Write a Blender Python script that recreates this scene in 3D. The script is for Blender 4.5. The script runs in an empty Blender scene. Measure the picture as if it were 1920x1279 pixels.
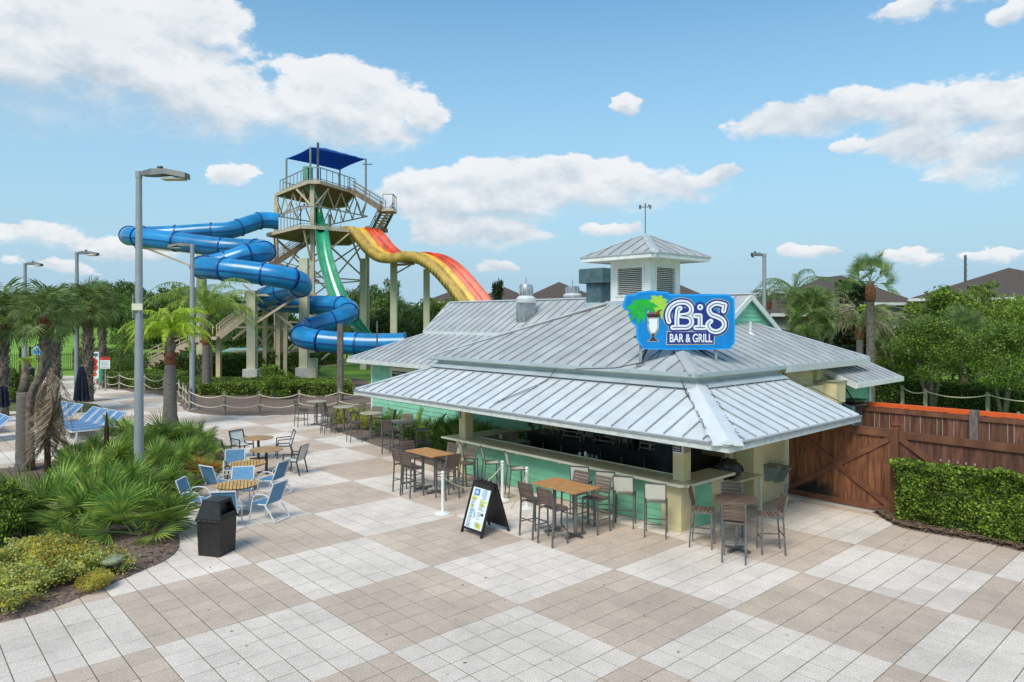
import bpy, math, random
import numpy as np
from mathutils import Vector, Matrix, Euler
from mathutils.geometry import tessellate_polygon

S = bpy.context.scene
COL = S.collection
R = math.radians
# ------------------------------------------------------------------ camera
CAM_H = 4.7
FPX, U0, V0 = 1320.0, 960.0, 598.0       # survey of the photograph: focal length, centre, horizon
cam_d = bpy.data.cameras.new('camera'); cam = bpy.data.objects.new('camera', cam_d); COL.objects.link(cam)
cam.location = (0, 0, CAM_H); cam.rotation_euler = (R(90), 0, 0)
cam_d.sensor_width = 36; cam_d.lens = FPX / 1920 * 36; cam_d.shift_y = -(639.5 - V0) / 1920
cam_d.clip_end = 5000
S.camera = cam
# ------------------------------------------------------------------ light
SUN_EL, SUN_AZ = 50, 205     # degrees; azimuth clockwise from +Y
sd = bpy.data.lights.new('sun', 'SUN'); sun = bpy.data.objects.new('sun', sd); COL.objects.link(sun)
sd.energy = 2.75; sd.angle = R(26); sd.color = (1.0, 0.93, 0.81)
_a, _e = R(SUN_AZ), R(SUN_EL)
sdir = Vector((math.sin(_a) * math.cos(_e), math.cos(_a) * math.cos(_e), math.sin(_e)))
sun.rotation_euler = (-sdir).to_track_quat('-Z', 'Y').to_euler()
sun.location = (0, 0, 60)
S.view_settings.view_transform = 'Standard'; S.view_settings.look = 'None'
S.view_settings.gamma = 1; S.view_settings.use_curve_mapping = False
S.view_settings.exposure = 0.19

W = bpy.data.worlds.new('World'); S.world = W; W.use_nodes = True
nt = W.node_tree; nt.nodes.clear(); N = nt.nodes; L = nt.links
SKY_K = 0.125
out = N.new('ShaderNodeOutputWorld'); bg = N.new('ShaderNodeBackground'); bg.inputs[1].default_value = SKY_K
L.new(bg.outputs[0], out.inputs[0])
sky = N.new('ShaderNodeTexSky'); sky.sky_type = 'NISHITA'; sky.sun_disc = False
sky.sun_elevation = R(SUN_EL); sky.sun_rotation = R(SUN_AZ); sky.ozone_density = 1.6; sky.air_density = 1.0; sky.dust_density = 0.6
def M(op, a, b=None, c=None, clamp=False):
    n = N.new('ShaderNodeMath'); n.operation = op; n.use_clamp = clamp
    for i, x in enumerate((a, b, c)):
        if x is None: continue
        if isinstance(x, (int, float)): n.inputs[i].default_value = x
        else: L.new(x, n.inputs[i])
    return n.outputs[0]
def VM(op, a, b):
    n = N.new('ShaderNodeVectorMath'); n.operation = op
    for i, x in enumerate((a, b)):
        if isinstance(x, tuple): n.inputs[i].default_value = x
        else: L.new(x, n.inputs[i])
    return n.outputs['Value'] if op == 'LENGTH' else n.outputs[0]
tc = N.new('ShaderNodeTexCoord'); sep = N.new('ShaderNodeSeparateXYZ'); L.new(tc.outputs['Generated'], sep.inputs[0])
az = M('ARCTAN2', sep.outputs[0], sep.outputs[1]); el = M('ARCSINE', sep.outputs[2])
comb = N.new('ShaderNodeCombineXYZ'); L.new(az, comb.inputs[0]); L.new(el, comb.inputs[1]); P2 = comb.outputs[0]
def noise(vec, scale, detail, rough=0.55, dist=0.0):
    n = N.new('ShaderNodeTexNoise'); n.inputs['Scale'].default_value = scale; n.inputs['Detail'].default_value = detail
    n.inputs['Roughness'].default_value = rough; n.inputs['Distortion'].default_value = dist
    L.new(vec, n.inputs['Vector']); return n.outputs[0]
Pn = VM('MULTIPLY', P2, (1.0, 1.7, 1.0))
n1 = noise(Pn, 11.0, 10, 0.62, 0.15)
n1b = noise(VM('ADD', Pn, (0.008, 0.028, 0.0)), 11.0, 10, 0.62, 0.15)
n2 = noise(VM('ADD', Pn, (3.1, 1.7, 0)), 3.0, 4, 0.5)
# cumulus banks: (azimuth deg, elevation deg, half width deg, half height deg, weight)
def pxb(u, v, w, h, k=1.0):
    a = math.degrees(math.atan2(u - U0, FPX)); e = math.degrees(math.atan2(V0 - v, math.hypot(u - U0, FPX)))
    c = math.cos(math.radians(a))
    return (a, e, w / FPX * 57.3 * c * c, h / FPX * 57.3 * c, k)
CL = [pxb(180, 60, 330, 95), pxb(60, 150, 420, 110), pxb(330, 190, 330, 85), pxb(640, 175, 170, 62), pxb(650, 240, 190, 52), pxb(790, 215, 60, 35), pxb(120, 130, 300, 110), pxb(370, 25, 120, 60),
      pxb(448, 318, 48, 24), pxb(1178, 196, 36, 20), pxb(1560, 215, 190, 42), pxb(1780, 205, 190, 60), pxb(1950, 240, 150, 75), pxb(1700, 285, 110, 42), pxb(1850, 305, 130, 50), pxb(1590, 278, 35, 18),
      pxb(960, 350, 250, 55), pxb(1200, 350, 180, 50), pxb(1080, 315, 130, 30), pxb(900, 390, 210, 35), pxb(1330, 330, 70, 24), pxb(900, 440, 160, 34, .8), pxb(1150, 424, 55, 15), pxb(1515, 466, 62, 20), pxb(1712, 478, 60, 17, .9), pxb(1860, 476, 70, 15, .8),
      pxb(60, 445, 120, 36, .75), pxb(230, 470, 120, 26, .6), pxb(120, 505, 70, 16, .8), pxb(930, 500, 50, 20, .7), pxb(1760, 5, 150, 22, .8), pxb(1900, 25, 60, 26, .9), pxb(-160, 120, 260, 110), pxb(2120, 260, 190, 70)]
CLD = [tuple(c) for c in CL]
for k in range(26):       # rest of the sky: unseen broken cumulus, increased to whiten the blue fill light
    rr = random.Random(k * 7 + 3); a_ = -180 + (k * 360 / 26) + rr.uniform(-4, 4)
    e_ = rr.uniform(5, 55); w_ = rr.uniform(6, 15)
    if abs(a_) < 47 and e_ < 34: e_ = rr.uniform(42, 62)
    w_ *= 1.25
    CLD.append((a_, e_, w_, w_ * rr.uniform(.25, .45), 1.0))
wn_ = N.new('ShaderNodeTexNoise'); wn_.inputs['Scale'].default_value = 11; wn_.inputs['Detail'].default_value = 5; wn_.inputs['Roughness'].default_value = .6; L.new(Pn, wn_.inputs['Vector'])
PW = VM('ADD', P2, VM('MULTIPLY', VM('SUBTRACT', wn_.outputs['Color'], (.5, .5, .5)), (0.11, 0.055, 0)))
acc = None; vert = None
for ci, (a_, e_, w_, h_, k_) in enumerate(CLD):
    d = VM('SUBTRACT', PW, (R(a_), R(e_), 0)); d = VM('MULTIPLY', d, (1 / R(w_), 1 / R(h_), 0)); l = VM('LENGTH', d, (0, 0, 0))
    v = M('MULTIPLY_ADD', l, -k_, k_)
    acc = v if acc is None else M('SMOOTH_MAX', acc, v, 0.25)
    if ci < len(CL):
        sx_ = N.new('ShaderNodeSeparateXYZ'); L.new(d, sx_.inputs[0]); vv = M('MULTIPLY', M('MAXIMUM', M('ADD', v, 0.25), 0.0), sx_.outputs[1]); vert = vv if vert is None else M('ADD', vert, vv)
dens = M('ADD', M('MINIMUM', M('MULTIPLY', acc, 1.7), 0.85), M('MULTIPLY', M('SUBTRACT', n1, 0.5), 2.3))
mr = N.new('ShaderNodeMapRange'); mr.interpolation_type = 'SMOOTHSTEP'; L.new(dens, mr.inputs[0])
mr.inputs[1].default_value = 0.02; L.new(M('ADD', M('MULTIPLY', M('MAXIMUM', M('MULTIPLY', vert, -1.0), 0.0), 2.2), 0.34), mr.inputs[2])
mask = M('MULTIPLY', mr.outputs[0], 0.96)
lit = M('MULTIPLY_ADD', M('SUBTRACT', n1, n1b), 2.6, M('MULTIPLY_ADD', M('MINIMUM', M('MAXIMUM', vert, -0.5), 0.4), 0.9, 0.66))
lit = M('ADD', lit, M('MULTIPLY', M('SUBTRACT', n2, 0.5), -1.1), clamp=True)
core = M('SUBTRACT', lit, M('MULTIPLY', M('MAXIMUM', M('SUBTRACT', acc, 0.35), 0.0), 0.35), clamp=True)
cr = N.new('ShaderNodeMix'); cr.data_type = 'RGBA'; L.new(core, cr.inputs[0])
kk = 1 / SKY_K
cr.inputs[6].default_value = (0.49 * kk, 0.565 * kk, 0.64 * kk, 1); cr.inputs[7].default_value = (0.78 * kk, 0.80 * kk, 0.82 * kk, 1)
grad = N.new('ShaderNodeMix'); grad.data_type = 'RGBA'; grad.blend_type = 'MULTIPLY'; grad.inputs[0].default_value = 1
L.new(sky.outputs[0], grad.inputs[6]); grad.inputs[7].default_value = (0.82, 1.30, 1.34, 1)
hz = N.new('ShaderNodeMapRange'); L.new(el, hz.inputs[0]); hz.inputs[1].default_value = R(3); hz.inputs[2].default_value = R(27)
hz.inputs[3].default_value = 1.0; hz.inputs[4].default_value = 0.0
hm = N.new('ShaderNodeMix'); hm.data_type = 'RGBA'; L.new(hz.outputs[0], hm.inputs[0]); L.new(grad.outputs[2], hm.inputs[6])
hm.inputs[7].default_value = (0.38 * kk, 0.555 * kk, 0.68 * kk, 1)
mx = N.new('ShaderNodeMix'); mx.data_type = 'RGBA'; L.new(mask, mx.inputs[0]); L.new(hm.outputs[2], mx.inputs[6]); L.new(cr.outputs[2], mx.inputs[7])
L.new(mx.outputs[2], bg.inputs[0])

# ------------------------------------------------------------------ geometry helpers
YAW = R(47.713)
E1 = Vector((math.cos(YAW), -math.sin(YAW), 0)); E2 = Vector((math.sin(YAW), math.cos(YAW), 0))
def G(u, v, z=0.0):
    Y = FPX * (CAM_H - z) / (v - V0); return Vector(((u - U0) / FPX * Y, Y, z))
def at(u, v, Y): return Vector(((u - U0) / FPX * Y, Y, CAM_H + (V0 - v) / FPX * Y))
BO = Vector((4.10, 13.36, 0))
def B(x, y, z=0): return BO + E1 * x + E2 * y + Vector((0, 0, z))

class MB:
    def __init__(s): s.v = []; s.f = []; s.m = []; s.mi = 0; s.M = Matrix.Identity(4)
    def add(s, vs, fs):
        b = len(s.v); s.v += [tuple(s.M @ Vector(p)) for p in vs]
        s.f += [tuple(b + i for i in f) for f in fs]; s.m += [s.mi] * len(fs)
    def box(s, x0, x1, y0, y1, z0, z1):
        s.add([(x0, y0, z0), (x1, y0, z0), (x1, y1, z0), (x0, y1, z0), (x0, y0, z1), (x1, y0, z1), (x1, y1, z1), (x0, y1, z1)],
              [(3, 2, 1, 0), (4, 5, 6, 7), (0, 1, 5, 4), (1, 2, 6, 5), (2, 3, 7, 6), (3, 0, 4, 7)])
    def cbox(s, c, d, rz=0, rx=0, ry=0):
        o = s.M; s.M = o @ Matrix.Translation(c) @ Euler((rx, ry, rz)).to_matrix().to_4x4()
        s.box(-d[0] / 2, d[0] / 2, -d[1] / 2, d[1] / 2, -d[2] / 2, d[2] / 2); s.M = o
    def bbox(s, x0, x1, y0, y1, z0, z1, c=.006):   # top edges chamfered
        s.add([(x0, y0, z0), (x1, y0, z0), (x1, y1, z0), (x0, y1, z0), (x0, y0, z1 - c), (x1, y0, z1 - c), (x1, y1, z1 - c), (x0, y1, z1 - c),
               (x0 + c, y0 + c, z1), (x1 - c, y0 + c, z1), (x1 - c, y1 - c, z1), (x0 + c, y1 - c, z1)],
              [(0, 1, 5, 4), (1, 2, 6, 5), (2, 3, 7, 6), (3, 0, 4, 7), (4, 5, 9, 8), (5, 6, 10, 9), (6, 7, 11, 10), (7, 4, 8, 11), (8, 9, 10, 11)])
    def bar(s, a, b, w, h=None, up=(0, 0, 1)):
        a = Vector(a); b = Vector(b); d = (b - a); h = h or w
        if d.length < 1e-6: return
        d.normalize(); u = Vector(up)
        if abs(d.dot(u)) > .98: u = Vector((1, 0, 0))
        x = d.cross(u).normalized(); y = x.cross(d)
        vs = []
        for p in (a, b):
            for i, j in ((-1, -1), (1, -1), (1, 1), (-1, 1)): vs.append(p + x * i * w / 2 + y * j * h / 2)
        s.add(vs, [(0, 1, 2, 3), (7, 6, 5, 4), (0, 4, 5, 1), (1, 5, 6, 2), (2, 6, 7, 3), (3, 7, 4, 0)])
    def tube(s, pts, r, n=8, cap=True):
        pts = [Vector(p) for p in pts]; k = len(pts)
        rs = r if isinstance(r, (list, tuple)) else [r] * k
        ref = None; rings = []
        for i, p in enumerate(pts):
            t = (pts[min(i + 1, k - 1)] - pts[max(i - 1, 0)])
            t = t.normalized() if t.length > 1e-9 else Vector((0, 0, 1))
            if ref is None: ref = Vector((1, 0, 0)) if abs(t.z) > .8 else Vector((0, 0, 1))
            x = t.cross(ref); 
            if x.length < 1e-4: x = t.cross(Vector((0, 1, 0)))
            x.normalize(); y = x.cross(t); ref = y
            rings.append([p + (x * math.cos(a) + y * math.sin(a)) * rs[i] for a in [2 * math.pi * j / n for j in range(n)]])
        vs = [q for rr in rings for q in rr]; fs = []
        for i in range(k - 1):
            for j in range(n): fs.append((i * n + j, i * n + (j + 1) % n, (i + 1) * n + (j + 1) % n, (i + 1) * n + j))
        if cap: fs += [tuple(range(n - 1, -1, -1)), tuple((k - 1) * n + j for j in range(n))]
        s.add(vs, fs)
    def lathe(s, prof, n=16, c=(0, 0, 0)):
        c = Vector(c); k = len(prof); vs = []; fs = []
        for r, z in prof:
            for j in range(n): a = 2 * math.pi * j / n; vs.append(c + Vector((r * math.cos(a), r * math.sin(a), z)))
        for i in range(k - 1):
            for j in range(n): fs.append((i * n + j, i * n + (j + 1) % n, (i + 1) * n + (j + 1) % n, (i + 1) * n + j))
        fs += [tuple(range(n - 1, -1, -1)), tuple((k - 1) * n + j for j in range(n))]
        s.add(vs, fs)
    def prism(s, poly, z0, z1):
        n = len(poly)
        z0s = z0 if callable(z0) else (lambda x, y: z0); z1s = z1 if callable(z1) else (lambda x, y: z1)
        vs = [(x, y, z0s(x, y)) for x, y in poly] + [(x, y, z1s(x, y)) for x, y in poly]
        fs = [(i, (i + 1) % n, n + (i + 1) % n, n + i) for i in range(n)]
        if n <= 4: fs += [tuple(range(n - 1, -1, -1)), tuple(range(n, 2 * n))]
        else:
            tr = tessellate_polygon([[Vector((x, y, 0)) for x, y in poly]])
            fs += [tuple(reversed(t)) for t in tr] + [tuple(n + i for i in t) for t in tr]
        s.add(vs, fs)
    def quad(s, a, b, c, d): s.add([a, b, c, d], [(0, 1, 2, 3)])
    def build(s, name, mats, parent=None, smooth=False, fixn=True):
        return link(name, s.mesh(name, mats, smooth, fixn), parent)
    def mesh(s, name, mats, smooth=False, fixn=True):
        me = bpy.data.meshes.new(name); me.from_pydata(s.v, [], s.f)
        for m_ in (mats if isinstance(mats, (list, tuple)) else [mats]): me.materials.append(m_)
        if isinstance(mats, (list, tuple)) and len(mats) > 1: me.polygons.foreach_set('material_index', s.m)
        if fixn:
            import bmesh
            bm = bmesh.new(); bm.from_mesh(me); bmesh.ops.recalc_face_normals(bm, faces=bm.faces); bm.to_mesh(me); bm.free()
        if smooth:
            me.polygons.foreach_set('use_smooth', [True] * len(me.polygons))
            if smooth != 'all':
                try: me.set_sharp_from_angle(angle=R(40))
                except Exception: pass
        me.update(); return me
def link(name, data, parent=None, loc=None, rot=None, scale=None):
    o = bpy.data.objects.new(name, data); COL.objects.link(o); o.parent = parent
    if loc is not None: o.location = loc
    if rot is not None: o.rotation_euler = rot
    if scale is not None: o.scale = scale if isinstance(scale, (tuple, list)) else (scale,) * 3
    return o
def tag(o, label=None, cat=None, group=None, kind=None):
    if label: o['label'] = label
    if cat: o['category'] = cat
    if group: o['group'] = group
    if kind: o['kind'] = kind
    return o
def thing(name, label, cat, loc=(0, 0, 0), rz=0, group=None):
    return tag(link(name, None, None, loc, (0, 0, rz)), label, cat, group)
ORD = 'first second third fourth fifth sixth seventh eighth ninth tenth eleventh twelfth thirteenth fourteenth fifteenth sixteenth seventeenth eighteenth nineteenth twentieth'.split()
def copy_tree(o, loc=None, rz=None, label=None, scale=None):
    def rec(x, par):
        c = x.copy(); COL.objects.link(c); c.parent = par
        for ch in x.children: rec(ch, c)
        return c
    c = rec(o, None)
    if loc is not None: c.location = loc
    if rz is not None: c.rotation_euler = (0, 0, rz)
    if label: c['label'] = label
    if scale: c.scale = (scale,) * 3
    return c
def quads_mesh(name, V, mats, mi=None):
    V = np.asarray(V, dtype=np.float32); n = len(V)
    me = bpy.data.meshes.new(name); me.vertices.add(n * 4); me.vertices.foreach_set('co', V.reshape(-1))
    me.loops.add(n * 4); me.loops.foreach_set('vertex_index', np.arange(n * 4, dtype=np.int32))
    me.polygons.add(n); me.polygons.foreach_set('loop_start', np.arange(0, n * 4, 4, dtype=np.int32)); me.polygons.foreach_set('loop_total', np.full(n, 4, dtype=np.int32))
    for m_ in mats: me.materials.append(m_)
    if mi is not None: me.polygons.foreach_set('material_index', np.asarray(mi, dtype=np.int32))
    me.update(calc_edges=True); return me

# ------------------------------------------------------------------ materials
def mat(name, col, rough=.6, metal=0.0, var=.12, nscale=4.0, bump=0.0, bscale=40.0, rnd=0.0, col2=None, spec=.5, coords='Object', stretch=None, hue=0.0, coat=0.0, transl=0.0):
    m = bpy.data.materials.new(name); m.use_nodes = True; t = m.node_tree; n = t.nodes; l = t.links
    b = n['Principled BSDF']; b.inputs['Roughness'].default_value = rough; b.inputs['Metallic'].default_value = metal
    b.inputs['Specular IOR Level'].default_value = spec; b.inputs['Coat Weight'].default_value = coat
    tcn = n.new('ShaderNodeTexCoord'); vec = tcn.outputs[coords]
    if coords == 'World':
        pass
    if stretch:
        mp = n.new('ShaderNodeMapping'); mp.inputs['Scale'].default_value = stretch; l.new(vec, mp.inputs[0]); vec = mp.outputs[0]
    nz = n.new('ShaderNodeTexNoise'); nz.inputs['Scale'].default_value = nscale; nz.inputs['Detail'].default_value = 5; l.new(vec, nz.inputs['Vector'])
    mixc = n.new('ShaderNodeMix'); mixc.data_type = 'RGBA'
    c = Vector(col); c2 = Vector(col2) if col2 else c * (1 - var * 1.6)
    c1 = c if col2 else c * (1 + var)
    mixc.inputs[6].default_value = (*c1, 1); mixc.inputs[7].default_value = (*c2, 1)
    mrr = n.new('ShaderNodeMapRange'); mrr.inputs[1].default_value = .35; mrr.inputs[2].default_value = .65; l.new(nz.outputs[0], mrr.inputs[0]); l.new(mrr.outputs[0], mixc.inputs[0])
    colout = mixc.outputs[2]
    if rnd or hue:
        oi = n.new('ShaderNodeObjectInfo'); hs = n.new('ShaderNodeHueSaturation')
        mv = n.new('ShaderNodeMapRange'); l.new(oi.outputs['Random'], mv.inputs[0]); mv.inputs[3].default_value = 1 - rnd; mv.inputs[4].default_value = 1 + rnd
        l.new(mv.outputs[0], hs.inputs['Value']); l.new(colout, hs.inputs['Color'])
        if hue:
            wn = n.new('ShaderNodeMath'); wn.operation = 'MULTIPLY_ADD'; wn.inputs[1].default_value = 7.31; wn.inputs[2].default_value = 0.1; l.new(oi.outputs['Random'], wn.inputs[0])
            fr = n.new('ShaderNodeMath'); fr.operation = 'FRACT'; l.new(wn.outputs[0], fr.inputs[0])
            mh = n.new('ShaderNodeMapRange'); l.new(fr.outputs[0], mh.inputs[0]); mh.inputs[3].default_value = .5 - hue; mh.inputs[4].default_value = .5 + hue; l.new(mh.outputs[0], hs.inputs['Hue'])
        colout = hs.outputs[0]
    l.new(colout, b.inputs['Base Color'])
    if bump:
        nb = n.new('ShaderNodeTexNoise'); nb.inputs['Scale'].default_value = bscale; nb.inputs['Detail'].default_value = 4; l.new(vec, nb.inputs['Vector'])
        bp = n.new('ShaderNodeBump'); bp.inputs['Strength'].default_value = bump; bp.inputs['Distance'].default_value = .02; l.new(nb.outputs[0], bp.inputs['Height']); l.new(bp.outputs[0], b.inputs['Normal'])
    if transl:
        tr = n.new('ShaderNodeBsdfTranslucent'); l.new(colout, tr.inputs[0]); ms = n.new('ShaderNodeMixShader'); ms.inputs[0].default_value = transl
        l.new(b.outputs[0], ms.inputs[1]); l.new(tr.outputs[0], ms.inputs[2]); l.new(ms.outputs[0], n['Material Output'].inputs[0])
    return m
def paver_mat(name, col, dark):
    """cast aggregate paver: pale and dark specks, faint blotches and stains that run across joints (world position)"""
    m = bpy.data.materials.new(name); m.use_nodes = True; t = m.node_tree; n = t.nodes; l = t.links
    b = n['Principled BSDF']; b.inputs['Roughness'].default_value = .85; b.inputs['Specular IOR Level'].default_value = .25
    ge = n.new('ShaderNodeNewGeometry'); pos = ge.outputs['Position']
    def nz(s, d, r=.5):
        q = n.new('ShaderNodeTexNoise'); q.inputs['Scale'].default_value = s; q.inputs['Detail'].default_value = d; q.inputs['Roughness'].default_value = r; l.new(pos, q.inputs['Vector']); return q.outputs[0]
    def mrn(x, a, b_, c, d):
        q = n.new('ShaderNodeMapRange'); l.new(x, q.inputs[0])
        for i, k in enumerate((a, b_, c, d)): q.inputs[i + 1].default_value = k
        return q.outputs[0]
    def mul(a, b_):
        q = n.new('ShaderNodeMath'); q.operation = 'MULTIPLY'; l.new(a, q.inputs[0]); l.new(b_, q.inputs[1]); return q.outputs[0]
    speck = mrn(nz(48, 4, .75), .38, .62, .74, 1.20)
    blotch = mrn(nz(.55, 6, .65), .32, .68, .83, 1.06)
    fine = mrn(nz(6, 4, .6), .3, .7, .93, 1.05)
    vo = n.new('ShaderNodeTexVoronoi'); vo.inputs['Scale'].default_value = 1.6; vo.inputs['Randomness'].default_value = 1; l.new(pos, vo.inputs['Vector'])
    stain = mrn(vo.outputs[0], .010, .055, .40, 1.0)
    oi = n.new('ShaderNodeObjectInfo'); rv = mrn(oi.outputs['Random'], 0, 1, .95, 1.05)
    at_ = n.new('ShaderNodeAttribute'); at_.attribute_name = 'tone'; tv = mrn(at_.outputs['Fac'], 0, 1, .945, 1.055)
    f = mul(mul(mul(speck, blotch), mul(fine, stain)), mul(rv, tv))
    hs = n.new('ShaderNodeHueSaturation'); hs.inputs['Color'].default_value = (*col, 1); l.new(f, hs.inputs['Value']); l.new(hs.outputs[0], b.inputs['Base Color'])
    bp = n.new('ShaderNodeBump'); bp.inputs['Strength'].default_value = .25; bp.inputs['Distance'].default_value = .004; l.new(nz(90, 3), bp.inputs['Height']); l.new(bp.outputs[0], b.inputs['Normal'])
    return m

m_pale = paver_mat('pale_paver', (.735, .64, .565), 0)
m_beige = paver_mat('beige_paver', (.585, .465, .375), 0)
m_grout = mat('sand_joint', (.15, .125, .10), .95, nscale=30)
m_conc = mat('pale_concrete', (.52, .49, .45), .85, var=.08, nscale=3, bump=.1)
m_mulch = mat('brown_mulch', (.27, .19, .15), .95, col2=(.09, .06, .048), nscale=26, bump=1.0, bscale=30)
m_mulchedge = mat('dirt_edge', (.30, .17, .09), .95, col2=(.16, .09, .05), nscale=9, bump=.5)
m_grass = mat('lawn_grass', (.20, .36, .03), .9, col2=(.13, .25, .02), nscale=.35, bump=.6, bscale=20)
m_soil = mat('dull_grass', (.09, .14, .03), .9, col2=(.12, .11, .05), nscale=1.2, bump=.6, bscale=20)
m_galv = mat('galvalume_panel', (.75, .765, .775), .42, .25, var=.045, nscale=.9, rnd=.05, stretch=(3, 3, .6))
m_galv2 = mat('weathered_panel', (.48, .49, .485), .55, .2, var=.09, nscale=1.3, rnd=.05)
m_galv3 = mat('roof_ridge_cap', (.56, .585, .60), .45, .25, var=.06, nscale=2)
m_rib = mat('standing_seam', (.34, .355, .37), .5, .3, var=.1)
m_flash = mat('sheet_flashing', (.48, .54, .58), .5, .25, var=.06, nscale=1.5)
m_duct = mat('duct_steel', (.10, .165, .19), .5, .3, var=.15)
m_steel = mat('dull_steel', (.42, .44, .46), .4, .7, var=.15, nscale=6)
m_white = mat('white_paint', (.78, .78, .75), .5, var=.06, nscale=5, coat=.0)
m_fascia = mat('aged_white_fascia', (.66, .67, .66), .55, col2=(.52, .54, .52), nscale=7)
m_cream = mat('cream_stucco', (.66, .575, .33), .85, var=.06, nscale=2.5, bump=.15, bscale=60)
m_green = mat('mint_siding', (.26, .58, .41), .6, var=.07, nscale=3, rnd=.03)
m_greenb = mat('bar_mint_board', (.22, .55, .35), .5, var=.07, nscale=3, rnd=.03)
m_counter = mat('laminate_counter', (.47, .42, .29), .25, var=.08, nscale=12)
m_trim = mat('cream_trim', (.68, .66, .50), .5, var=.05)
m_dark = mat('black_interior', (.02, .02, .022), .5, var=.2)
m_black = mat('black_plastic', (.020, .018, .018), .45, var=.2, nscale=8)
m_darkg = mat('dark_grey_metal', (.13, .13, .135), .45, .5, var=.15)
m_chairf = mat('grey_chair_frame', (.20, .20, .205), .4, .6, var=.15, rnd=.06)
m_slat = mat('brown_plank', (.155, .105, .08), .6, var=.25, nscale=6, stretch=(1, 8, 8), rnd=.16)
m_slat2 = mat('weathered_plank', (.22, .155, .12), .6, var=.25, nscale=6, stretch=(1, 8, 8), rnd=.16)
m_teak = mat('orange_teak_top', (.50, .245, .095), .45, var=.12, nscale=3, stretch=(6, 1, 1), rnd=.05)
m_teak2 = mat('tan_table_top', (.42, .25, .10), .5, var=.15, nscale=4, rnd=.08)
m_teak3 = mat('golden_slat', (.58, .34, .10), .5, var=.15, nscale=5, rnd=.1)
m_beigetop = mat('sand_table_top', (.42, .37, .28), .5, var=.1, rnd=.06)
m_sling = mat('cream_sling', (.56, .55, .47), .8, var=.05, rnd=.05)
m_blue = mat('blue_sling', (.11, .26, .43), .75, var=.1, nscale=9, rnd=.14)
m_wsling = mat('pale_sling', (.60, .61, .60), .8, var=.05, rnd=.04)
m_bronze = mat('bronze_frame', (.075, .065, .06), .45, .5, var=.2)
m_wframe = mat('white_frame', (.68, .69, .70), .4, var=.05)
m_pole = mat('grey_lamp_pole', (.33, .345, .37), .5, .25, var=.06, nscale=2)
m_lamphead = mat('lamp_head_metal', (.15, .155, .155), .55, .2, var=.1)
m_lampglass = mat('lamp_lens', (.45, .40, .28), .3, var=.2, nscale=30)
m_wood = mat('stained_cedar', (.26, .075, .022), .75, col2=(.12, .032, .012), nscale=2.2, stretch=(9, 9, 1), rnd=.28, hue=.008, bump=.3)
m_wood2 = mat('dark_stained_cedar', (.19, .078, .048), .9, col2=(.09, .036, .024), nscale=2.2, stretch=(9, 9, 1), rnd=.22, hue=.008, bump=.3)
def charred(m, centre, rad):
    n = m.node_tree.nodes; l = m.node_tree.links; b = n['Principled BSDF']; src = b.inputs['Base Color'].links[0].from_socket
    ge = n.new('ShaderNodeNewGeometry'); sb = n.new('ShaderNodeVectorMath'); sb.operation = 'SUBTRACT'; sb.inputs[1].default_value = centre; l.new(ge.outputs['Position'], sb.inputs[0])
    sc_ = n.new('ShaderNodeVectorMath'); sc_.operation = 'MULTIPLY'; sc_.inputs[1].default_value = (1 / rad[0], 1 / rad[0], 1 / rad[1]); l.new(sb.outputs[0], sc_.inputs[0])
    ln = n.new('ShaderNodeVectorMath'); ln.operation = 'LENGTH'; l.new(sc_.outputs[0], ln.inputs[0])
    nz = n.new('ShaderNodeTexNoise'); nz.inputs['Scale'].default_value = 5; nz.inputs['Detail'].default_value = 6; nz.inputs['Roughness'].default_value = .7; l.new(ge.outputs['Position'], nz.inputs['Vector'])
    ad = n.new('ShaderNodeMath'); ad.operation = 'MULTIPLY_ADD'; ad.inputs[1].default_value = 1.3; l.new(nz.outputs[0], ad.inputs[0]); l.new(ln.outputs['Value'], ad.inputs[2])
    mr_ = n.new('ShaderNodeMapRange'); l.new(ad.outputs[0], mr_.inputs[0]); mr_.inputs[1].default_value = 1.25; mr_.inputs[2].default_value = 1.75
    mxx = n.new('ShaderNodeMix'); mxx.data_type = 'RGBA'; l.new(mr_.outputs[0], mxx.inputs[0]); mxx.inputs[6].default_value = (.012, .009, .008, 1); l.new(src, mxx.inputs[7]); l.new(mxx.outputs[2], b.inputs['Base Color'])
m_gate = mat('gate_cedar', (.29, .115, .05), .85, col2=(.13, .046, .022), nscale=2.2, stretch=(9, 9, 1), rnd=.28, hue=.008, bump=.3)
charred(m_gate, tuple(B(-1.25, 6.14, .1)), (.75, .5))
m_woodr = mat('stained_rail', (.20, .078, .038), .85, col2=(.12, .044, .022), nscale=3, rnd=.12, bump=.2)
m_char = mat('blackened_wood', (.014, .010, .009), .9, var=.3)
m_post = mat('grey_weathered_post', (.20, .17, .15), .9, col2=(.10, .08, .07), nscale=3, stretch=(6, 6, 1), bump=.4)
m_ropepost = mat('silvered_timber', (.27, .24, .18), .9, var=.25, nscale=4, rnd=.12)
m_rope = mat('pale_rope', (.55, .49, .36), .9, var=.15, nscale=30)
m_orange = mat('orange_plastic', (.80, .13, .02), .6, var=.05)
m_tan = mat('tan_steel', (.54, .44, .31), .6, var=.08, nscale=3, rnd=.04)
m_tan2 = mat('brown_deck', (.24, .165, .105), .8, var=.2, nscale=3)
m_col = mat('cream_column', (.56, .53, .36), .7, var=.08, nscale=1.3, bump=.1)
m_railg = mat('grey_railing', (.30, .29, .26), .5, .4, var=.1)
m_tube = mat('blue_fibreglass', (.012, .22, .50), .26, var=.16, nscale=.8, coat=.08, rnd=.14)
m_tubering = mat('dark_blue_flange', (.008, .07, .28), .35, var=.1)
m_canopy = mat('royal_blue_fabric', (.012, .15, .52), .8, var=.12, transl=.55)
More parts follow.
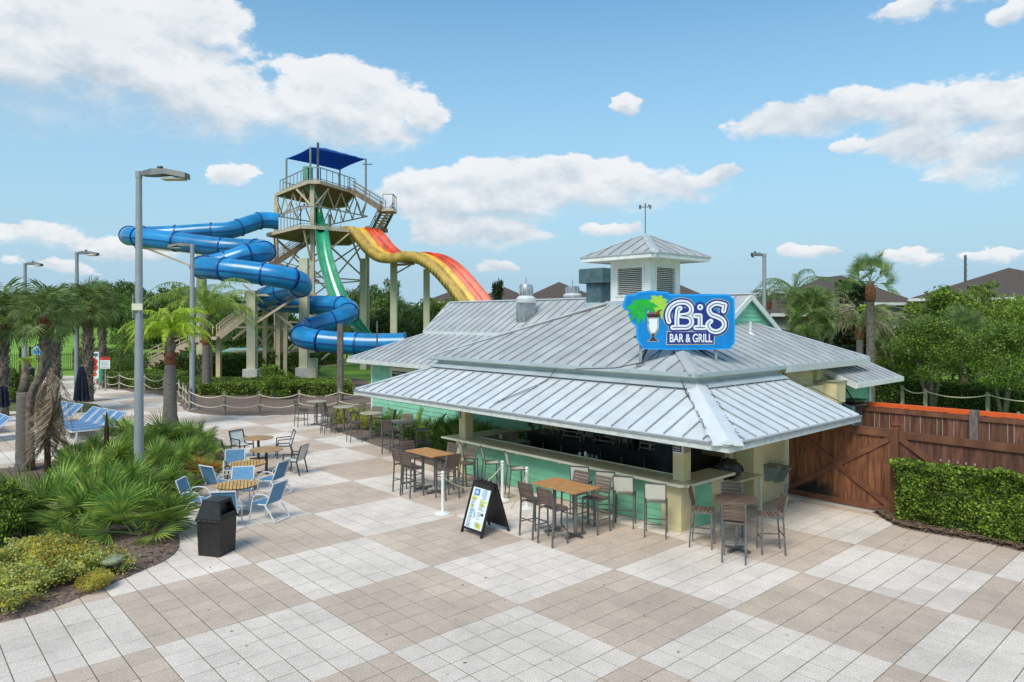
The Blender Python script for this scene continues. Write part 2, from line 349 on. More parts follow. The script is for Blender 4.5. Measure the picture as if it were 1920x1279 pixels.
m_gslide = mat('green_fibreglass', (.035, .33, .17), .25, var=.1, nscale=1, coat=.5)
m_gslide2 = mat('faded_green_fibreglass', (.10, .38, .25), .35, var=.1, nscale=1, coat=.3)
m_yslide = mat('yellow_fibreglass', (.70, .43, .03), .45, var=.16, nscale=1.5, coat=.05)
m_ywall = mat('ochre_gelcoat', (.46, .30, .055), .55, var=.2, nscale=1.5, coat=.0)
m_oslide = mat('orange_fibreglass', (.66, .068, .018), .4, var=.2, nscale=1.5, coat=.05)
m_sign_blue = mat('sign_blue', (.0, .22, .60), .4, var=.08, nscale=2)
m_sign_cyan = mat('sign_edge_blue', (.01, .33, .86), .4, var=.03)
m_navy = mat('sign_navy', (.012, .028, .23), .4, var=.05)
m_swhite = mat('sign_white', (.80, .82, .86), .4, var=.03)
m_sgreen = mat('sign_green', (.015, .40, .045), .4, var=.08)
m_slime = mat('sign_lime', (.36, .60, .06), .4, var=.06)
m_sbeige = mat('sign_tan', (.62, .52, .36), .5, var=.05)
m_sgrey = mat('sign_glass_grey', (.40, .40, .41), .4, var=.3, nscale=9)
m_sbrown = mat('sign_brown', (.05, .02, .015), .5)
m_red = mat('sign_red', (.55, .03, .02), .5)
m_paper = mat('printed_paper', (.72, .78, .80), .5, var=.04)
m_pblue = mat('print_blue', (.03, .19, .50), .5); m_pyel = mat('print_yellow', (.66, .66, .06), .5); m_ppale = mat('print_pale_blue', (.42, .62, .74), .5)
m_loungeb = mat('blue_lounger_strap', (.10, .225, .43), .7, var=.1, rnd=.1)
m_navyf = mat('navy_canvas', (.010, .014, .035), .9, var=.4, nscale=6)
m_glass = mat('dark_window', (.05, .06, .07), .12, var=.2)
m_roofb = mat('brown_shingle', (.088, .066, .054), .9, var=.14, nscale=9, bump=.3)
m_wallg = mat('taupe_stucco', (.36, .34, .31), .85, var=.05)
m_wallg2 = mat('grey_stucco', (.30, .30, .27), .85, var=.05)
m_bark = mat('grey_bark', (.17, .145, .12), .95, col2=(.09, .075, .06), nscale=7, bump=.6)
m_ring = mat('ringed_palm_trunk', (.21, .185, .165), .95, col2=(.115, .10, .09), nscale=5, stretch=(1, 1, 7), bump=.7)
m_boot = mat('palm_boot', (.23, .19, .15), .9, col2=(.085, .06, .045), nscale=8, bump=.6)
m_bootr = mat('rusty_palm_fibre', (.20, .07, .03), .95, var=.3, nscale=12, bump=.6)
def leafm(name, col, var=.25, rnd=.12, ns=3, rough=.5): return mat(name, tuple(min(.8, c * 1.38) for c in col), rough, var=var, nscale=ns, rnd=rnd, transl=.38, spec=.4)
m_frond = leafm('palm_green', (.20, .27, .085)); m_frondd = leafm('dark_palm_green', (.13, .19, .06)); m_frondl = leafm('bright_palm_green', (.36, .48, .035))
m_pal1 = leafm('palmetto_green', (.12, .215, .045), rnd=.3); m_pal2 = leafm('palmetto_lime', (.25, .33, .06), rnd=.25); m_pal3 = leafm('palmetto_orange', (.42, .17, .03)); m_paldead = leafm('dead_leaf_brown', (.22, .15, .085))
m_dead = leafm('dead_frond', (.25, .20, .14), .3)
m_l1 = leafm('leaf_mid', (.085, .145, .03)); m_l2 = leafm('leaf_dark', (.04, .08, .02)); m_l3 = leafm('leaf_light', (.155, .235, .036)); m_l4 = leafm('leaf_bright', (.25, .33, .04))
m_h1 = leafm('hedge_green', (.115, .185, .03)); m_h2 = leafm('hedge_dark', (.055, .105, .02)); m_h3 = leafm('hedge_lime', (.27, .36, .04))
m_v1 = leafm('variegated_yellow', (.42, .40, .06)); m_v2 = leafm('variegated_green', (.17, .24, .06)); m_v3 = leafm('variegated_gold', (.58, .36, .03)); m_v4 = leafm('variegated_cream', (.42, .44, .20))
m_mag = leafm('magnolia_leaf', (.022, .036, .016)); m_magb = leafm('magnolia_brown', (.09, .05, .025))
m_flower = leafm('white_blossom', (.7, .7, .55)); m_core = mat('foliage_shade_core', (.012, .022, .008), .95)
# ================================================================== GROUND
mb = MB(); nseg = 40
def lawn_z(x, y):
    d = math.hypot(x, y); t = max(0, min(1, (d - 66) / 70)); return -0.03 + (t * t * (3 - 2 * t)) * 3.4 * max(0, min(1, (-x - 6) / 30))
xs = [-2500, -900, -400, -200] + [-140 + 7 * i for i in range(41)] + [200, 400, 900, 2500]
ys = [-300, -60, 0, 30, 50] + [56 + 7 * i for i in range(20)] + [260, 400, 800, 1500, 3000]
vs = [(x, y, lawn_z(x, y)) for y in ys for x in xs]; nx = len(xs)
mb.add(vs, [(j * nx + i, j * nx + i + 1, (j + 1) * nx + i + 1, (j + 1) * nx + i) for j in range(len(ys) - 1) for i in range(nx - 1)])
tag(mb.build('lawn', m_grass, smooth='all'), kind='structure')

# plaza of cast pavers in a checkerboard of 6 x 6 paver cells, aligned with the bar
GO = Vector((-5.132, 10.094, 0)); CELL = 2.441; PV = CELL / 6
plaza = thing('plaza', None, None, GO, -YAW); tag(plaza, kind='structure')
def inpoly(x, y, P):
    c = False; j = len(P) - 1
    for i in range(len(P)):
        if (P[i][1] > y) != (P[j][1] > y) and x < (P[j][0] - P[i][0]) * (y - P[i][1]) / (P[j][1] - P[i][1]) + P[i][0]: c = not c
        j = i
    return c
def gp(l): return [tuple(G(u, v))[:2] for u, v in l]
def smoothpoly(P, k=4):
    n = len(P); o = []
    for i in range(n):
        p0, p1, p2, p3 = (Vector((*P[(i + d) % n], 0)) for d in (-1, 0, 1, 2))
        for s_ in range(k):
            t = s_ / k
            q = .5 * ((2 * p1) + (p2 - p0) * t + (2 * p0 - 5 * p1 + 4 * p2 - p3) * t * t + (3 * p1 - p0 - 3 * p2 + p3) * t ** 3)
            o.append((q.x, q.y))
    return o
bedL_front = [(-420, 1290), (-200, 1222), (-60, 1182), (0, 1168), (70, 1152), (140, 1126), (210, 1096), (270, 1070), (318, 1048), (338, 1026), (336, 1000), (332, 975), (340, 945), (372, 922), (402, 900), (420, 872), (424, 845), (408, 822), (360, 805), (300, 796), (240, 808), (190, 835), (140, 856), (80, 868), (0, 880), (-60, 886), (-420, 900)]
BEDL = smoothpoly(gp(bedL_front), 3)
bedB = [(180, 712), (186, 724), (224, 731), (267, 736), (306, 741), (330, 748), (340, 761), (354, 773), (419, 779.5), (500, 779), (580, 777), (662, 774), (700, 772), (712, 752), (690, 716), (640, 708), (480, 712), (330, 712), (250, 704), (200, 704)]
BEDB = smoothpoly(gp(bedB), 2)
YD = B(0, 6.25).y
def bl(x, y): p = B(x, y); return (p.x, p.y)
BEDR = smoothpoly([tuple(G(1640, 957))[:2], tuple(G(1656, 973))[:2], tuple(G(1690, 990))[:2], tuple(G(1755, 1003))[:2], tuple(G(1840, 1018))[:2], tuple(G(1920, 1036))[:2], tuple(G(2080, 1080))[:2], bl(7, 5.9), bl(4, 6.0), bl(1.2, 6.0)], 3)
BEDW = [bl(-10.4, 1.1), bl(-21.5, 2.6), bl(-22.5, 5.2), bl(-11, 5.2), bl(-10.4, 4.2)]     # planting strip along the mint wall
BLD = [bl(-10.0, 1.3), bl(-1.9, 1.3), bl(-1.9, 14), bl(-20.6, 14), bl(-20.6, 4.8), bl(-10.0, 4.8)]
FENCED = [bl(-1.8, 6.3), bl(9, 6.3), bl(9, 30), bl(-1.8, 30)]
PLAZA = gp([(-1400, 1300), (-1400, 775), (-60, 742), (60, 712), (105, 700), (140, 698), (182, 708), (186, 722), (224, 731), (306, 741), (341, 760), (356, 774), (500, 779), (662, 774), (720, 778)]) + [bl(-12, 4.4), bl(-2, 6.2), bl(9, 6.2), (16, 6), (16, 5), (-16, 5)]
def shrink_in(x, y, P, d=.35):
    return all(inpoly(x + dx, y + dy, P) for dx, dy in ((d, 0), (-d, 0), (0, d), (0, -d)))
rnd = random.Random(5)
pav = []
for i in range(-160, 150):
    for j in range(-60, 170):
        cx, cy = (i + .5) * PV, (j + .5) * PV
        w = GO + E1 * cx + E2 * cy
        if w.y < 6 or w.y > 64 or not inpoly(w.x, w.y, PLAZA): continue
        if abs(w.x) > w.y * .80 + 1.5: continue
        if any(shrink_in(w.x, w.y, P) for P in (BEDL, BEDB, BEDR, BEDW, BLD)): continue
        u = U0 + FPX * w.x / w.y; v = V0 + FPX * CAM_H / w.y
        pav.append((w.y, w.x, i, j, cx, cy, (-30 < u < 1950 and v < 1290)))
# 'i' runs towards E1, 'j' towards E2; paver shapes
def paver_mesh(nm, m): 
    q = MB(); q.bbox(-PV / 2 + .0062, PV / 2 - .0062, -PV / 2 + .0068, PV / 2 - .0068, -.05, 0, .0035); return q.mesh(nm, m, fixn=False)
pm_pale = paver_mesh('pale_paver', m_pale); pm_beige = paver_mesh('beige_paver', m_beige)
pav.sort(key=lambda p: (not p[6], p[0]))
far = {0: MB(), 1: MB()}; ftone = {0: [], 1: []}
for k, (wy, wx, i, j, cx, cy, vis) in enumerate(pav):
    # the local y axis of the empty is +E2, x axis is E1
    beige = ((math.floor(i / 6) + math.floor(j / 6)) % 2) != 0
    off = 0.0
    z = rnd.uniform(-.0016, .0016)
    if k < 300 and vis:
        o = link('paver', pm_beige if beige else pm_pale, plaza, (cx, cy, z), (rnd.uniform(-.003, .003), rnd.uniform(-.003, .003), rnd.uniform(-.004, .004)))
    else:
        q = far[int(beige)]; a = .0065 if rnd.random() > .1 else .009; b_ = .007 if rnd.random() > .25 else .0085
        q.bbox(cx - PV / 2 + a, cx + PV / 2 - a, cy - PV / 2 + b_, cy + PV / 2 - b_, z - .05, z, .0035); ftone[int(beige)].append(rnd.random())
for kx, nm, m_ in ((0, 'paver', m_pale), (1, 'paver', m_beige)):
    o = far[kx].build(nm, m_, plaza, fixn=False); tag(o, 'pale pavers further off' if kx == 0 else 'beige pavers further off', kind='stuff')
    a = o.data.attributes.new('tone', 'FLOAT', 'FACE'); a.data.foreach_set('value', np.repeat(np.array(ftone[kx], dtype=np.float32), 9))
q = MB(); q.prism([( (Vector((x, y, 0)) - GO).dot(E1), (Vector((x, y, 0)) - GO).dot(E2)) for x, y in PLAZA], -.3, -.006)
q.build('joint_bed', m_grout, plaza)
# far walks beyond the pavers' reach
q = MB(); q.prism(gp([(60, 712), (105, 700), (140, 698), (-40, 696), (-500, 705), (-1400, 730), (-1400, 775)]), -.2, -.004); tag(q.build('walkway', m_conc), kind='structure')

def mound(name, poly, m, h=.07, edge=.004, inset=.5, me=None):
    """a planting bed: a low mound of mulch whose rim lies on the paving"""
    n = len(poly); c = Vector((sum(p[0] for p in poly) / n, sum(p[1] for p in poly) / n, 0))
    b2 = MB(); rings = []
    rr = random.Random(n)
    def inward(i, d):
        a = Vector((*poly[i - 1], 0)); b_ = Vector((*poly[(i + 1) % n], 0)); t = (b_ - a).normalized(); nrm = Vector((-t.y, t.x, 0))
        p = Vector((*poly[i], 0)) + nrm * d * SG; return p
    area = sum(poly[i][0] * poly[(i + 1) % n][1] - poly[(i + 1) % n][0] * poly[i][1] for i in range(n)); SG = 1 if area > 0 else -1
    vs = []
    for d, z in ((0, -.03), (0.03, edge + .012), (.12, h * .45), (inset, h)):
        for i in range(n): p = inward(i, d); vs.append((p.x, p.y, z + (rr.uniform(-.006, .006) if z > 0 else 0)))
    fs = [(k * n + i, k * n + (i + 1) % n, (k + 1) * n + (i + 1) % n, (k + 1) * n + i) for k in range(3) for i in range(n)]
    tr = tessellate_polygon([[Vector((vs[3 * n + i][0], vs[3 * n + i][1], 0)) for i in range(n)]])
    fs += [tuple(3 * n + i for i in t) for t in tr]
    b2.add(vs, fs); return tag(b2.build(name, m), kind='structure')
mound('planting_bed', BEDL, m_mulch, .08)
mound('planting_bed', BEDB, m_mulch, .06, inset=.3)
mound('planting_bed', BEDR, m_mulch, .07, inset=.3)
mound('planting_bed', BEDW, m_mulch, .05, inset=.25)
def chips(poly, n, seed, name='mulch_chips', xr=None):
    rr = np.random.RandomState(seed); P = np.array(poly); lo, hi = P.min(0), P.max(0); V = []
    pts = rr.rand(n * 3, 2) * (hi - lo) + lo; c = 0
    for x, y in pts:
        if c >= n: break
        if not inpoly(x, y, poly) : continue
        if y > 30: continue
        c += 1; a = rr.rand() * 6.28; l, w = rr.uniform(.025, .07), rr.uniform(.01, .024)
        ca, sa = math.cos(a), math.sin(a); z = .075 + rr.rand() * .03; t = rr.uniform(-.015, .02)
        V.append([(x - ca * l + sa * w, y - sa * l - ca * w, z), (x + ca * l + sa * w, y + sa * l - ca * w, z + t), (x + ca * l - sa * w, y + sa * l + ca * w, z + t + .004), (x - ca * l - sa * w, y - sa * l + ca * w, z + .004)])
    o = link(name, quads_mesh(name, V, [m_mulch, m_mulchedge, m_paldead], rr.choice([0, 0, 0, 1, 2], len(V)))); tag(o, 'loose brown bark chips scattered over the planting bed', 'mulch', kind='stuff')
chips(BEDL, 9000, 1); chips(BEDR, 4000, 2); chips(BEDB, 3000, 3)
# dull grass verge by the loungers and the mulch strip behind the fence
q = MB(); q.prism(gp([(20, 742), (110, 742), (130, 752), (180, 758), (200, 768), (150, 775), (60, 770), (-60, 775), (-200, 772), (-200, 745)]), -.02, .012); tag(q.build('grass_verge', m_soil), kind='structure')
q = MB(); q.prism([bl(-2.6, 5.9), bl(9.5, 6.05), bl(9.5, 12.5), bl(-2.6, 12.5)], -.02, .008); tag(q.build('service_yard', m_conc), kind='structure')
# fallen leaves
V = []; rr = np.random.RandomState(4)
for k in range(90):
    y = rr.uniform(9.5, 22); x = rr.uniform(-.5, .62) * y
    a = rr.rand() * 6.28; l = rr.uniform(.012, .035); w = l * .5; ca, sa = math.cos(a), math.sin(a)
    V.append([(x - ca * l, y - sa * l, .006), (x + sa * w, y - ca * w, .012), (x + ca * l, y + sa * l, .007), (x - sa * w, y + ca * w, .010)])
tag(link('fallen_leaves', quads_mesh('fallen_leaves', V, [m_paldead, m_mulch], rr.choice([0, 1], len(V)))), 'tiny dry leaves scattered over the paving', 'leaves', kind='stuff')

# ================================================================== THE BAR BUILDING
bar = thing('bar_building', 'mint and cream open bar pavilion with grey standing seam metal roofs and a louvred cupola', 'bar', BO, -YAW)
def clip(poly, ax, val, keep_gt):
    o = []
    for i in range(len(poly)):
        a, b_ = poly[i], poly[(i + 1) % len(poly)]
        ia = (a[ax] >= val) if keep_gt else (a[ax] <= val); ib = (b_[ax] >= val) if keep_gt else (b_[ax] <= val)
        if ia: o.append(a)
        if ia != ib:
            t = (val - a[ax]) / (b_[ax] - a[ax]); o.append((a[0] + (b_[0] - a[0]) * t, a[1] + (b_[1] - a[1]) * t))
    return o
def roof_face(parent, poly, zf, ax, pitch, m, origin=0.0, th=.03, rib=.038, name='roof_panel', mr_=None):
    """standing seam panels: each one a tray with its raised seam; ax is the eave axis"""
    lo = min(p[ax] for p in poly); hi = max(p[ax] for p in poly); k = math.floor((lo - origin) / pitch)
    while origin + k * pitch < hi:
        a = origin + k * pitch; p = clip(clip(poly, ax, a, True), ax, a + pitch - .002, False); k += 1
        if len(p) < 3: continue
        if max(t[ax] for t in p) - min(t[ax] for t in p) < .03: continue
        q = MB(); q.prism([t for t in p], lambda x, y: zf(x, y) - th, zf)
        s0 = max(a, lo) + .004; seg = [t[1 - ax] for t in clip(clip(p, ax, s0 + .012, True), ax, s0 + .016, False)]
        if seg and max(seg) - min(seg) > .08:
            y0, y1 = min(seg), max(seg); q.mi = 1
            r = [(s0, y0), (s0 + .024, y0), (s0 + .024, y1), (s0, y1)]
            if ax == 1: r = [(b_, a_) for a_, b_ in r]
            q.prism(r, zf, lambda x, y: zf(x, y) + rib)
        q.build(name, [m, mr_ or m_rib], parent)
# lower skirt roof
LX, LI, LZ0, LZ1 = -13.9, 2.1, 2.33, 3.19; sl = (LZ1 - LZ0) / LI; LY = 6.1
roof_face(bar, [(LX, 0), (0, 0), (-LI, LI), (LX + LI, LI)], lambda x, y: LZ0 + sl * y, 0, .46, m_galv, -.1)
roof_face(bar, [(0, 0), (0, LY), (-LI, LY), (-LI, LI)], lambda x, y: LZ0 - sl * x, 1, .46, m_galv, .12)
roof_face(bar, [(LX, 0), (LX + LI, LI), (LX + LI, 3.6), (LX, 3.6)], lambda x, y: LZ0 + sl * (x - LX), 1, .46, m_galv, .12)
def cap(parent, a, b_, w, m, name='hip_cap', lift=.03, w2=None):
    a = Vector(a); b_ = Vector(b_); d = (b_ - a).normalized(); s_ = d.cross(Vector((0, 0, 1))).normalized(); w2 = w2 or w
    drop = .16
    q = MB(); up = Vector((0, 0, lift))
    vs = []
    for p, ww in ((a, w), (b_, w2)): vs += [p - s_ * ww / 2 + up - Vector((0, 0, drop * ww)), p + up * 1.5, p + s_ * ww / 2 + up - Vector((0, 0, drop * ww)), p - Vector((0, 0, .05))]
    q.add(vs, [(0, 1, 5, 4), (1, 2, 6, 5), (2, 3, 7, 6), (3, 0, 4, 7), (0, 3, 2, 1), (4, 5, 6, 7)]); return q.build(name, m, parent)
cap(bar, (0.0, 0.0, LZ0 + .01), (-LI, LI, LZ1 + .01), .62, m_galv, 'hip_cap', .05, .5)
cap(bar, (LX, 0, LZ0 + .01), (LX + LI, LI, LZ1 + .01), .2, m_galv3)
# dark sealant along the front hip cap
q = MB(); rs = random.Random(2)
for sd_ in (-1, 1):
    for k in range(26):
        t = k / 26 + rs.uniform(-.01, .01); cx, cy = -LI * t, LI * t; o_ = .30 * sd_ * (1 - .15 * t)
        if rs.random() < .3: continue
        q.cbox((cx + o_ * .707 + rs.uniform(-.012, .012), cy + o_ * .707 + rs.uniform(-.012, .012), LZ0 + (LZ1 - LZ0) * t - .035 + .05), (rs.uniform(.006, .020), rs.uniform(.04, .15), .012), R(45) + rs.uniform(-.3, .3), 0, 0)
q.build('sealant', m_dark, bar)
# fascias, gutters and soffit of the skirt
q = MB(); q.box(LX - .02, .02, -.045, -.003, LZ0 - .17, LZ0 - .035); q.build('fascia', m_fascia, bar)
q = MB(); q.box(.003, .045, -.045, LY, LZ0 - .17, LZ0 - .035); q.build('fascia', m_fascia, bar)
q = MB(); q.box(LX - .045, LX - .003, -.045, 3.6, LZ0 - .17, LZ0 - .035); q.build('fascia', m_fascia, bar)
q = MB(); q.prism([(-.01, LY + .003), (-.01, LY + .04), (-LI, LY + .04), (-LI, LY + .003)], lambda x, y: LZ0 - sl * x - .16, lambda x, y: LZ0 - sl * x - .002); q.build('fascia', m_fascia, bar)
for (x0, x1, y0, y1) in ((LX - .04, .06, -.075, -.047), (.047, .075, -.075, LY)):
    q = MB(); q.box(x0, x1, y0, y1, LZ0 - .055, LZ0 - .012); q.build('drip_edge', m_rib, bar)
q = MB()
for k in range(32): q.cbox((LX + .3 + k * .44, -.048, LZ0 - .10), (.025, .008, .025))
for k in range(14): q.cbox((.048, .25 + k * .44, LZ0 - .10), (.008, .025, .025))
q.build('fascia_bracket', m_rope, bar)
q = MB(); q.box(LX + .02, -.02, .0, 1.9, LZ0 - .15, LZ0 - .12); q.box(-1.9, -.02, 1.9, LY - .02, LZ0 - .15, LZ0 - .12); q.box(LX + .02, -1.9, 1.9, 4.6, LZ0 - .15, LZ0 - .12); q.build('soffit', m_trim, bar)
# curb between the two roofs
CX0, CX1, CY0, CY1 = -12.0, -2.05, 2.0, 11.6
q = MB(); q.box(CX0, CX1, CY0, CY0 + .05, 3.14, 3.36); q.box(CX1 - .05, CX1, CY0 + .05, LY, 3.14, 3.36); q.box(CX0, CX0 + .05, CY0 + .05, 4.2, 3.14, 3.36); q.build('roof_curb', m_flash, bar)
q = MB()
q.add([(CX0 - .25, CY0 - .25, 3.115), (CX1 + .25, CY0 - .25, 3.115), (CX1 + .003, CY0 - .003, 3.25), (CX0 - .003, CY0 - .003, 3.25)], [(0, 1, 2, 3)])
q.add([(CX1 + .25, CY0 - .25, 3.115), (CX1 + .25, LY, 3.115), (CX1 + .003, LY, 3.25), (CX1 + .003, CY0 - .003, 3.25)], [(0, 1, 2, 3)])
q.build('curb_flashing', m_flash, bar)
# upper pyramid roof
UX0, UX1, UY0, UY1, UZ = -12.15, -1.9, 1.82, 11.7, 3.46; US = .415
ucx, ucy = (UX0 + UX1) / 2, (UY0 + UY1) / 2
hb = .86   # half width of the opening under the cupola
roof_face(bar, [(UX0, UY0), (UX1, UY0), (ucx + hb, ucy - hb), (ucx - hb, ucy - hb)], lambda x, y: UZ + US * (y - UY0), 0, .46, m_galv2, .05)
roof_face(bar, [(UX1, UY0), (UX1, UY1), (ucx + hb, ucy + hb), (ucx + hb, ucy - hb)], lambda x, y: UZ + US * (UX1 - x), 1, .46, m_galv2, .1)
roof_face(bar, [(UX0, UY0), (ucx - hb, ucy - hb), (ucx - hb, ucy + hb), (UX0, UY1)], lambda x, y: UZ + US * (x - UX0), 1, .46, m_galv2, .1)
roof_face(bar, [(UX0, UY1), (ucx - hb, ucy + hb), (ucx + hb, ucy + hb), (UX1, UY1)], lambda x, y: UZ + US * (UY1 - y), 0, .46, m_galv2, .1)
def hipz(d): return UZ + US * d
dtop = (ucx - hb) - UX0
cap(bar, (UX1, UY0, UZ), (ucx + hb, ucy - hb, hipz(dtop)), .34, m_galv2, 'hip_cap', .045)
cap(bar, (UX0, UY0, UZ), (ucx - hb, ucy - hb, hipz(dtop)), .14, m_galv3)
cap(bar, (UX1, UY1, UZ), (ucx + hb, ucy + hb, hipz(dtop)), .14, m_galv3)
q = MB(); q.box(UX0 - .02, UX1 + .02, UY0 - .04, UY0 - .003, UZ - .09, UZ - .004); q.build('fascia', m_flash, bar)
q = MB(); q.box(UX1 + .003, UX1 + .04, UY0 - .04, LY, UZ - .09, UZ - .004); q.build('fascia', m_flash, bar)
q = MB(); q.box(UX1 + .003, UX1 + .04, LY + .002, UY1, UZ - .20, UZ - .004); q.build('fascia', m_fascia, bar)
q = MB(); q.box(UX0 - .04, UX0 - .003, UY0 - .04, UY1, UZ - .12, UZ - .004); q.build('fascia', m_flash, bar)
q = MB(); q.box(UX0 + .02, UX1 - .002, UY0 + .02, UY1 - .02, UZ - .12, UZ - .095); q.build('soffit', m_trim, bar)
# cupola
ch = .80; CZ = hipz(dtop)
q = MB(); q.box(ucx - hb - .05, ucx + hb + .05, ucy - hb - .05, ucy + hb + .05, CZ - .14, CZ + .05); cup = q.build('cupola', m_flash, bar)
q = MB(); q.box(ucx - ch, ucx + ch, ucy - ch, ucy + ch, CZ + .052, CZ + .20); q.box(ucx - ch, ucx + ch, ucy - ch, ucy + ch, 6.36, 6.62)
for sx in (-1, 1):
    for sy in (-1, 1): 
        w = .30; q.box(min(ucx + sx * ch, ucx + sx * (ch - w)), max(ucx + sx * ch, ucx + sx * (ch - w)), min(ucy + sy * ch, ucy + sy * (ch - w)), max(ucy + sy * ch, ucy + sy * (ch - w)), CZ + .20, 6.36)
q.build('cupola_frame', m_white, cup)
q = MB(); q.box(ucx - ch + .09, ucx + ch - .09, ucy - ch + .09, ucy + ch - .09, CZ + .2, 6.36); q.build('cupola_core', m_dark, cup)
ls = MB(); ls.cbox((0, 0, 0), (1.0, .055, .010), 0, R(-20), 0); lsm = ls.mesh('louvre_slat', m_white)
nl = 14; z0, z1 = CZ + .24, 6.33
for k in range(nl):
    z = z0 + (k + .5) * (z1 - z0) / nl
    link('louvre_slat', lsm, cup, (ucx, ucy - ch + .05, z)); link('louvre_slat', lsm, cup, (ucx + ch - .05, ucy, z), (0, 0, R(90)))
for (cx, cy, rz) in ((ucx, ucy - ch - .012, 0), (ucx + ch + .012, ucy, R(90))):
    q = MB(); q.M = Matrix.Translation((cx, cy, 0)) @ Matrix.Rotation(rz, 4, 'Z')
    for s_ in (-1, 1): q.box(s_ * .53 - .035, s_ * .53 + .035, -.012, .012, z0 - .05, z1 + .05)
    q.box(-.495, .495, -.012, .012, z1, z1 + .05); q.box(-.495, .495, -.012, .012, z0 - .05, z0)
    q.build('louvre_frame', m_white, cup)
ce, cz0 = 1.48, 6.60
q = MB(); q.box(ucx - ce + .02, ucx + ce - .02, ucy - ce + .02, ucy + ce - .02, cz0, cz0 + .03); q.build('cupola_soffit', m_white, cup)
q = MB()
for a_ in range(4):
    q.M = Matrix.Translation((ucx, ucy, 0)) @ Matrix.Rotation(a_ * math.pi / 2, 4, 'Z'); q.box(-ce, ce - .03, -ce, -ce + .03, cz0 - .04, cz0 + .10)
q.build('cupola_fascia', m_white, cup)
def zc(k):
    s_ = .50
    return [lambda x, y: cz0 + .13 + s_ * (y - (ucy - ce)), lambda x, y: cz0 + .13 + s_ * ((ucx + ce) - x), lambda x, y: cz0 + .13 + s_ * ((ucy + ce) - y), lambda x, y: cz0 + .13 + s_ * (x - (ucx - ce))][k]
cc = (ucx, ucy); e_ = ce + .03; K4 = [(ucx - e_, ucy - e_), (ucx + e_, ucy - e_), (ucx + e_, ucy + e_), (ucx - e_, ucy + e_)]
for k in range(4): roof_face(cup, [K4[k], K4[(k + 1) % 4], cc], zc(k), k % 2, .46, m_galv2, .02, name='cupola_roof_panel')
ap = cz0 + .13 + .5 * ce
for k in range(4): cap(cup, (*K4[k], cz0 + .115), (ucx, ucy, ap), .26 if k == 1 else .12, m_galv3, 'cupola_hip_cap', .025)
# weather vane
wv = thing('weather_vane', 'small dark weather vane with a crossed arrow and scroll on the cupola tip', 'weather vane', B(ucx, ucy, ap), 0)
q = MB(); q.tube([(0, 0, 0), (0, 0, 1.02)], .016, 6); q.build('rod', m_darkg, wv)
q = MB(); q.bar((-.15, 0, .90), (.15, 0, .90), .022); q.cbox((-.17, 0, .90), (.07, .02, .13)); q.cbox((.17, 0, .90), (.05, .02, .13)); q.cbox((0, 0, .97), (.04, .02, .1)); q.cbox((.12, 0, .95), (.04, .02, .06)); q.build('arrow', m_darkg, wv)
# walls -----------------------------------------------------------
def boards(parent, x0, x1, y, z0, z1, h, m, name='siding_board', axis='x', out=-1):
    k = 0
    while z0 + k * h < z1 - .02:
        a = z0 + k * h; b_ = min(a + h, z1); q = MB()
        if axis == 'x': q.add([(x0, y, a), (x1, y, a), (x1, y, b_), (x0, y, b_), (x0, y + out * .026, a), (x1, y + out * .026, a), (x1, y + out * .006, b_), (x0, y + out * .006, b_)], [(0, 3, 2, 1), (4, 5, 6, 7), (0, 1, 5, 4), (3, 7, 6, 2), (0, 4, 7, 3), (1, 2, 6, 5)])
        else: q.add([(y, x0, a), (y, x1, a), (y, x1, b_), (y, x0, b_), (y + out * .026, x0, a), (y + out * .026, x1, a), (y + out * .006, x1, b_), (y + out * .006, x0, b_)], [(0, 3, 2, 1), (4, 5, 6, 7), (0, 1, 5, 4), (3, 7, 6, 2), (0, 4, 7, 3), (1, 2, 6, 5)])
        q.build(name, m, parent); k += 1
# counter front
q = MB(); q.box(-9.75, -2.3, 1.30, 1.40, 0, 1.05); q.box(-9.85, -9.75, 1.3, 3.6, 0, 1.05); q.build('counter_wall', m_cream, bar)
boards(bar, -9.6, -2.32, 1.297, .02, 1.04, .17, m_greenb)
for (x0, x1, y0, y1) in ((-9.9, -9.55, 1.15, 1.5),):
    q = MB(); q.box(x0, x1, y0, y1, 0, 1.05); q.build('pier', m_cream, bar)
q = MB(); q.bbox(-2.34, -1.82, 1.14, 1.68, 0, 1.05, .004); q.build('pier', m_cream, bar)
# counters
def counter(poly, z, name='counter'):
    q = MB(); q.prism(poly, z - .045, z); c = q.build(name, m_counter, bar)
    q = MB(); n = len(poly); return c
counter([(-10.3, .93), (-1.75, .93), (-1.60, 1.0), (-1.58, 1.15), (-1.58, 2.95), (-2.25, 2.95), (-2.25, 1.68), (-9.5, 1.68), (-9.5, 3.5), (-10.25, 3.5)], 1.10)
q = MB(); q.box(-10.32, -1.72, .905, .927, 1.045, 1.104); q.box(-1.577, -1.555, 1.1, 2.95, 1.045, 1.104); q.add([(-1.72, .905, 1.045), (-1.555, 1.08, 1.045), (-1.555, 1.08, 1.104), (-1.72, .905, 1.104)], [(0, 1, 2, 3)]); q.build('counter_edge', m_trim, bar)
q = MB(); q.box(-9.48, -2.27, 1.683, 1.70, 1.05, 1.115); q.build('counter_edge', m_trim, bar)
counter([(-1.55, 2.98), (-1.50, 4.15), (-2.6, 4.15), (-2.6, 2.98)], .88, 'low_counter')
q = MB(); q.box(-1.60, -1.52, 4.06, 4.14, 0, .835); q.build('low_counter_post', m_trim, bar)
q = MB(); q.box(-1.90, -1.84, 1.68, 2.3, 0, 1.05); q.build('counter_side_wall', m_greenb, bar)
boards(bar, 1.69, 2.36, -1.84, .02, 1.04, .17, m_greenb, axis='y', out=1)
q = MB(); q.box(-2.25, -2.15, 2.3, 4.15, 0, .83); q.build('counter_side_wall', m_cream, bar)
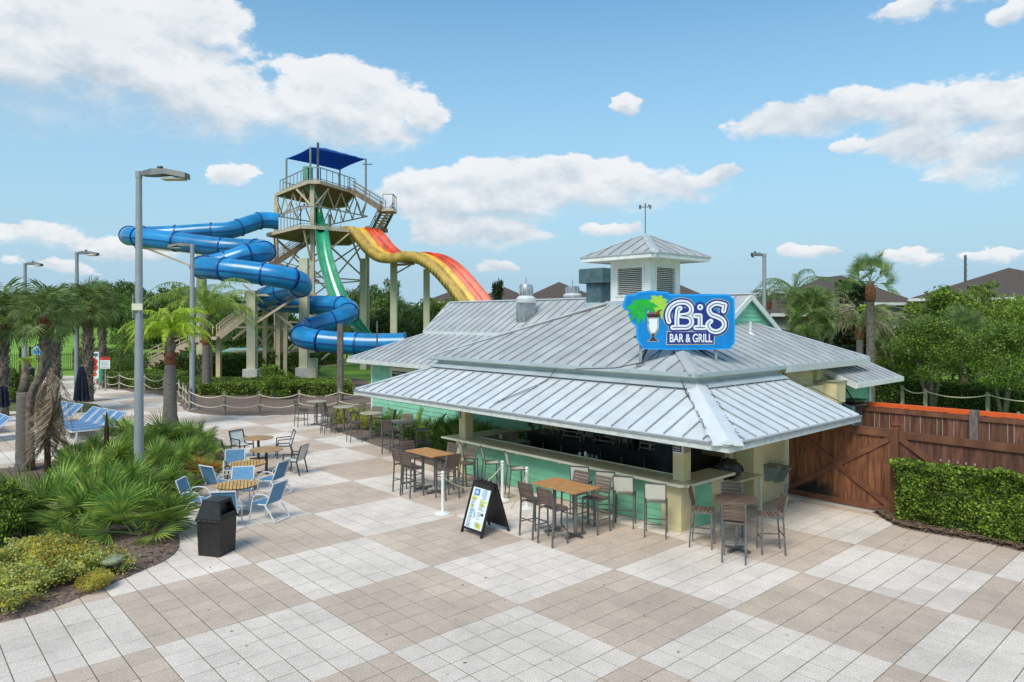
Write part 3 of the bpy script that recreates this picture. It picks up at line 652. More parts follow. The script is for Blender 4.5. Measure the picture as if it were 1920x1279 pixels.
q = MB(); q.box(-1.9, -1.86, 2.3, 2.98, 0.6, 1.04); q.build('counter_side_wall', m_cream, bar)
q = MB()
for k in range(5): q.cbox((-8.6 + k * 1.62, .99, 1.02), (.09, .05, .045))
q.build('bag_hook', m_trim, bar)
# columns
def column(x, y, w=.30):
    q = MB(); q.bbox(x - w / 2, x + w / 2, y - w / 2, y + w / 2, 1.102, LZ0 + .1, .004); return q.build('column', m_cream, bar)
column(-9.62, 1.32); column(-1.98, 1.40, .28)
# back walls, kitchen block
q = MB(); q.box(-9.9, -2.62, 4.9, 5.0, 0, 3.3); q.build('back_wall', m_cream, bar)
q = MB(); q.box(-2.4, -1.86, 4.35, 5.95, 0, LZ0 + .55); q.build('fountain_wall', m_cream, bar)
q = MB(); q.box(-2.58, -2.42, 4.18, 5.9, 0, 3.1); q.build('recess_wall', m_cream, bar)
q = MB(); q.box(-2.6, -2.42, 5.97, 11.3, 0, 3.3); q.build('kitchen_wall', m_cream, bar)
for z in (2.35, 2.62, 2.89): 
    q = MB(); q.box(-2.418, -2.395, 5.97, 11.25, z, z + .012); q.build('wall_joint', m_trim, bar)
q = MB(); q.box(-2.56, -2.3, 8.9, 9.1, 1.9, 3.25); q.build('wall_pilaster', m_cream, bar)
q = MB(); q.box(-9.9, -2.6, 11.2, 11.3, 0, 3.3); q.build('rear_wall', m_cream, bar)
q = MB(); q.box(-9.7, -2.35, 1.45, 4.88, .002, .02); q.build('bar_floor', m_darkg, bar)
# conduit and lightning cable
q = MB(); q.tube([(-2.36, 6.9, 3.2), (-2.36, 6.9, 2.3)], .015, 5); q.build('conduit', m_dark, bar)
def cable(pts, r=.009, m=m_dark, name='roof_cable'): q = MB(); q.tube(pts, r, 5); q.build(name, m, bar)
zl = lambda x, y: LZ0 + sl * min(y, -x) + .03
cable([(-6.35, 1.85, 3.32), (-6.42, 1.6, zl(-6.4, 1.6)), (-6.75, .9, zl(-6.7, .9)), (-7.02, .35, zl(-7, .35)), (-7.05, .2, zl(-7, .2))])
cable([(-6.45, 1.3, zl(-6.4, 1.3)), (-6.6, .95, zl(-6.6, .95)), (-6.95, .3, zl(-7, .3))], .006)
cable([(-2.35, 6.1, 3.3), (-1.9, 6.16, zl(-1.9, 9) + .05), (-.9, 6.16, zl(-.9, 9) + .04), (-.1, 6.13, zl(-.1, 9) + .04)], .012)
cable([(-2.3, 1.85, 3.3), (-2.0, 1.6, zl(-1.6, 1.6)), (-1.45, 1.1, zl(-1.1, 1.1) + .02)], .010)
# roof pipe vent on the right face of the upper roof
pv = thing('vent_pipe', 'short white vent pipe standing on the right slope of the upper roof', 'vent', B(-3.75, 7.6, UZ + US * 1.85 - .03), -YAW)
q = MB(); q.tube([(0, 0, 0), (0, 0, .42)], .045, 10); q.build('pipe', m_fascia, pv); q = MB(); q.lathe([(.16, -.04), (.13, .03), (.06, .10)], 10); q.build('boot', m_galv, pv)

# ---------------------------------------------------------------- annex (rest rooms wing) behind the bar
ax_ = thing('annex_building', 'long mint green wing with a grey metal gable roof behind the bar', 'building', BO, -YAW)
WX0, WY0, WZ0, BX, BY, BZ, RX, RY, RZ, RXR = -21.6, 4.0, 2.92, -19.2, 6.55, 4.03, -20.3, 8.8, 5.5, -4.4
s1 = (BZ - WZ0) / (BY - WY0); sx1 = (BZ - WZ0) / (BX - WX0)
roof_face(ax_, [(WX0, WY0), (-12.2, WY0), (-12.2, BY), (BX, BY)], lambda x, y: WZ0 + s1 * (y - WY0), 0, .46, m_galv2, .2)
roof_face(ax_, [(WX0, WY0), (BX, BY), (BX, 11.05), (WX0, 13.6)], lambda x, y: WZ0 + sx1 * (x - WX0), 1, .46, m_galv2, .2)
s2 = (RZ - BZ - .12) / (RY - BY)
roof_face(ax_, [(BX - .05, BY), (RXR, BY), (RXR, RY), (RX, RY)], lambda x, y: BZ + .12 + s2 * (y - BY), 0, .46, m_galv2, .2)
roof_face(ax_, [(RX, RY), (RXR, RY), (RXR, 2 * RY - BY), (BX - .05, 2 * RY - BY)], lambda x, y: BZ + .12 + s2 * (2 * RY - BY - y), 0, .46, m_galv2, .2)
q = MB(); q.box(BX - .03, -11.5, BY - .06, BY - .003, BZ - .02, BZ + .11); q.build('roof_step_flashing', m_galv, ax_)
cap(ax_, (RX, RY, RZ), (RXR + .05, RY, RZ), .22, m_galv3, 'ridge_cap'); cap(ax_, (WX0, WY0, WZ0), (BX, BY, BZ), .14, m_galv3); cap(ax_, (BX - .05, BY, BZ + .1), (RX, RY, RZ), .14, m_galv3, 'verge_cap')
q = MB(); q.box(WX0 - .02, -12.2, WY0 - .04, WY0 - .003, WZ0 - .19, WZ0 - .03); q.build('fascia', m_fascia, ax_)
q = MB(); q.box(WX0 - .04, WX0 - .003, WY0 - .04, 13.6, WZ0 - .19, WZ0 - .03); q.build('fascia', m_fascia, ax_)
q = MB(); q.box(WX0 + .02, -10, WY0 + .02, 4.9, WZ0 - .17, WZ0 - .14); q.build('soffit', m_trim, ax_)
AW = -20.75; AY = 4.75
q = MB(); q.box(AW, -9.95, AY, AY + .15, 0, 3.0); q.box(AW, AW + .15, AY + .15, 13, 0, 3.0); q.build('wall', m_green, ax_)
boards(ax_, AW + .1, -16.6, AY - .003, .05, 2.8, .18, m_green); 
q = 0
boards(ax_, -16.59, -9.97, AY - .003, .05, 2.8, .18, m_green)
q = MB(); q.box(AW - .03, AW + .1, AY - .035, AY + .1, 0, 2.77); q.build('corner_board', m_white, ax_)
wn = MB(); wn.box(-19.0, -17.3, AY - .05, AY - .03, 1.78, 2.45); w_ = wn.build('window', m_glass, ax_)
q = MB(); q.box(-19.15, -19.0, AY - .06, AY - .028, 1.68, 2.6); q.box(-17.3, -17.15, AY - .06, AY - .028, 1.68, 2.6); q.box(-19.0, -17.3, AY - .06, AY - .028, 2.45, 2.6); q.box(-19.0, -17.3, AY - .06, AY - .028, 1.68, 1.78); q.build('window_frame', m_trim, w_)
for k in range(4): q = MB(); q.cbox((-18.15, AY - .055, 1.88 + .16 * k), (1.66, .02, .07), 0, R(25), 0); q.build('shutter_slat', m_beigetop, w_)
# gable end on the right
gz = lambda y: BZ + .12 + s2 * (min(y, 2 * RY - y) - BY)
k = 0; z = 4.2
while z < RZ - .1:
    zz = min(z + .14, RZ - .06); hw = (RZ - .05 - z) / s2; hw2 = max(.02, (RZ - .05 - zz) / s2); q = MB(); x = RXR - .12
    q.add([(x, RY - hw, z), (x, RY + hw, z), (x, RY + hw2, zz), (x, RY - hw2, zz), (x + .03, RY - hw, z), (x + .03, RY + hw, z), (x + .006, RY + hw2, zz), (x + .006, RY - hw2, zz)], [(0, 1, 2, 3), (4, 7, 6, 5), (0, 4, 5, 1), (1, 5, 6, 2), (3, 2, 6, 7), (0, 3, 7, 4)]); q.build('gable_board', m_green, ax_); z += .14
for s_ in (-1, 1):
    q = MB(); q.bar((RXR + .03, RY, RZ - .09), (RXR + .03, RY + s_ * 2.25, RZ - .09 - 2.25 * s2), .05, .17, up=(1, 0, 0)) if False else q.add([(RXR + .0, RY, RZ + .0), (RXR + .05, RY, RZ), (RXR + .05, RY + s_ * 2.25, RZ - 2.25 * s2), (RXR, RY + s_ * 2.25, RZ - 2.25 * s2), (RXR, RY, RZ - .19), (RXR + .05, RY, RZ - .19), (RXR + .05, RY + s_ * 2.25, RZ - 2.25 * s2 - .19), (RXR, RY + s_ * 2.25, RZ - 2.25 * s2 - .19)], [(0, 1, 2, 3), (4, 7, 6, 5), (0, 4, 5, 1), (1, 5, 6, 2), (2, 6, 7, 3), (3, 7, 4, 0)])
    q.build('bargeboard', m_white, ax_)
# small lean-to at the far right end
RX2 = -1.45
roof_face(ax_, [(-2.5, 9.6), (RX2, 9.6), (RX2, 13.3), (-2.5, 13.3)], lambda x, y: 2.80 + .42 * (RX2 - x), 1, .40, m_galv2, .1)
q = MB(); q.box(RX2 + .003, RX2 + .035, 9.55, 13.35, 2.64, 2.79); q.build('fascia', m_white, ax_)
q = MB(); q.prism([(-2.5, 9.56), (RX2, 9.56), (RX2, 9.595), (-2.5, 9.595)], lambda x, y: 2.62 + .42 * (RX2 - x), lambda x, y: 2.79 + .42 * (RX2 - x)); q.build('fascia', m_fascia, ax_)
q = MB(); q.box(-2.5, -2.25, 9.9, 12.6, 0, 2.9); q.build('lean_to_wall', m_green, ax_)
boards(ax_, 9.9, 12.5, -2.25, .05, 2.75, .18, m_green, axis='y', out=1)
q = MB(); q.box(-2.27, -2.19, 12.5, 12.66, 0, 2.85); q.build('corner_board', m_white, ax_)
q = MB(); q.box(-2.215, -2.19, 10.6, 11.1, .3, 2.1); dr = q.build('blue_door', m_pblue, ax_); q = MB(); q.box(-2.22, -2.185, 11.1, 11.2, .3, 2.2); q.build('door_frame', m_white, dr)
# ================================================================== ROOF EQUIPMENT
def BW(x, y, z): return B(x, y, z)
def exhaust(lab, x, y, z0, z1, w, loc_group='mushroom exhaust fans on the roof ridge'):
    t = thing('exhaust_fan', lab, 'roof vent', B(x, y, z0), -YAW, loc_group); h = z1 - z0
    q = MB(); q.box(-w / 2, w / 2, -w / 2, w / 2, -.35, h * .55); q.build('curb', m_steel, t)
    q = MB(); q.lathe([(w * .62, h * .55), (w * .70, h * .60), (w * .70, h * .66), (w * .5, h * .72)], 20); q.build('hood', m_galv, t, smooth=True)
    q = MB(); q.lathe([(w * .42, h * .70), (w * .50, h * .74), (w * .50, h * .96), (w * .42, h)], 20); q.build('drum', m_steel, t, smooth=True)
    q = MB(); q.tube([(0, 0, h), (0, 0, h + .28)], .012, 5); q.build('rod', m_darkg, t)
    q = MB(); 
    for k in range(10): a = k * .628; q.bar((w * .505 * math.cos(a), w * .505 * math.sin(a), h * .75), (w * .505 * math.cos(a), w * .505 * math.sin(a), h * .95), .02)
    q.build('guard', m_galv3, t); return t
exhaust('tall silver exhaust fan on a square steel duct in front of the annex ridge', -13.5, 7.5, 4.45, 6.08, .56)
exhaust('silver exhaust fan just peeking over the annex ridge, left of the cupola', -12.9, 9.6, 5.0, 6.06, .56)
t = thing('kitchen_duct', 'blue grey rectangular kitchen duct with a wide flat hood, left of the cupola', 'duct', B(-10.1, 8.0, 4.6), -YAW)
q = MB(); q.box(-.36, .36, -.3, .3, 0, .70); q.build('base', m_flash, t); q = MB(); q.box(-.35, .35, -.29, .29, .70, 1.42); q.build('shaft', m_duct, t); q = MB(); q.bbox(-.58, .58, -.45, .45, 1.42, 1.96, .02); q.build('hood', m_duct, t)
# electrical cabinet on the cream wall
t = thing('wall_cabinet', 'cream painted electrical cabinet box mounted on the upper kitchen wall', 'cabinet', B(-2.4, 8.90, 2.22), -YAW)
q = MB(); q.bbox(.02, .66, 0, .62, 0, .62, .01); q.build('cabinet', m_cream, t); q = MB(); q.bbox(.02, .30, -1.1, -.01, .05, .52, .01); q.build('trunking', m_cream, t)
q = MB(); q.box(.0, .70, -.04, .66, .622, .65); q.build('lid', m_beigetop, t)
for k in range(5): q = MB(); q.cbox((.25 + .05 * (k % 2), -.004, .10 + .08 * k), (.03, .008, .05), 0, 0, .3 * k); q.build('stain', m_rope, t)
q = MB(); q.bbox(.02, .58, .05, .55, -1.6, -.01, .01); q.build('lower_duct', m_cream, t)
t = thing('wall_awning', 'small black metal awning over the blue door', 'awning', B(-2.18, 10.15, 2.05), -YAW)
q = MB(); q.box(.0, .55, -.1, .9, .0, .05); q.box(.02, .5, -.05, .85, .10, .15); q.build('slab', m_black, t); q = MB(); q.bar((.0, .4, .5), (.25, .4, .12), .03); q.build('arm', m_dark, t)
# drinking fountain
m_basin = mat('scuffed_steel_basin', (.20, .19, .17), .45, .4, var=.3, nscale=14); m_cooler = mat('grey_green_enamel', (.19, .235, .21), .5, var=.12)
t = thing('drinking_fountain', 'two level grey steel drinking fountain on the cream wall beside the gate', 'drinking fountain', B(-1.855, 5.25, 0), -YAW)
for (y, z, lab) in ((-.22, .98, None), (.24, .88, None)):
    q = MB(); q.prism([(0, y - .2), (.34, y - .17), (.42, y), (.34, y + .17), (0, y + .2)], z - .07, z); q.build('basin', m_basin, t)
    q = MB(); q.add([(0, y - .18, z - .07), (.32, y - .15, z - .07), (.32, y + .15, z - .07), (0, y + .18, z - .07), (0, y - .16, z - .42), (.14, y - .13, z - .42), (.14, y + .13, z - .42), (0, y + .16, z - .42)], [(0, 1, 2, 3), (7, 6, 5, 4), (0, 4, 5, 1), (1, 5, 6, 2), (2, 6, 7, 3), (3, 7, 4, 0)]); q.build('cooler_body', m_cooler, t)
    q = MB(); q.tube([(.08, y + .1, z), (.08, y + .1, z + .06), (.14, y + .1, z + .10), (.19, y + .1, z + .09)], .018, 6); q.build('spout', m_galv3, t)
# black bag on the low counter
t = thing('black_bag', 'crumpled black bag slumped on the low counter at the bar corner', 'bag', B(-1.95, 3.3, .882), -YAW)
import bmesh
def blob(rx, ry, rz, seed, amp=.18, n=2):
    bm = bmesh.new(); bmesh.ops.create_icosphere(bm, subdivisions=4, radius=1)
    from mathutils import noise as nz
    for v in bm.verts:
        p = v.co.copy(); d = 1 + amp * nz.noise(p * 1.6 + Vector((seed, 0, 0))) + amp * .6 * nz.noise(p * 4 + Vector((seed, 3, 0))) + amp * .35 * abs(nz.noise(p * 9 + Vector((0, seed, 0))))
        v.co = Vector((p.x * rx * d, p.y * ry * d, max(-.85, p.z) * rz * d))
    me = bpy.data.meshes.new('blob'); bm.to_mesh(me); bm.free(); return me
me = blob(.26, .36, .22, 4.2, .35); me.materials.append(m_black); me.polygons.foreach_set('use_smooth', [True] * len(me.polygons)); link('sack', me, t, (0, 0, .19))
me = blob(.1, .2, .08, 7.2, .4); me.materials.append(m_black); link('flap', me, t, (.02, -.24, .07)); q = MB(); q.tube([(0, -.1, .36), (-.02, 0, .47), (.0, .1, .36)], .014, 6); q.build('handle', m_black, t)
# ================================================================== SIGN
SY = 17.35
sg = thing('bar_sign', 'big blue roof sign reading BiS BAR & GRILL with a palm tree and a cocktail glass', 'sign', ((1273 - U0) / FPX * SY, SY, 0), 0)
PX = SY / FPX
def sp(u, v): return ((u - 1273) * PX, CAM_H + (V0 - v) * PX)
def zc5(zx, zy): return (1060 + zx / 3.997, 380 + zy / 3.997)
def plate(name, pts, d0, d1, m, parent=None, px=True):
    P = [sp(*p) for p in pts] if px else pts
    n = len(P); q = MB()
    vs = [(x, -d0, z) for x, z in P] + [(x, -d1, z) for x, z in P]
    tr = tessellate_polygon([[Vector((x, z, 0)) for x, z in P]])
    q.add(vs, [(i, (i + 1) % n, n + (i + 1) % n, n + i) for i in range(n)] + [tuple(n + i for i in t_) for t_ in tr] + [tuple(t_) for t_ in tr])
    return q.build(name, m, parent or sg)
OUT = [zc5(*p) for p in [(428, 770), (440, 735), (452, 700), (475, 688), (510, 690), (540, 672), (590, 664), (640, 658), (690, 664), (740, 668), (775, 672), (800, 686), (1190, 686), (1225, 694), (1252, 716), (1266, 750), (1268, 1020), (1258, 1062), (1232, 1088), (1190, 1100), (625, 1100), (580, 1082), (548, 1050), (532, 1000), (530, 930), (500, 905), (478, 860), (472, 815), (440, 800)]]
def smooth2(P, k=3):
    return [(a, b_) for a, b_ in smoothpoly(P, k)]
OUTs = smooth2(OUT, 3)
bd = plate('sign_panel', OUTs, -.04, .04, m_sign_cyan)
def inset(P, s_):   # pull an outline inwards
    n = len(P); ar = sum(P[i][0] * P[(i + 1) % n][1] - P[(i + 1) % n][0] * P[i][1] for i in range(n)); sg_ = 1 if ar > 0 else -1; o = []
    for i in range(n):
        a = Vector((*P[i - 2], 0)); b_ = Vector((*P[(i + 2) % n], 0)); t_ = (b_ - a).normalized(); o.append((P[i][0] - t_.y * s_ * sg_, P[i][1] + t_.x * s_ * sg_))
    return o
plate('sign_face', inset(OUTs, 3.2), .041, .046, m_sign_blue)
RB = [0]
def ribbon(pts, w, d, m, name, closed=False, k=6, px=True):
    """a flat stroke of even width along a smooth path, raised off the board"""
    P = pts if px is False else pts
    if len(P) > 2:
        Q = []
        n = len(P)
        for i in range(n - 1):
            g = lambda j: Vector((*P[max(0, min(n - 1, j))], 0)); p0, p1, p2, p3 = g(i - 1), g(i), g(i + 1), g(i + 2)
            for s_ in range(k):
                t_ = s_ / k; q_ = .5 * ((2 * p1) + (p2 - p0) * t_ + (2 * p0 - 5 * p1 + 4 * p2 - p3) * t_ * t_ + (3 * p1 - p0 - 3 * p2 + p3) * t_ ** 3); Q.append((q_.x, q_.y))
        Q.append(P[-1])
    else: Q = P
    RB[0] += 1; d += .00035 * RB[0]
    q = MB(); th = .004; n = len(Q); L_, R_ = [], []
    for i in range(n):
        a = Vector((*Q[max(0, i - 1)], 0)); b_ = Vector((*Q[min(n - 1, i + 1)], 0)); t_ = (b_ - a).normalized()
        L_.append((Q[i][0] - t_.y * w / 2, Q[i][1] + t_.x * w / 2)); R_.append((Q[i][0] + t_.y * w / 2, Q[i][1] - t_.x * w / 2))
    L3 = [sp(*p) for p in L_]; R3 = [sp(*p) for p in R_]
    vs = []
    for (x, z), (x2, z2) in zip(L3, R3): vs += [(x, -d, z), (x2, -d, z2), (x, -d + th, z), (x2, -d + th, z2)]
    fs = []
    for i in range(n - 1):
        a = 4 * i; b_ = a + 4; fs += [(a, b_, b_ + 1, a + 1), (a, a + 2, b_ + 2, b_), (a + 1, b_ + 1, b_ + 3, a + 3)]
    q.add(vs, fs)
    for e in (Q[0], Q[-1]):
        d += .0001; c = sp(*e); r = w / 2 * PX; m_ = 12; q.add([(c[0] + r * math.cos(2 * math.pi * j / m_), -d, c[1] + r * math.sin(2 * math.pi * j / m_)) for j in range(m_)], [tuple(range(m_))])
    return q.build(name, m, sg)
Z = zc5
Bs = [[Z(775, 890), Z(765, 830), Z(800, 772), Z(860, 745), Z(925, 750), Z(960, 790), Z(940, 838), Z(880, 850)], [Z(860, 850), Z(925, 855), Z(948, 895), Z(925, 925), Z(860, 935), Z(800, 934)], [Z(826, 930), Z(826, 850), Z(838, 800), Z(860, 785)], [Z(776, 888), Z(776, 850), Z(790, 820)]]
Bs = [[Z(772, 892), Z(762, 840), Z(785, 785), Z(840, 750), Z(905, 752), Z(940, 790), Z(925, 835), Z(860, 848)], [Z(860, 848), Z(925, 858), Z(942, 898), Z(915, 930), Z(860, 934), Z(800, 936)], [Z(832, 925), Z(832, 860), Z(840, 805), Z(856, 792)]]
Is = [[Z(968, 848), Z(1005, 848)], [Z(1005, 848), Z(1005, 930)], [Z(972, 936), Z(1040, 936)]]
Ss = [[Z(1180, 812), Z(1190, 768)], [Z(1190, 768), Z(1120, 756), Z(1072, 790), Z(1085, 835), Z(1140, 858), Z(1180, 888), Z(1180, 935), Z(1135, 966), Z(1085, 955), Z(1062, 915), Z(1085, 888)]]
dot = Z(1005, 784)
allS = Bs + Is + Ss
d0 = .05
for s_ in allS: ribbon(s_, 17.5, d0, m_sbeige, 'letter_halo')
RB[0] = 0
for s_ in allS: ribbon(s_, 15.5, d0 + .006, m_navy, 'letter_shadow')
RB[0] = 0
def disc(c, r, d, m, name, n=18):
    x, z = sp(*c); q = MB(); q.add([(x + r * PX * math.cos(2 * math.pi * j / n), -d, z + r * PX * math.sin(2 * math.pi * j / n)) for j in range(n)], [tuple(range(n))]); return q.build(name, m, sg)
disc(dot, 10, d0 + .0095, m_navy, 'letter_shadow')
plate('letter_shadow', [Z(800, 800), Z(940, 790), Z(1000, 800), Z(1100, 800), Z(1190, 850), Z(1190, 940), Z(1000, 945), Z(800, 945)], d0 + .001, d0 + .0058, m_navy)
for s_ in allS: ribbon(s_, 9.0, d0 + .012, m_swhite, 'letter_stroke')
RB[0] = 0
for s_ in allS: ribbon(s_, 1.3, d0 + .018, m_navy, 'letter_inline')
disc(dot, 5.6, d0 + .0165, m_swhite, 'letter_dot'); disc(dot, 2.2, d0 + .0185, m_navy, 'letter_inline')
# second line of lettering
def text(body, size, mats, parent, loc, rot=(R(90), 0, 0), sx=1.0, ext=.004, off=0.0, name='lettering', align='CENTER', track=1.0):
    c = bpy.data.curves.new('lettering', 'FONT'); c.body = body; c.size = size; c.extrude = ext; c.offset = off; c.align_x = align; c.align_y = 'CENTER'; c.space_character = track
    o = bpy.data.objects.new('tmp', c); COL.objects.link(o); dg = bpy.context.evaluated_depsgraph_get(); me = bpy.data.meshes.new_from_object(o.evaluated_get(dg)); bpy.data.objects.remove(o)
    me.materials.clear(); me.materials.append(mats); ob = link(name, me, parent, loc, rot, (sx, 1, 1)); return ob
tx, tz = sp(*Z(935, 1018))
hw_, hh = (1112 - 760) / 3.997 / 2 * PX, 46 / 3.997 * PX
plate('letter_shadow', [Z(756, 962), Z(1118, 966), Z(1112, 1062), Z(752, 1066)], d0, d0 + .004, m_sbeige)
plate('letter_shadow', [Z(760, 968), Z(1112, 970), Z(1106, 1057), Z(758, 1060)], d0 + .004, d0 + .009, m_navy)
text('BAR & GRILL', .285, m_swhite, sg, (tx, -(d0 + .013), tz), sx=.66, off=.006)
LS = [0]
# palms painted on the board
def frondshape(cx, cy, ang, ln, wd, m, d, sag=.5, teeth=5):
    P = []; 
    for side in (1, -1):
        rng = range(teeth * 2 + 1) if side == 1 else range(teeth * 2, -1, -1)
        for k in rng:
            t_ = k / (teeth * 2); w = wd * math.sin(math.pi * min(1, t_ * .9 + .08)) * (1.0 if k % 2 else .62)
            x = math.cos(ang) * ln * t_; y = math.sin(ang) * ln * t_ + sag * ln * t_ * t_
            nx_, ny_ = -math.sin(ang), math.cos(ang); P.append((cx + x + nx_ * w * side, cy + y + ny_ * w * side))
    plate('palm_print', P, d, d + .0015, m)
for a_, ln in ((-2.9, 27), (-2.2, 24), (-1.3, 20), (2.6, 25), (1.9, 24), (-.5, 20)): LS[0] += 1; frondshape(1234, 566, a_, ln, 5.5, m_slime, .0465 + .00018 * LS[0], .35)
for a_, ln in ((.3, 22), (.9, 26), (1.4, 26)): LS[0] += 1; frondshape(1236, 566, a_, ln, 5.5, m_slime, .0465 + .00018 * LS[0], .3)
for k, (a_, ln) in enumerate(((-3.0, 34), (-2.5, 26), (-1.9, 20), (-1.0, 22), (-.25, 30), (.25, 26), (2.9, 30), (2.45, 32), (1.95, 30), (1.5, 24))): frondshape(1205, 572, a_, ln, 6.5, m_sgreen, .049 + .0002 * k, .38)
# hurricane glass
cxg = 1060 + 655 / 3.997
def gl(pairs): 
    return [(cxg - w, v) for w, v in pairs] + [(cxg + w, v) for w, v in reversed(pairs)]
v_ = lambda zy: 380 + zy / 3.997
plate('glass_print', gl([(11.5, v_(850)), (10.5, v_(880)), (11, v_(920)), (10.5, v_(950)), (6, v_(985)), (3, v_(1000)), (3, v_(1015)), (11, v_(1035)), (11, v_(1043))]), .0520, .0540, m_sgrey)
plate('glass_print', gl([(8.0, v_(872)), (7, v_(900)), (8, v_(925)), (6, v_(955)), (3, v_(975))]), .0545, .0555, m_swhite)
plate('glass_print', gl([(4, v_(985)), (1.6, v_(1000)), (3, v_(1018)), (9.5, v_(1037))]), .0545, .0555, m_sbrown)
plate('glass_print', [(cxg - 12, v_(838)), (cxg + 13, v_(832)), (cxg + 12, v_(860)), (cxg - 10, v_(862))], .0560, .0570, m_sbrown)
for dx, dy in ((-7, 832), (0, 826), (7, 830), (11, 818)): disc((cxg + dx, v_(dy)), 2.2, .058, m_red, 'cherry_print', 8)
ribbon([(cxg + 3, v_(850)), (cxg + 9, v_(815)), (cxg + 15, v_(803))], 1.6, .0585, m_sbrown, 'straw_print')
# posts and braces
for s_ in (-1, 1):
    x = s_ * .93; ztop = CAM_H + (V0 - 650) * PX
    q = MB(); q.bar((x, .08, 3.52), (x, .08, 4.4), .06); q.build('post', m_steel, sg)
    q = MB(); q.bar((x, .08, 3.62), (x * .55, .95, 4.12), .05); q.build('brace', m_dark, sg)
    q = MB(); q.cbox((x, .06, 3.56), (.22, .22, .05)); q.build('foot_plate', m_steel, sg)
    q = MB(); q.bar((x * .9, .07, 4.0), (x * .9, .07, 5.2), .05); q.build('frame', m_darkg, sg)
q = MB(); q.tube([(-.4, .1, 3.95), (-.5, .12, 3.75), (-.9, .05, 3.62), (-1.6, -.15, 3.50), (-2.6, -.5, 3.50)], .012, 5); q.build('power_cable', m_dark, sg)
q = MB(); q.bar((-1.1, .07, 4.25), (1.1, .07, 4.25), .05); q.bar((-1.1, .07, 5.05), (1.1, .07, 5.05), .05); q.build('frame', m_darkg, sg)

# ================================================================== BAR INTERIOR
def item(name, lab, cat, x, y, z=0, rz=0, group=None): return thing(name, lab, cat, B(x, y, z), -YAW + rz, group)
t = item('back_bar', 'long black back bar cabinet with cooler doors inside the bar', 'cabinet', -6.4, 4.3)
q = MB(); q.box(-3.3, 3.3, -.35, .5, .02, .95); q.build('cabinet', m_dark, t); q = MB(); q.box(-3.35, 3.35, -.4, .5, .952, 1.0); q.build('top', m_black, t)
for k in range(8): q = MB(); q.box(-3.2 + k * .8, -2.45 + k * .8, -.375, -.352, .1, .9); d_ = q.build('door', m_black, t); q = MB(); q.box(-2.52 + k * .8, -2.49 + k * .8, -.40, -.377, .3, .75); q.build('handle', m_steel, d_)
t = item('under_counter', 'black under counter bar station with steel sinks behind the front counter', 'bar station', -5.9, 2.0)
q = MB(); q.box(-3.4, 3.4, -.28, .25, .03, .78); q.build('station', m_dark, t)
for k in range(5): q = MB(); q.box(-3 + k * 1.3, -2.3 + k * 1.3, -.2, .2, .782, .82); q.build('sink', m_darkg, t)
t = item('display_fridge', 'tall dark glass fronted refrigerator at the right end of the back bar', 'refrigerator', -3.6, 3.6)
q = MB(); q.bbox(-.5, .5, -.3, .35, .02, 1.95, .02); q.build('case', m_dark, t); q = MB(); q.box(-.46, .46, -.325, -.303, .15, 1.85); q.build('glass_door', m_glass, t)
for (x, y, z, lab) in ((-4.7, 3.95, 1.0, 'pair of grey liquor shelves on the back bar nearest the right column'), (-6.4, 4.0, 1.0, 'low grey shelf rack with slanted tiers in the middle of the back bar'), (-7.6, 3.9, 1.0, 'chrome drinks machine with a square frame on the back bar')):
    t = item('drinks_rack', lab, 'rack', x, y, z)
    for k in range(3): q = MB(); q.cbox((0, .05 * k, .1 + .13 * k), (.75, .14, .02)); q.build('shelf', m_steel, t)
    for s_ in (-1, 1): q = MB(); q.bar((s_ * .37, -.1, 0), (s_ * .37, .16, .45), .025); q.build('side_bar', m_steel, t)
rb = random.Random(9)
for k in range(16):
    x = -8.6 + k * .34; t = item('bottle', 'small liquor bottle in the row on the back bar, %s from the left' % ORD[k], 'bottle', x, 4.05 + rb.uniform(-.08, .08), 1.0, 0, 'bottles on the back bar')
    q = MB(); q.lathe([(.035, 0), (.037, .02), (.037, .16), (.014, .21), (.013, .27)], 8); q.build('glass_body', rb.choice([m_glass, m_sbrown, m_duct, m_steel]), t, smooth=True); q = MB(); q.lathe([(.016, .27), (.016, .30)], 8); q.build('cap', rb.choice([m_black, m_red, m_beigetop]), t)
for (x, y, h, lab) in ((-5.33, 1.93, .20, 'taller stack of white paper cups behind the counter'), (-5.55, 1.95, .12, 'short stack of white paper cups behind the counter'), (-9.25, 2.4, .13, 'white cup stack near the left end of the bar')):
    t = item('cup_stack', lab, 'cups', x, y, 1.02 if x > -9 else 1.0)
    for k in range(int(h / .03)): q = MB(); q.lathe([(.04, k * .03), (.03, k * .03 + .028)], 10); q.build('cup', m_white, t)
t = item('black_caddy', 'black caddy of bar tools beside the white cups', 'caddy', -5.1, 1.95, .80); q = MB(); q.box(-.25, .25, -.15, .15, 0, .22); q.build('tray', m_black, t)
for k in range(3): q = MB(); q.lathe([(.03, .22), (.035, .34)], 8, (-.15 + .14 * k, 0, 0)); q.build('shaker', m_steel, t)
t = item('pedestal_fan', 'round black pedestal fan at the left end inside the bar', 'fan', -9.05, 3.6)
q = MB(); q.lathe([(.22, .02), (.2, .05), (.03, .07), (.02, .1), (.02, 1.35)], 14); q.build('stand', m_black, t)
q = MB()
for rr_ in (.10, .18, .26, .31): q.tube([(rr_ * math.cos(a * .3927), -.08, 1.5 + rr_ * math.sin(a * .3927)) for a in range(17)], .007, 4, cap=False)
for a in range(12): q.bar((.05 * math.cos(a * .5236), -.08, 1.5 + .05 * math.sin(a * .5236)), (.31 * math.cos(a * .5236), -.08, 1.5 + .31 * math.sin(a * .5236)), .006)
q.build('guard', m_darkg, t)
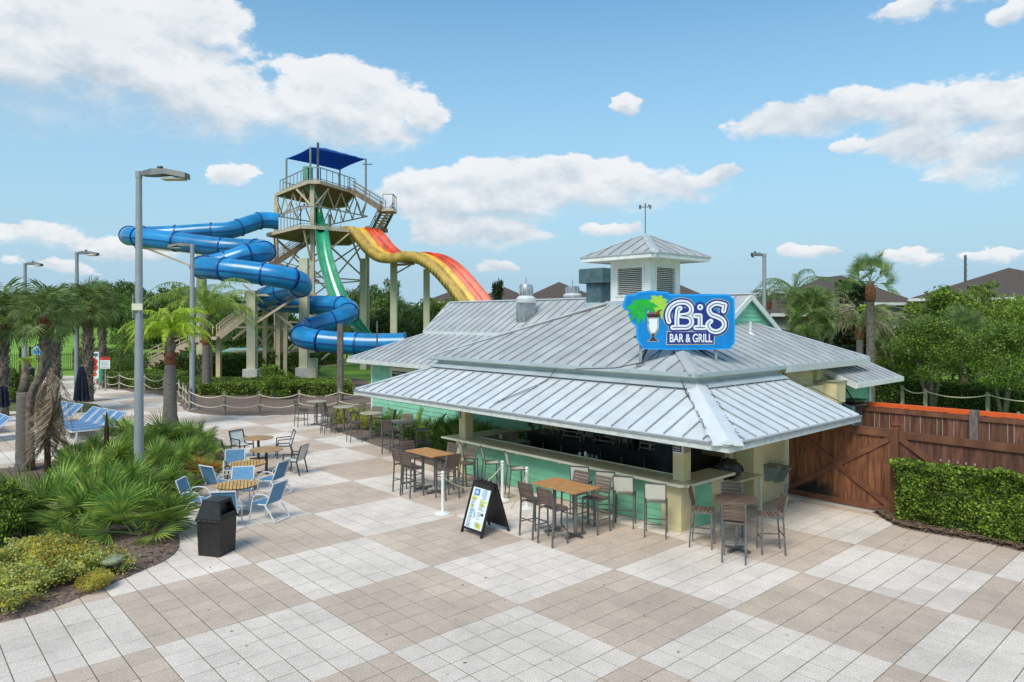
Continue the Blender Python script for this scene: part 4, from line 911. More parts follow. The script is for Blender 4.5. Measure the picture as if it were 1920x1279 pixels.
for k in range(3):
    a = k * 2.094; q = MB(); q.add([(.04 * math.cos(a), -.04, 1.5 + .04 * math.sin(a)), (.27 * math.cos(a - .35), -.06, 1.5 + .27 * math.sin(a - .35)), (.27 * math.cos(a + .35), -.01, 1.5 + .27 * math.sin(a + .35)), (.04 * math.cos(a), -.035, 1.5 + .04 * math.sin(a)), (.27 * math.cos(a - .35), -.055, 1.5 + .27 * math.sin(a - .35)), (.27 * math.cos(a + .35), -.005, 1.5 + .27 * math.sin(a + .35))], [(0, 1, 2), (3, 5, 4), (0, 3, 4, 1), (1, 4, 5, 2), (2, 5, 3, 0)]); q.build('blade', m_black, t)
q = MB(); q.lathe([(.07, -.02), (.07, .12)], 12, (0, 0, 0)); o = q.build('motor', m_black, t); o.location = (0, 0, 1.5); o.rotation_euler = (R(-90), 0, 0)
t = item('ice_bin', 'stainless ice bin at the left end inside the bar', 'bin', -8.9, 2.7, 0); q = MB(); q.bbox(-.35, .35, -.3, .3, .02, .95, .01); q.build('bin', m_steel, t)
t = item('framed_notice', 'small framed picture hanging below the eave by the right column', 'notice', -3.75, 3.2, 1.45)
q = MB(); q.box(-.18, .18, -.02, .02, 0, .34); q.build('frame', m_galv, t); q = MB(); q.box(-.14, .14, -.026, -.021, .04, .30); q.build('print', m_duct, t)
for k in range(4): q = MB(); q.box(-.1, .1, -.030, -.027, .08 + .05 * k, .10 + .05 * k); q.build('text_line', m_ppale, t)
for k, (x, y, w, dep, h, z) in enumerate(((-7.0, 4.2, .5, .4, .35, 1.0), (-5.6, 4.25, .45, .4, .32, 1.0), (-8.1, 4.2, .4, .4, .5, 1.0))):
    t = item('bar_appliance', ['squat black drinks machine on the middle of the back bar', 'dark till with an angled screen on the back bar', 'tall black blender station at the left of the back bar'][k], 'appliance', x, y, z); q = MB(); q.bbox(-w / 2, w / 2, -dep / 2, dep / 2, 0, h, .02); q.build('housing', m_black, t); q = MB(); q.cbox((0, -dep / 2 - .02, h * .6), (w * .7, .02, h * .4), 0, R(-12)); q.build('panel', m_darkg, t)
t = item('poster', 'printed notice with red and blue panels taped to the right column', 'notice', -1.98, 1.255, 1.72)
q = MB(); q.box(-.13, .13, -.012, -.003, -.02, .40); q.build('sheet', m_paper, t); q = MB(); q.box(-.12, .10, -.016, -.0125, .02, .26); q.build('print', m_navy, t); q = MB(); q.box(-.12, .10, -.016, -.0125, .27, .37); q.build('print', m_red, t)
for k in range(4): q = MB(); q.box(-.09, .07, -.0185, -.0165, .05 + .05 * k, .065 + .05 * k); q.build('text_line', m_pyel, t)
t = item('poster', 'grey printed notice on the side of the right column', 'notice', -1.835, 1.40, 1.72)
q = MB(); q.box(.003, .01, -.12, .12, 0, .36); q.build('sheet', m_beigetop, t)
for k in range(7): q = MB(); q.box(.0105, .013, -.09, .08, .04 + .04 * k, .055 + .04 * k); q.build('text_line', m_darkg, t)
t = item('poster', 'small dark notice on the left column of the bar', 'notice', -9.72, 1.165, 1.70)
q = MB(); q.box(-.08, .06, -.012, -.003, 0, .44); q.build('sheet', m_darkg, t)
for k in range(6): q = MB(); q.box(-.06, .04, -.016, -.0125, .04 + .06 * k, .065 + .06 * k); q.build('text_line', m_ppale, t)
text('Re', .30, m_swhite, ax_, (-19.55, AY - .04, 2.0), sx=.8, align='LEFT', name='wall_lettering')
# ================================================================== FURNITURE
def bar_chair():
    c = thing('bar_chair', None, 'bar chair', (0, 0, 0))
    lg = {}
    for sx in (-1, 1):
        q = MB(); q.bar((sx * .21, .20, 0), (sx * .205, .19, .735), .028); q.build('leg', m_chairf, c)
        q = MB(); x = sx * .215
        for a, b_ in (((x, -.25, 0), (x, -.205, .74)), ((x, -.205, .735), (x, -.215, .86)), ((x, -.215, .855), (x, -.29, 1.17))): q.bar(a, b_, .026, .034)
        q.build('leg', m_chairf, c)
        q = MB(); q.bar((sx * .212, .19, .30), (sx * .214, -.225, .30), .02); q.build('stretcher', m_chairf, c)
        q = MB(); q.bar((sx * .205, .205, .735), (sx * .215, -.205, .735), .028, .035); q.build('seat_rail', m_chairf, c)
    q = MB(); q.bar((-.205, .195, .30), (.205, .195, .30), .024); q.build('footrest', m_chairf, c)
    q = MB(); q.bar((-.205, -.23, .38), (.205, -.23, .38), .02); q.build('stretcher', m_chairf, c)
    sm = MB(); sm.bbox(-.20, .20, -.036, .036, 0, .018, .003); s_ = sm.mesh('seat_slat', m_slat)
    for k in range(5): link('seat_slat', s_, c, (0, -.165 + .083 * k, .748 + (.006 if k in (0, 4) else 0)))
    bm_ = MB(); bm_.box(-.20, .20, -.009, .009, -.032, .032); b_ = bm_.mesh('back_slat', m_slat)
    for k in range(5):
        z = .86 + .073 * k; link('back_slat', b_, c, (0, -.205 - (z - .855) * .24, z), (R(12.5), 0, 0))
    return c
CH = 'brown slatted bar chairs'
proto = bar_chair(); used = [False]
def put_chair(pos, face, label, group=CH, proto=None, jitter=.06):
    global protos
    p = proto or PROT['bar']; a = math.atan2(-(face[0]), face[1]) + rnd.uniform(-jitter, jitter)
    if not USED.get(p.name): o = p; USED[p.name] = 1; o.location = (pos[0], pos[1], .004); o.rotation_euler = (0, 0, a); o['label'] = label
    else: o = copy_tree(p, (pos[0], pos[1], .004), a, label)
    o['group'] = group; return o
PROT = {'bar': proto}; USED = {}
def rect_table(label, c, lx=1.32, ly=.80, h=1.06, topm=m_teak, posts=2, group='tall rectangular tables'):
    t = thing('bar_table', label, 'table', (c[0], c[1], .004), -YAW, group)
    q = MB(); q.bbox(-lx / 2, lx / 2, -ly / 2, ly / 2, h - .03, h, .006); q.build('table_top', topm, t)
    q = MB(); q.box(-lx / 2 + .08, lx / 2 - .08, -ly / 2 + .08, ly / 2 - .08, h - .06, h - .032); q.build('top_frame', m_darkg, t)
    for s_ in (-1, 1):
        x = s_ * lx * .24; q = MB(); q.tube([(x, 0, .03), (x, 0, h - .06)], .042, 10); q.build('column', m_chairf, t)
        q = MB(); q.bar((x, -.30, .03), (x, .30, .03), .06, .035); q.bar((x - .2, 0, .03), (x + .2, 0, .03), .055, .03); q.build('base', m_chairf, t)
    return t
T1 = Vector((1.16, 15.43, 0)); T2 = Vector((-2.26, 19.26, 0)); T3 = Vector((4.56, 14.3, 0))
rect_table('tall table with an orange teak top just right of the sandwich board', T1)
rect_table('tall rectangular teak topped table left of the white rope posts', T2, 1.26, .72)
def cpos(c, a, b_): return (c + E1 * a + E2 * b_)
for a, b_, f, lab in ((-.33, -.60, E2, 'front left bar chair at the teak table behind the sandwich board'), (.30, -.66, E2, 'front right bar chair at the teak table, its slatted back to the plaza'),
                      (-.30, .62, -E2, 'bar chair tucked in on the bar side of the teak table, left one'), (.36, .60, -E2, 'bar chair on the bar side of the teak table, right one')):
    put_chair(cpos(T1, a, b_), f, lab)
for a, b_, f, lab in ((-.36, -.55, E2, 'outer left bar chair at the teak table near the left bar column'), (.14, -.64, E2, 'bar chair with its back to the plaza at the table left of the rope posts'),
                      (-.95, .10, E1, 'dark bar chair at the far left end of the table left of the rope posts'), (-.12, .60, -E2, 'bar chair on the far side of the table left of the rope posts'),
                      (.95, -.12, -E1, 'bar chair at the near right end of the table left of the rope posts'), (.62, .72, -E2, 'bar chair squeezed between the left table and the cream bar stool')):
    put_chair(cpos(T2, a, b_), f, lab)
def slatpoly(x, hw, r):
    f = lambda a: math.sqrt(max(.0008, r * r - a * a)); xs_ = [x - hw, x - hw / 3, x + hw / 3, x + hw]; return [(a, -f(a)) for a in xs_] + [(a, f(a)) for a in reversed(xs_)]
def round_hi(label, c, r=.42, h=1.06, slats=True, topm=m_slat, group='tall round tables', leg=m_chairf):
    t = thing('round_bar_table', label, 'table', (c[0], c[1], .004), -YAW, group)
    if slats:
        n = 10; w = 2 * r / n
        for k in range(n):
            x = -r + (k + .5) * w; q = MB(); q.prism(slatpoly(x, w * .42, r), h - .03, h); q.build('top_slat', topm, t)
        q = MB(); q.lathe([(r * .8, h - .05), (r * .8, h - .032)], 20); q.build('top_plate', m_chairf, t)
    else:
        q = MB(); q.lathe([(r - .01, h - .035), (r, h - .025), (r, h - .008), (r - .008, h)], 28); q.build('table_top', topm, t)
    q = MB(); q.tube([(0, 0, .03), (0, 0, h - .05)], .04, 10); q.build('column', leg, t)
    q = MB(); q.bar((-.3, 0, .03), (.3, 0, .03), .06, .035); q.bar((0, -.3, .03), (0, .3, .03), .059, .034); q.build('base', leg, t); return t
round_hi('dark brown slatted round bar table by the cream bar corner', T3)
for d, lab in (((-.60, .28), 'bar chair left of the dark round table, seen edge on'), ((-.22, -.58), 'bar chair in front of the dark round table with its back to the camera'), ((.12, .62), 'bar chair behind the dark round table against the bar corner'), ((.64, -.10), 'bar chair right of the dark round table, seen edge on')):
    put_chair((T3.x + d[0], T3.y + d[1]), (-d[0], -d[1]), lab)
HT = [(-8.65, 31.2), (-6.98, 29.25), (-5.46, 27.3), (-3.88, 25.1)]
HN = ['furthest round high table by the rope fence', 'second high table from the rope fence', 'third high table from the rope fence', 'high table nearest the bar']
for c, nm in zip(HT, HN): round_hi('sand coloured ' + nm, c, .44, 1.06, False, m_beigetop)
def ring(ci, spots):
    c = HT[ci]
    for (dx, dy, lab) in spots: put_chair((c[0] + dx, c[1] + dy), (-dx, -dy), lab + HN[ci])
ring(0, [(-.55, -.42, 'bar chair on the left of the '), (-.05, .66, 'bar chair behind the '), (.62, .2, 'bar chair on the right of the ')])
ring(1, [(-.55, -.40, 'bar chair front left of the '), (-.62, .12, 'bar chair far left of the '), (.45, .5, 'bar chair on the far side of the ')])
ring(2, [(-.55, -.38, 'bar chair seen from behind at the '), (.65, -.05, 'bar chair right of the '), (.05, .66, 'bar chair behind the ')])
ring(3, [(-.32, -.58, 'bar chair in front of the '), (.66, .05, 'bar chair right of the '), (0, .68, 'bar chair behind the ')])
# cream sling stools at the counter
def sling_stool():
    c = thing('sling_stool', None, 'bar stool', (0, 0, 0))
    for sx in (-1, 1):
        x = sx * .225; q = MB(); q.bar((x, .20, 0), (x, .18, .74), .026); q.build('leg', m_darkg, c)
        q = MB(); q.bar((x, -.26, 0), (x, -.19, .74), .026); q.bar((x, -.19, .735), (x, -.27, 1.16), .026); q.build('leg', m_darkg, c)
        q = MB(); q.bar((x, .195, .74), (x, -.195, .74), .028); q.build('seat_rail', m_darkg, c)
    q = MB(); q.bar((-.225, .195, .28), (.225, .195, .28), .022); q.build('footrest', m_darkg, c); q = MB(); q.bar((-.225, -.235, .28), (.225, -.235, .28), .02); q.build('footrest', m_darkg, c)
    q = MB(); q.bar((-.225, -.272, 1.165), (.225, -.272, 1.165), .024); q.build('top_rail', m_darkg, c)
    q = MB(); n = 5
    vs = [(x, y, .748 - .018 * math.sin(math.pi * (i / n))) for i in range(n + 1) for x, y in ((-.21, -.19 + .38 * i / n), (.21, -.19 + .38 * i / n))]
    q.add(vs + [(x, y, z - .012) for x, y, z in vs], [(2 * i, 2 * i + 1, 2 * i + 3, 2 * i + 2) for i in range(n)] + [(2 * i + 12, 2 * i + 14, 2 * i + 15, 2 * i + 13) for i in range(n)]); q.build('seat_sling', m_sling, c, fixn=False)
    q = MB(); q.add([(-.212, -.205, .83), (.212, -.205, .83), (.212, -.264, 1.15), (-.212, -.264, 1.15), (-.212, -.217, .83), (.212, -.217, .83), (.212, -.276, 1.15), (-.212, -.276, 1.15)], [(0, 1, 2, 3), (7, 6, 5, 4), (0, 4, 5, 1), (2, 6, 7, 3), (0, 3, 7, 4), (1, 5, 6, 2)]); q.build('back_sling', m_sling, c)
    return c
PROT['sling'] = sling_stool()
def onl(u, y):   # point of the line 'y = const' of the bar seen at column u
    k = (u - U0) / FPX; b0 = BO + E2 * y; x = (k * b0.y - b0.x) / (E1.x - k * E1.y); return b0 + E1 * x
GS = 'cream sling stools along the bar counter'
for u, y, f, lab in ((1230, .62, E2, 'cream sling bar stool nearest the cream corner pier'), (1171, .66, E2, 'cream sling stool at the counter, second from the corner pier'), (1137, .74, E2, 'cream sling stool behind the teak table, third from the corner'), (1090, .72, E2, 'cream sling stool behind the teak table, fourth from the corner'),
                     (968, .62, -E1, 'cream sling stool turned sideways, just behind the white rope posts'), (921, .62, -E1, 'cream sling stool turned sideways, middle of the left trio'), (880, .62, -E1, 'cream sling stool turned sideways nearest the left column')):
    f2 = Vector((.28, 1, 0)) if f is E2 else (Vector((1, .25, 0)))
    put_chair(onl(u, y), f2, lab, GS, PROT['sling'])
# low round tables and garden chairs
LT = [Vector((-6.63, 16.96, 0)), Vector((-7.31, 19.44, 0)), Vector((-7.5, 21.5, 0)), Vector((-8.5, 23.6, 0))]
def low_table(label, c, slatted, r=.49, h=.72):
    t = thing('cafe_table', label, 'table', (c.x, c.y, .004), R(20), 'low round tables by the planting bed')
    if slatted:
        n = 12; w = 2 * r / n; sm_ = None
        for k in range(n):
            x = -r + (k + .5) * w; q = MB(); q.prism(slatpoly(x, w * .40, r), h - .02, h); q.build('top_slat', m_teak3, t)
        q = MB(); q.lathe([(r * .93, h - .05), (r * .95, h - .024)], 28); q.build('top_plate', m_sbrown, t)
    else: q = MB(); q.lathe([(r - .012, h - .03), (r, h - .02), (r, h - .006), (r - .006, h)], 30); q.build('table_top', m_teak2, t)
    if slatted:
        q = MB(); q.tube([(0, 0, .02), (0, 0, h - .05)], .04, 10); q.build('column', m_steel, t); q = MB(); q.lathe([(.30, 0), (.30, .02), (.06, .045), (.05, .07)], 24); q.build('base', m_chairf, t)
    else:
        q = MB(); q.tube([(0, 0, .02), (0, 0, h - .04)], .045, 10); q.build('column', m_bronze, t); q = MB(); q.bar((-.28, 0, .03), (.28, 0, .03), .07, .04); q.bar((0, -.28, .03), (0, .28, .03), .069, .039); q.build('base', m_bronze, t)
    return t
low_table('low round table with golden striped slats nearest the trash can', LT[0], True)
low_table('low round golden slat table, second from the trash can', LT[1], True)
low_table('low round table with a solid tan top and dark legs, third from the trash can', LT[2], False)
low_table('solid tan round table furthest from the trash can', LT[3], False)
def arm_chair(fm, sm_, name, bar_=False):
    c = thing(name, None, 'chair', (0, 0, 0))
    for sx in (-1, 1):
        x = sx * .27; q = MB(); r = .016
        if not bar_:
            q.tube([(x, .30, 0), (x, .255, .22), (x, .22, .42), (x * 1.02, .17, .56), (x * 1.03, .08, .625), (x * 1.03, -.08, .64), (x * 1.02, -.2, .62), (x, -.235, .57)], r, 7)
            q.tube([(x * .98, .05, .39), (x, -.18, .40), (x, -.25, .55), (x * .98, -.38, .90)], r, 7)
            q.tube([(x, -.14, .40), (x * 1.0, -.32, .18), (x, -.42, .02), (x * .9, -.43, .015), (0, -.43, .015)], r, 7)
        else:
            q.bar((x, .25, 0), (x, .22, .62), .03); q.bar((x, .23, .62), (x, -.25, .64), .03, .025); q.bar((x, -.30, 0), (x, -.20, .42), .03); q.bar((x, -.20, .42), (x, -.34, .88), .03)
            q.bar((x, .23, .42), (x, -.2, .41), .028)
        q.build('side_frame', fm, c, smooth=not bar_)
    q = MB(); q.bar((-.27, -.38 if not bar_ else -.34, .895 if not bar_ else .875), (.27, -.38 if not bar_ else -.34, .895 if not bar_ else .875), .026); q.build('top_rail', fm, c)
    q = MB(); q.bar((-.26, .235, .415), (.26, .235, .415), .026); q.build('front_rail', fm, c)
    def sheet(pts, nm):
        n = len(pts); vs = [(s_ * .245, y, z) for y, z in pts for s_ in (-1, 1)]; q = MB(); q.add(vs + [(x, y, z - .01) for x, y, z in vs], [(2 * i, 2 * i + 1, 2 * i + 3, 2 * i + 2) for i in range(n - 1)] + [(2 * n + 2 * i, 2 * n + 2 * i + 2, 2 * n + 2 * i + 3, 2 * n + 2 * i + 1) for i in range(n - 1)] + [(0, 2, 2 * n + 2, 2 * n), (1, 2 * n + 1, 2 * n + 3, 3)]); q.build(nm, sm_, c, fixn=False)
    sheet([(.24, .425), (.12, .405), (-.02, .395), (-.16, .40)], 'seat_sling'); sheet([(-.195, .43), (-.235, .55), (-.30, .72), (-.365, .885)], 'back_sling')
    return c
PROT['blue'] = arm_chair(m_wframe, m_blue, 'sling_chair'); PROT['pale'] = arm_chair(m_bronze, m_wsling, 'sling_chair', True)
GB = 'blue sling chairs with white frames'
for x, y, fx, fy, lab in ((-7.5, 16.75, 1, .1, 'blue sling chair at the far left beside the palmetto, facing the nearest slatted table'), (-5.75, 16.55, -1, .35, 'blue sling chair standing alone on the right of the nearest slatted table'),
                          (-6.42, 15.85, -.1, 1, 'blue sling chair partly hidden behind the black trash can'), (-6.85, 17.75, .05, -1, 'blue sling chair between the two slatted tables'),
                          (-7.72, 18.5, .6, 1, 'dark blue sling chair on the left of the second slatted table, by the orange leaves'), (-7.95, 20.15, .4, -1, 'blue sling chair behind the second slatted table'), (-6.45, 18.95, -1, .2, 'blue sling chair on the right of the second slatted table, arms to the camera')):
    put_chair((x, y), (fx, fy), lab, GB, PROT['blue'], .12)
GP = 'pale sling chairs with dark frames'
for x, y, fx, fy, lab in ((-9.2, 24.0, .9, -.5, 'pale sling chair with a dark frame behind the furthest tan table, left one'), (-7.75, 23.95, -.9, -.45, 'pale sling chair with a dark frame right of the furthest tan table'),
                          (-8.8, 22.2, 1, .5, 'pale sling chair on the left between the two tan tables'), (-8.2, 20.9, 1, .5, 'pale sling chair left of the nearer tan table'), (-6.6, 21.35, -1, .1, 'pale sling chair seen side on right of the nearer tan table')):
    put_chair((x, y), (fx, fy), lab, GP, PROT['pale'], .1)
# trash can
t = thing('trash_can', 'black square trash can with a tapered hood and open flap', 'trash can', (-5.93, 14.15, .004), R(-14))
q = MB()
def frus(q, w0, w1, z0, z1, c=.0):
    q.add([(-w0, -w0, z0), (w0, -w0, z0), (w0, w0, z0), (-w0, w0, z0), (-w1, -w1, z1), (w1, -w1, z1), (w1, w1, z1), (-w1, w1, z1)], [(3, 2, 1, 0), (4, 5, 6, 7), (0, 1, 5, 4), (1, 2, 6, 5), (2, 3, 7, 6), (3, 0, 4, 7)])
frus(q, .245, .265, 0, .68); q.build('body', m_black, t)
q = MB(); frus(q, .29, .285, .68, .74); q.build('rim', m_black, t)
q = MB(); w0, w1 = .275, .19
q.add([(-w0, -w0, .742), (w0, -w0, .742), (w0, w0, .742), (-w0, w0, .742), (-w1, -w1, 1.07), (w1, -w1, 1.07), (w1, w1, 1.07), (-w1, w1, 1.07)], [(4, 5, 6, 7), (0, 1, 5, 4), (2, 3, 7, 6), (3, 0, 4, 7)])
q.add([(w0, -w0, .742), (w0, w0, .742), (w1, -w1, 1.07), (w1, w1, 1.07), (w0 - .015, -w0 + .05, .82), (w0 - .015, w0 - .05, .82), (w1 + .012, -w1 + .04, 1.02), (w1 + .012, w1 - .04, 1.02)], [(0, 1, 5, 4), (0, 4, 6, 2), (5, 1, 3, 7), (6, 7, 3, 2)]); q.build('hood', m_black, t, fixn=False)
q = MB(); q.box(-.1, .12, -.15, .15, .76, 1.03); q.build('opening', m_dark, t)
q = MB(); q.bbox(-.2, .2, -.2, .2, 1.07, 1.09, .008); q.build('cap', m_black, t)
q = MB()
for k in range(4): q.cbox((-.18 + .12 * k, -.292, .71), (.025, .02, .025))
q.build('latch', m_darkg, t)
# sandwich board
t = thing('sandwich_board', 'black A frame sandwich board with a bright printed drinks menu', 'sign', (-.59, 15.56, .004), -YAW)
hw_ = .33; H_ = 1.10; dp = .40
for s_, mm in ((-1, m_black), (1, m_black)):
    y0 = s_ * dp; y1 = s_ * .03
    q = MB()
    q.bar((-hw_, y0, 0), (-hw_, y1, H_ - .02), .05, .04, up=(1, 0, 0)); q.bar((hw_, y0, 0), (hw_, y1, H_ - .02), .05, .04, up=(1, 0, 0))
    q.bar((-hw_ + .026, y0 * .90, .11), (hw_ - .026, y0 * .90, .11), .035, .05); q.bar((-hw_ + .026, y1 * 1.5, H_ - .07), (hw_ - .026, y1 * 1.5, H_ - .07), .035, .14); q.build('frame', m_black, t)
def slope(s_, z, o_=0): yy = s_ * (dp + (.03 - dp) * z / (H_ - .02)); return yy + s_ * o_
def panel(z0, z1, x0, x1, o_, m, nm, s_=-1):
    q = MB(); q.add([(x0, slope(s_, z0, o_), z0), (x1, slope(s_, z0, o_), z0), (x1, slope(s_, z1, o_), z1), (x0, slope(s_, z1, o_), z1), (x0, slope(s_, z0, o_ - .006), z0), (x1, slope(s_, z0, o_ - .006), z0), (x1, slope(s_, z1, o_ - .006), z1), (x0, slope(s_, z1, o_ - .006), z1)], [(0, 1, 2, 3), (7, 6, 5, 4), (0, 4, 5, 1), (2, 6, 7, 3), (0, 3, 7, 4), (1, 5, 6, 2)]); return q.build(nm, m, t)
panel(.12, .98, -.29, .29, .012, m_paper, 'menu_sheet')
panel(.12, .98, -.29, .29, .0, m_dark, 'back_panel', 1)
rp = random.Random(12)
panel(.80, .93, -.22, -.04, .0145, m_pblue, 'menu_print'); panel(.83, .90, -.19, -.08, .0165, m_ppale, 'menu_print'); panel(.70, .79, -.25, -.10, .0145, m_pyel, 'menu_print')
for k in range(9):
    a = k * .36 + 1.6; x0, z0 = .20, .86; q = MB()
    pts = [(x0, z0), (x0 + .17 * math.cos(a - .07), z0 + .13 * math.sin(a - .07)), (x0 + .17 * math.cos(a + .07), z0 + .13 * math.sin(a + .07))]; pts = [(max(-.28, min(.28, x)), min(.975, z)) for x, z in pts]
    q.add([(x, slope(-1, z, .0145), z) for x, z in pts], [(0, 1, 2)]); q.build('menu_print', m_pblue, t)
for (x0, x1, z0, z1, m_) in ((.06, .22, .60, .66, m_pyel), (-.22, -.12, .36, .50, m_ppale), (-.06, -.03, .36, .46, m_pblue), (.10, .24, .16, .27, m_pyel), (-.25, -.16, .55, .60, m_pyel), (.16, .24, .42, .47, m_sbrown), (-.24, -.14, .15, .20, m_ppale), (.02, .26, .68, .72, m_pyel)): panel(z0, z1, x0, x1, .0145, m_, 'menu_print')
q = MB()
for k in range(46):
    col = k % 2; z = .16 + (k // 2) * .026; x0 = -.24 + col * .27; w = rp.uniform(.10, .20)
    if rp.random() < .25 or z > .76: continue
    q.add([(x0, slope(-1, z, .0158), z), (x0 + w, slope(-1, z, .0158), z), (x0 + w, slope(-1, z + .009, .0158), z + .009), (x0, slope(-1, z + .009, .0158), z + .009)], [(0, 1, 2, 3)])
q.build('menu_text', m_duct, t)
for k in range(3): q = MB(); q.tube([(-.14 + .14 * k, -.02, H_ - .06), (-.14 + .14 * k, -.065, H_ + .005), (-.14 + .14 * k, .05, H_ + .01)], .032, 8); q.build('hinge', m_black, t)
q = MB(); q.cbox((0, slope(-1, H_ - .1, .02), H_ - .085), (.60, .03, .10)); q.build('header', m_black, t)
# white posts with rope
SP = [G(830, 963), G(942, 938), G(988, 953)]
def stanch(lab, p, ropes):
    t = thing('rope_post', lab, 'stanchion', (p.x, p.y, .004), 0, 'white stanchions with rope')
    q = MB(); q.lathe([(.20, 0), (.20, .012), (.16, .03), (.05, .05), (.04, .07)], 24); q.build('base', m_white, t, smooth=True)
    q = MB(); q.lathe([(.036, .06), (.036, .90), (.046, .905), (.046, .93), (.036, .935), (.036, .95)], 14); q.build('post', m_white, t, smooth=True)
    q = MB(); q.lathe([(.02, .95), (.042, .965), (.048, .99), (.04, 1.015), (.0, 1.03)], 14); q.build('finial', m_white, t, smooth=True)
    for (e, sag) in ropes:
        a = Vector((0, 0, .90)); b_ = Vector(e) - Vector((p.x, p.y, 0)); q = MB(); pts = []
        for k in range(13): s_ = k / 12; pp = a.lerp(b_, s_); pp.z -= sag * 4 * s_ * (1 - s_); pts.append(pp)
        q.tube(pts, .014, 6); q.build('rope', m_rope, t, smooth='all')
stanch('white rope post standing alone left of the sandwich board', SP[0], [((SP[1].x, SP[1].y, .90), .42)])
stanch('white rope post behind the sandwich board', SP[1], [])
stanch('white rope post right of the sandwich board, beside the teak table', SP[2], [((-.02, 16.1, .38), .12)])
# ================================================================== GATE AND FENCES
def GL(x, y, z=0): return B(x, y, z)
gt = thing('wooden_gate', 'wide stained cedar gate with an X brace and a blackened bottom corner', 'gate', B(-1.86, 6.12), -YAW)
rg = random.Random(3); x = .03; GWd = 2.60
while x < GWd - .05:
    w = min(.145, GWd - x); q = MB(); q.box(x, x + w - .006, .03, .052, .05, 1.99); b_ = q.build('board', m_gate, gt)
    b_.location = (0, rg.uniform(-.004, .004), 0)
    x += w
for (a, b_, w, h) in (((.03, 0, .10), (GWd, 0, .10), .045, .14), ((.03, 0, 1.93), (GWd, 0, 1.93), .045, .16), ((.06, -.003, 1.84), (GWd - .02, -.003, .18), .04, .13), ((.06, .004, .20), (GWd - .02, .004, 1.84), .034, .13)):
    q = MB(); q.bar(a, b_, w, h); q.build('brace' if a[2] != b_[2] else 'rail', m_woodr, gt)
q = MB(); q.box(.0, GWd + .05, -.03, .07, 2.012, 2.04); q.build('top_cap', m_woodr, gt)
def fence(name, lab, x0, x1, y, posts, m, mr_, h=2.0, braces=(), capm=None, facing=-1, nb=.145):
    t = thing(name, lab, 'fence', B(x0, y), -YAW); L_ = x1 - x0
    for px_ in posts:
        q = MB(); q.bbox(px_ - .085, px_ + .085, -.085, .085, 0, h + .13, .03); p = q.build('post', mr_, t)
    x = .0
    rr = random.Random(int(x1 * 7) + len(lab))
    while x < L_:
        w = min(nb, L_ - x); q = MB(); q.box(x + .003, x + w - .004, .03, .052, .04, h - .02 + rr.uniform(-.02, .006)); b_ = q.build('board', m, t); b_.location = (0, rr.uniform(-.004, .004), 0); x += w
    return t, L_
ft, L_ = fence('cedar_fence', 'stained cedar fence with a heavy sagging top rail behind the clipped hedge', .78, 9.0, 6.14, [.04, 3.4, 6.8], m_wood2, m_woodr)
for (a, b_) in (((.13, 0, 1.93), (L_, 0, 1.88)), ((.13, 0, .12), (L_, 0, .12))): q = MB(); q.bar(a, b_, .05, .17); q.build('rail', m_woodr, ft)
for (a, b_) in (((.14, -.003, 1.85), (2.4, -.003, .3)), ((1.6, .0, .75), (3.3, .0, 1.75)), ((3.5, -.003, 1.8), (5.6, -.003, .3))): q = MB(); q.bar(a, b_, .04, .13); q.build('brace', m_woodr, ft)
for k in range(9): q = MB(); q.cbox((1.0 + (k % 5) * .17, .025, 1.45 - .18 * (k // 5)), (.03, .012, .05)); q.build('light_gap', m_beigetop, ft)
q = MB(); q.lathe([(.10, 2.13), (.11, 2.17), (.06, 2.22), (0, 2.23)], 14, (.04, 0, 0)); q.build('post_cap', m_wood, ft)
f2, L_ = fence('cedar_fence', 'darker red cedar fence with pale gaps running under the orange rail', -1.95, 9.0, 11.05, [.0], m_wood2, m_post)
for z in (1.88, 1.22, .3): q = MB(); q.bar((0, .0, z), (L_, .0, z), .05, .12); q.build('rail', m_woodr, f2)
q = MB(); q.bbox(3.05, 3.25, -.12, .08, 0, 2.12, .02); q.build('grey_post', m_post, f2)
q = MB(); q.bbox(6.6, 6.8, -.12, .08, 0, 2.12, .02); q.build('grey_post', m_post, f2)
for k in range(26): q = MB(); q.box(.3 + k * .29 + .145 * (k % 3 == 0), .3 + k * .29 + .145 * (k % 3 == 0) + .012, .022, .028, 1.3, 1.8); q.build('light_gap', m_beigetop, f2)
t = thing('orange_rail', 'long bright orange plastic channel lying level behind the top of the dark fence', 'rail', B(-1.9, 11.45), -YAW)
q = MB(); q.box(0, 11, 0, .03, 1.88, 2.055); q.build('channel_wall', m_orange, t); q = MB(); q.box(0, 11, .031, .12, 2.025, 2.06); q.build('channel_lip', m_orange, t)
for k in range(4): q = MB(); q.box(1 + 3 * k, 1.06 + 3 * k, .04, .1, 0, 2.12); q.build('support', m_steel, t)
q = MB(); q.box(-2.5 + 1.9, -.02, -.1, .0, 0, 2.1)
def rope_fence(lab, posts, h=1.15, ropes=(.98, .50), r=.075, group='rope fences'):
    t = thing('rope_fence', lab, 'fence', (posts[0][0], posts[0][1], 0), 0)
    P = [Vector((p[0] - posts[0][0], p[1] - posts[0][1], 0)) for p in posts]
    for p in P: q = MB(); q.lathe([(r, -.02), (r * .95, h - .02), (r * .8, h)], 9, p); q.build('post', m_ropepost, t)
    for i in range(len(P) - 1):
        for z in ropes:
            q = MB(); sg_ = min(.22, .10 * (P[i + 1] - P[i]).length); pts = []
            for k in range(9): s_ = k / 8; pp = P[i].lerp(P[i + 1], s_); pp.z = z - sg_ * 4 * s_ * (1 - s_); pp += Vector((0, -r * .9, 0)); pts.append(pp)
            q.tube(pts, .03, 5); q.build('rope', m_rope, t, smooth='all')
    return t
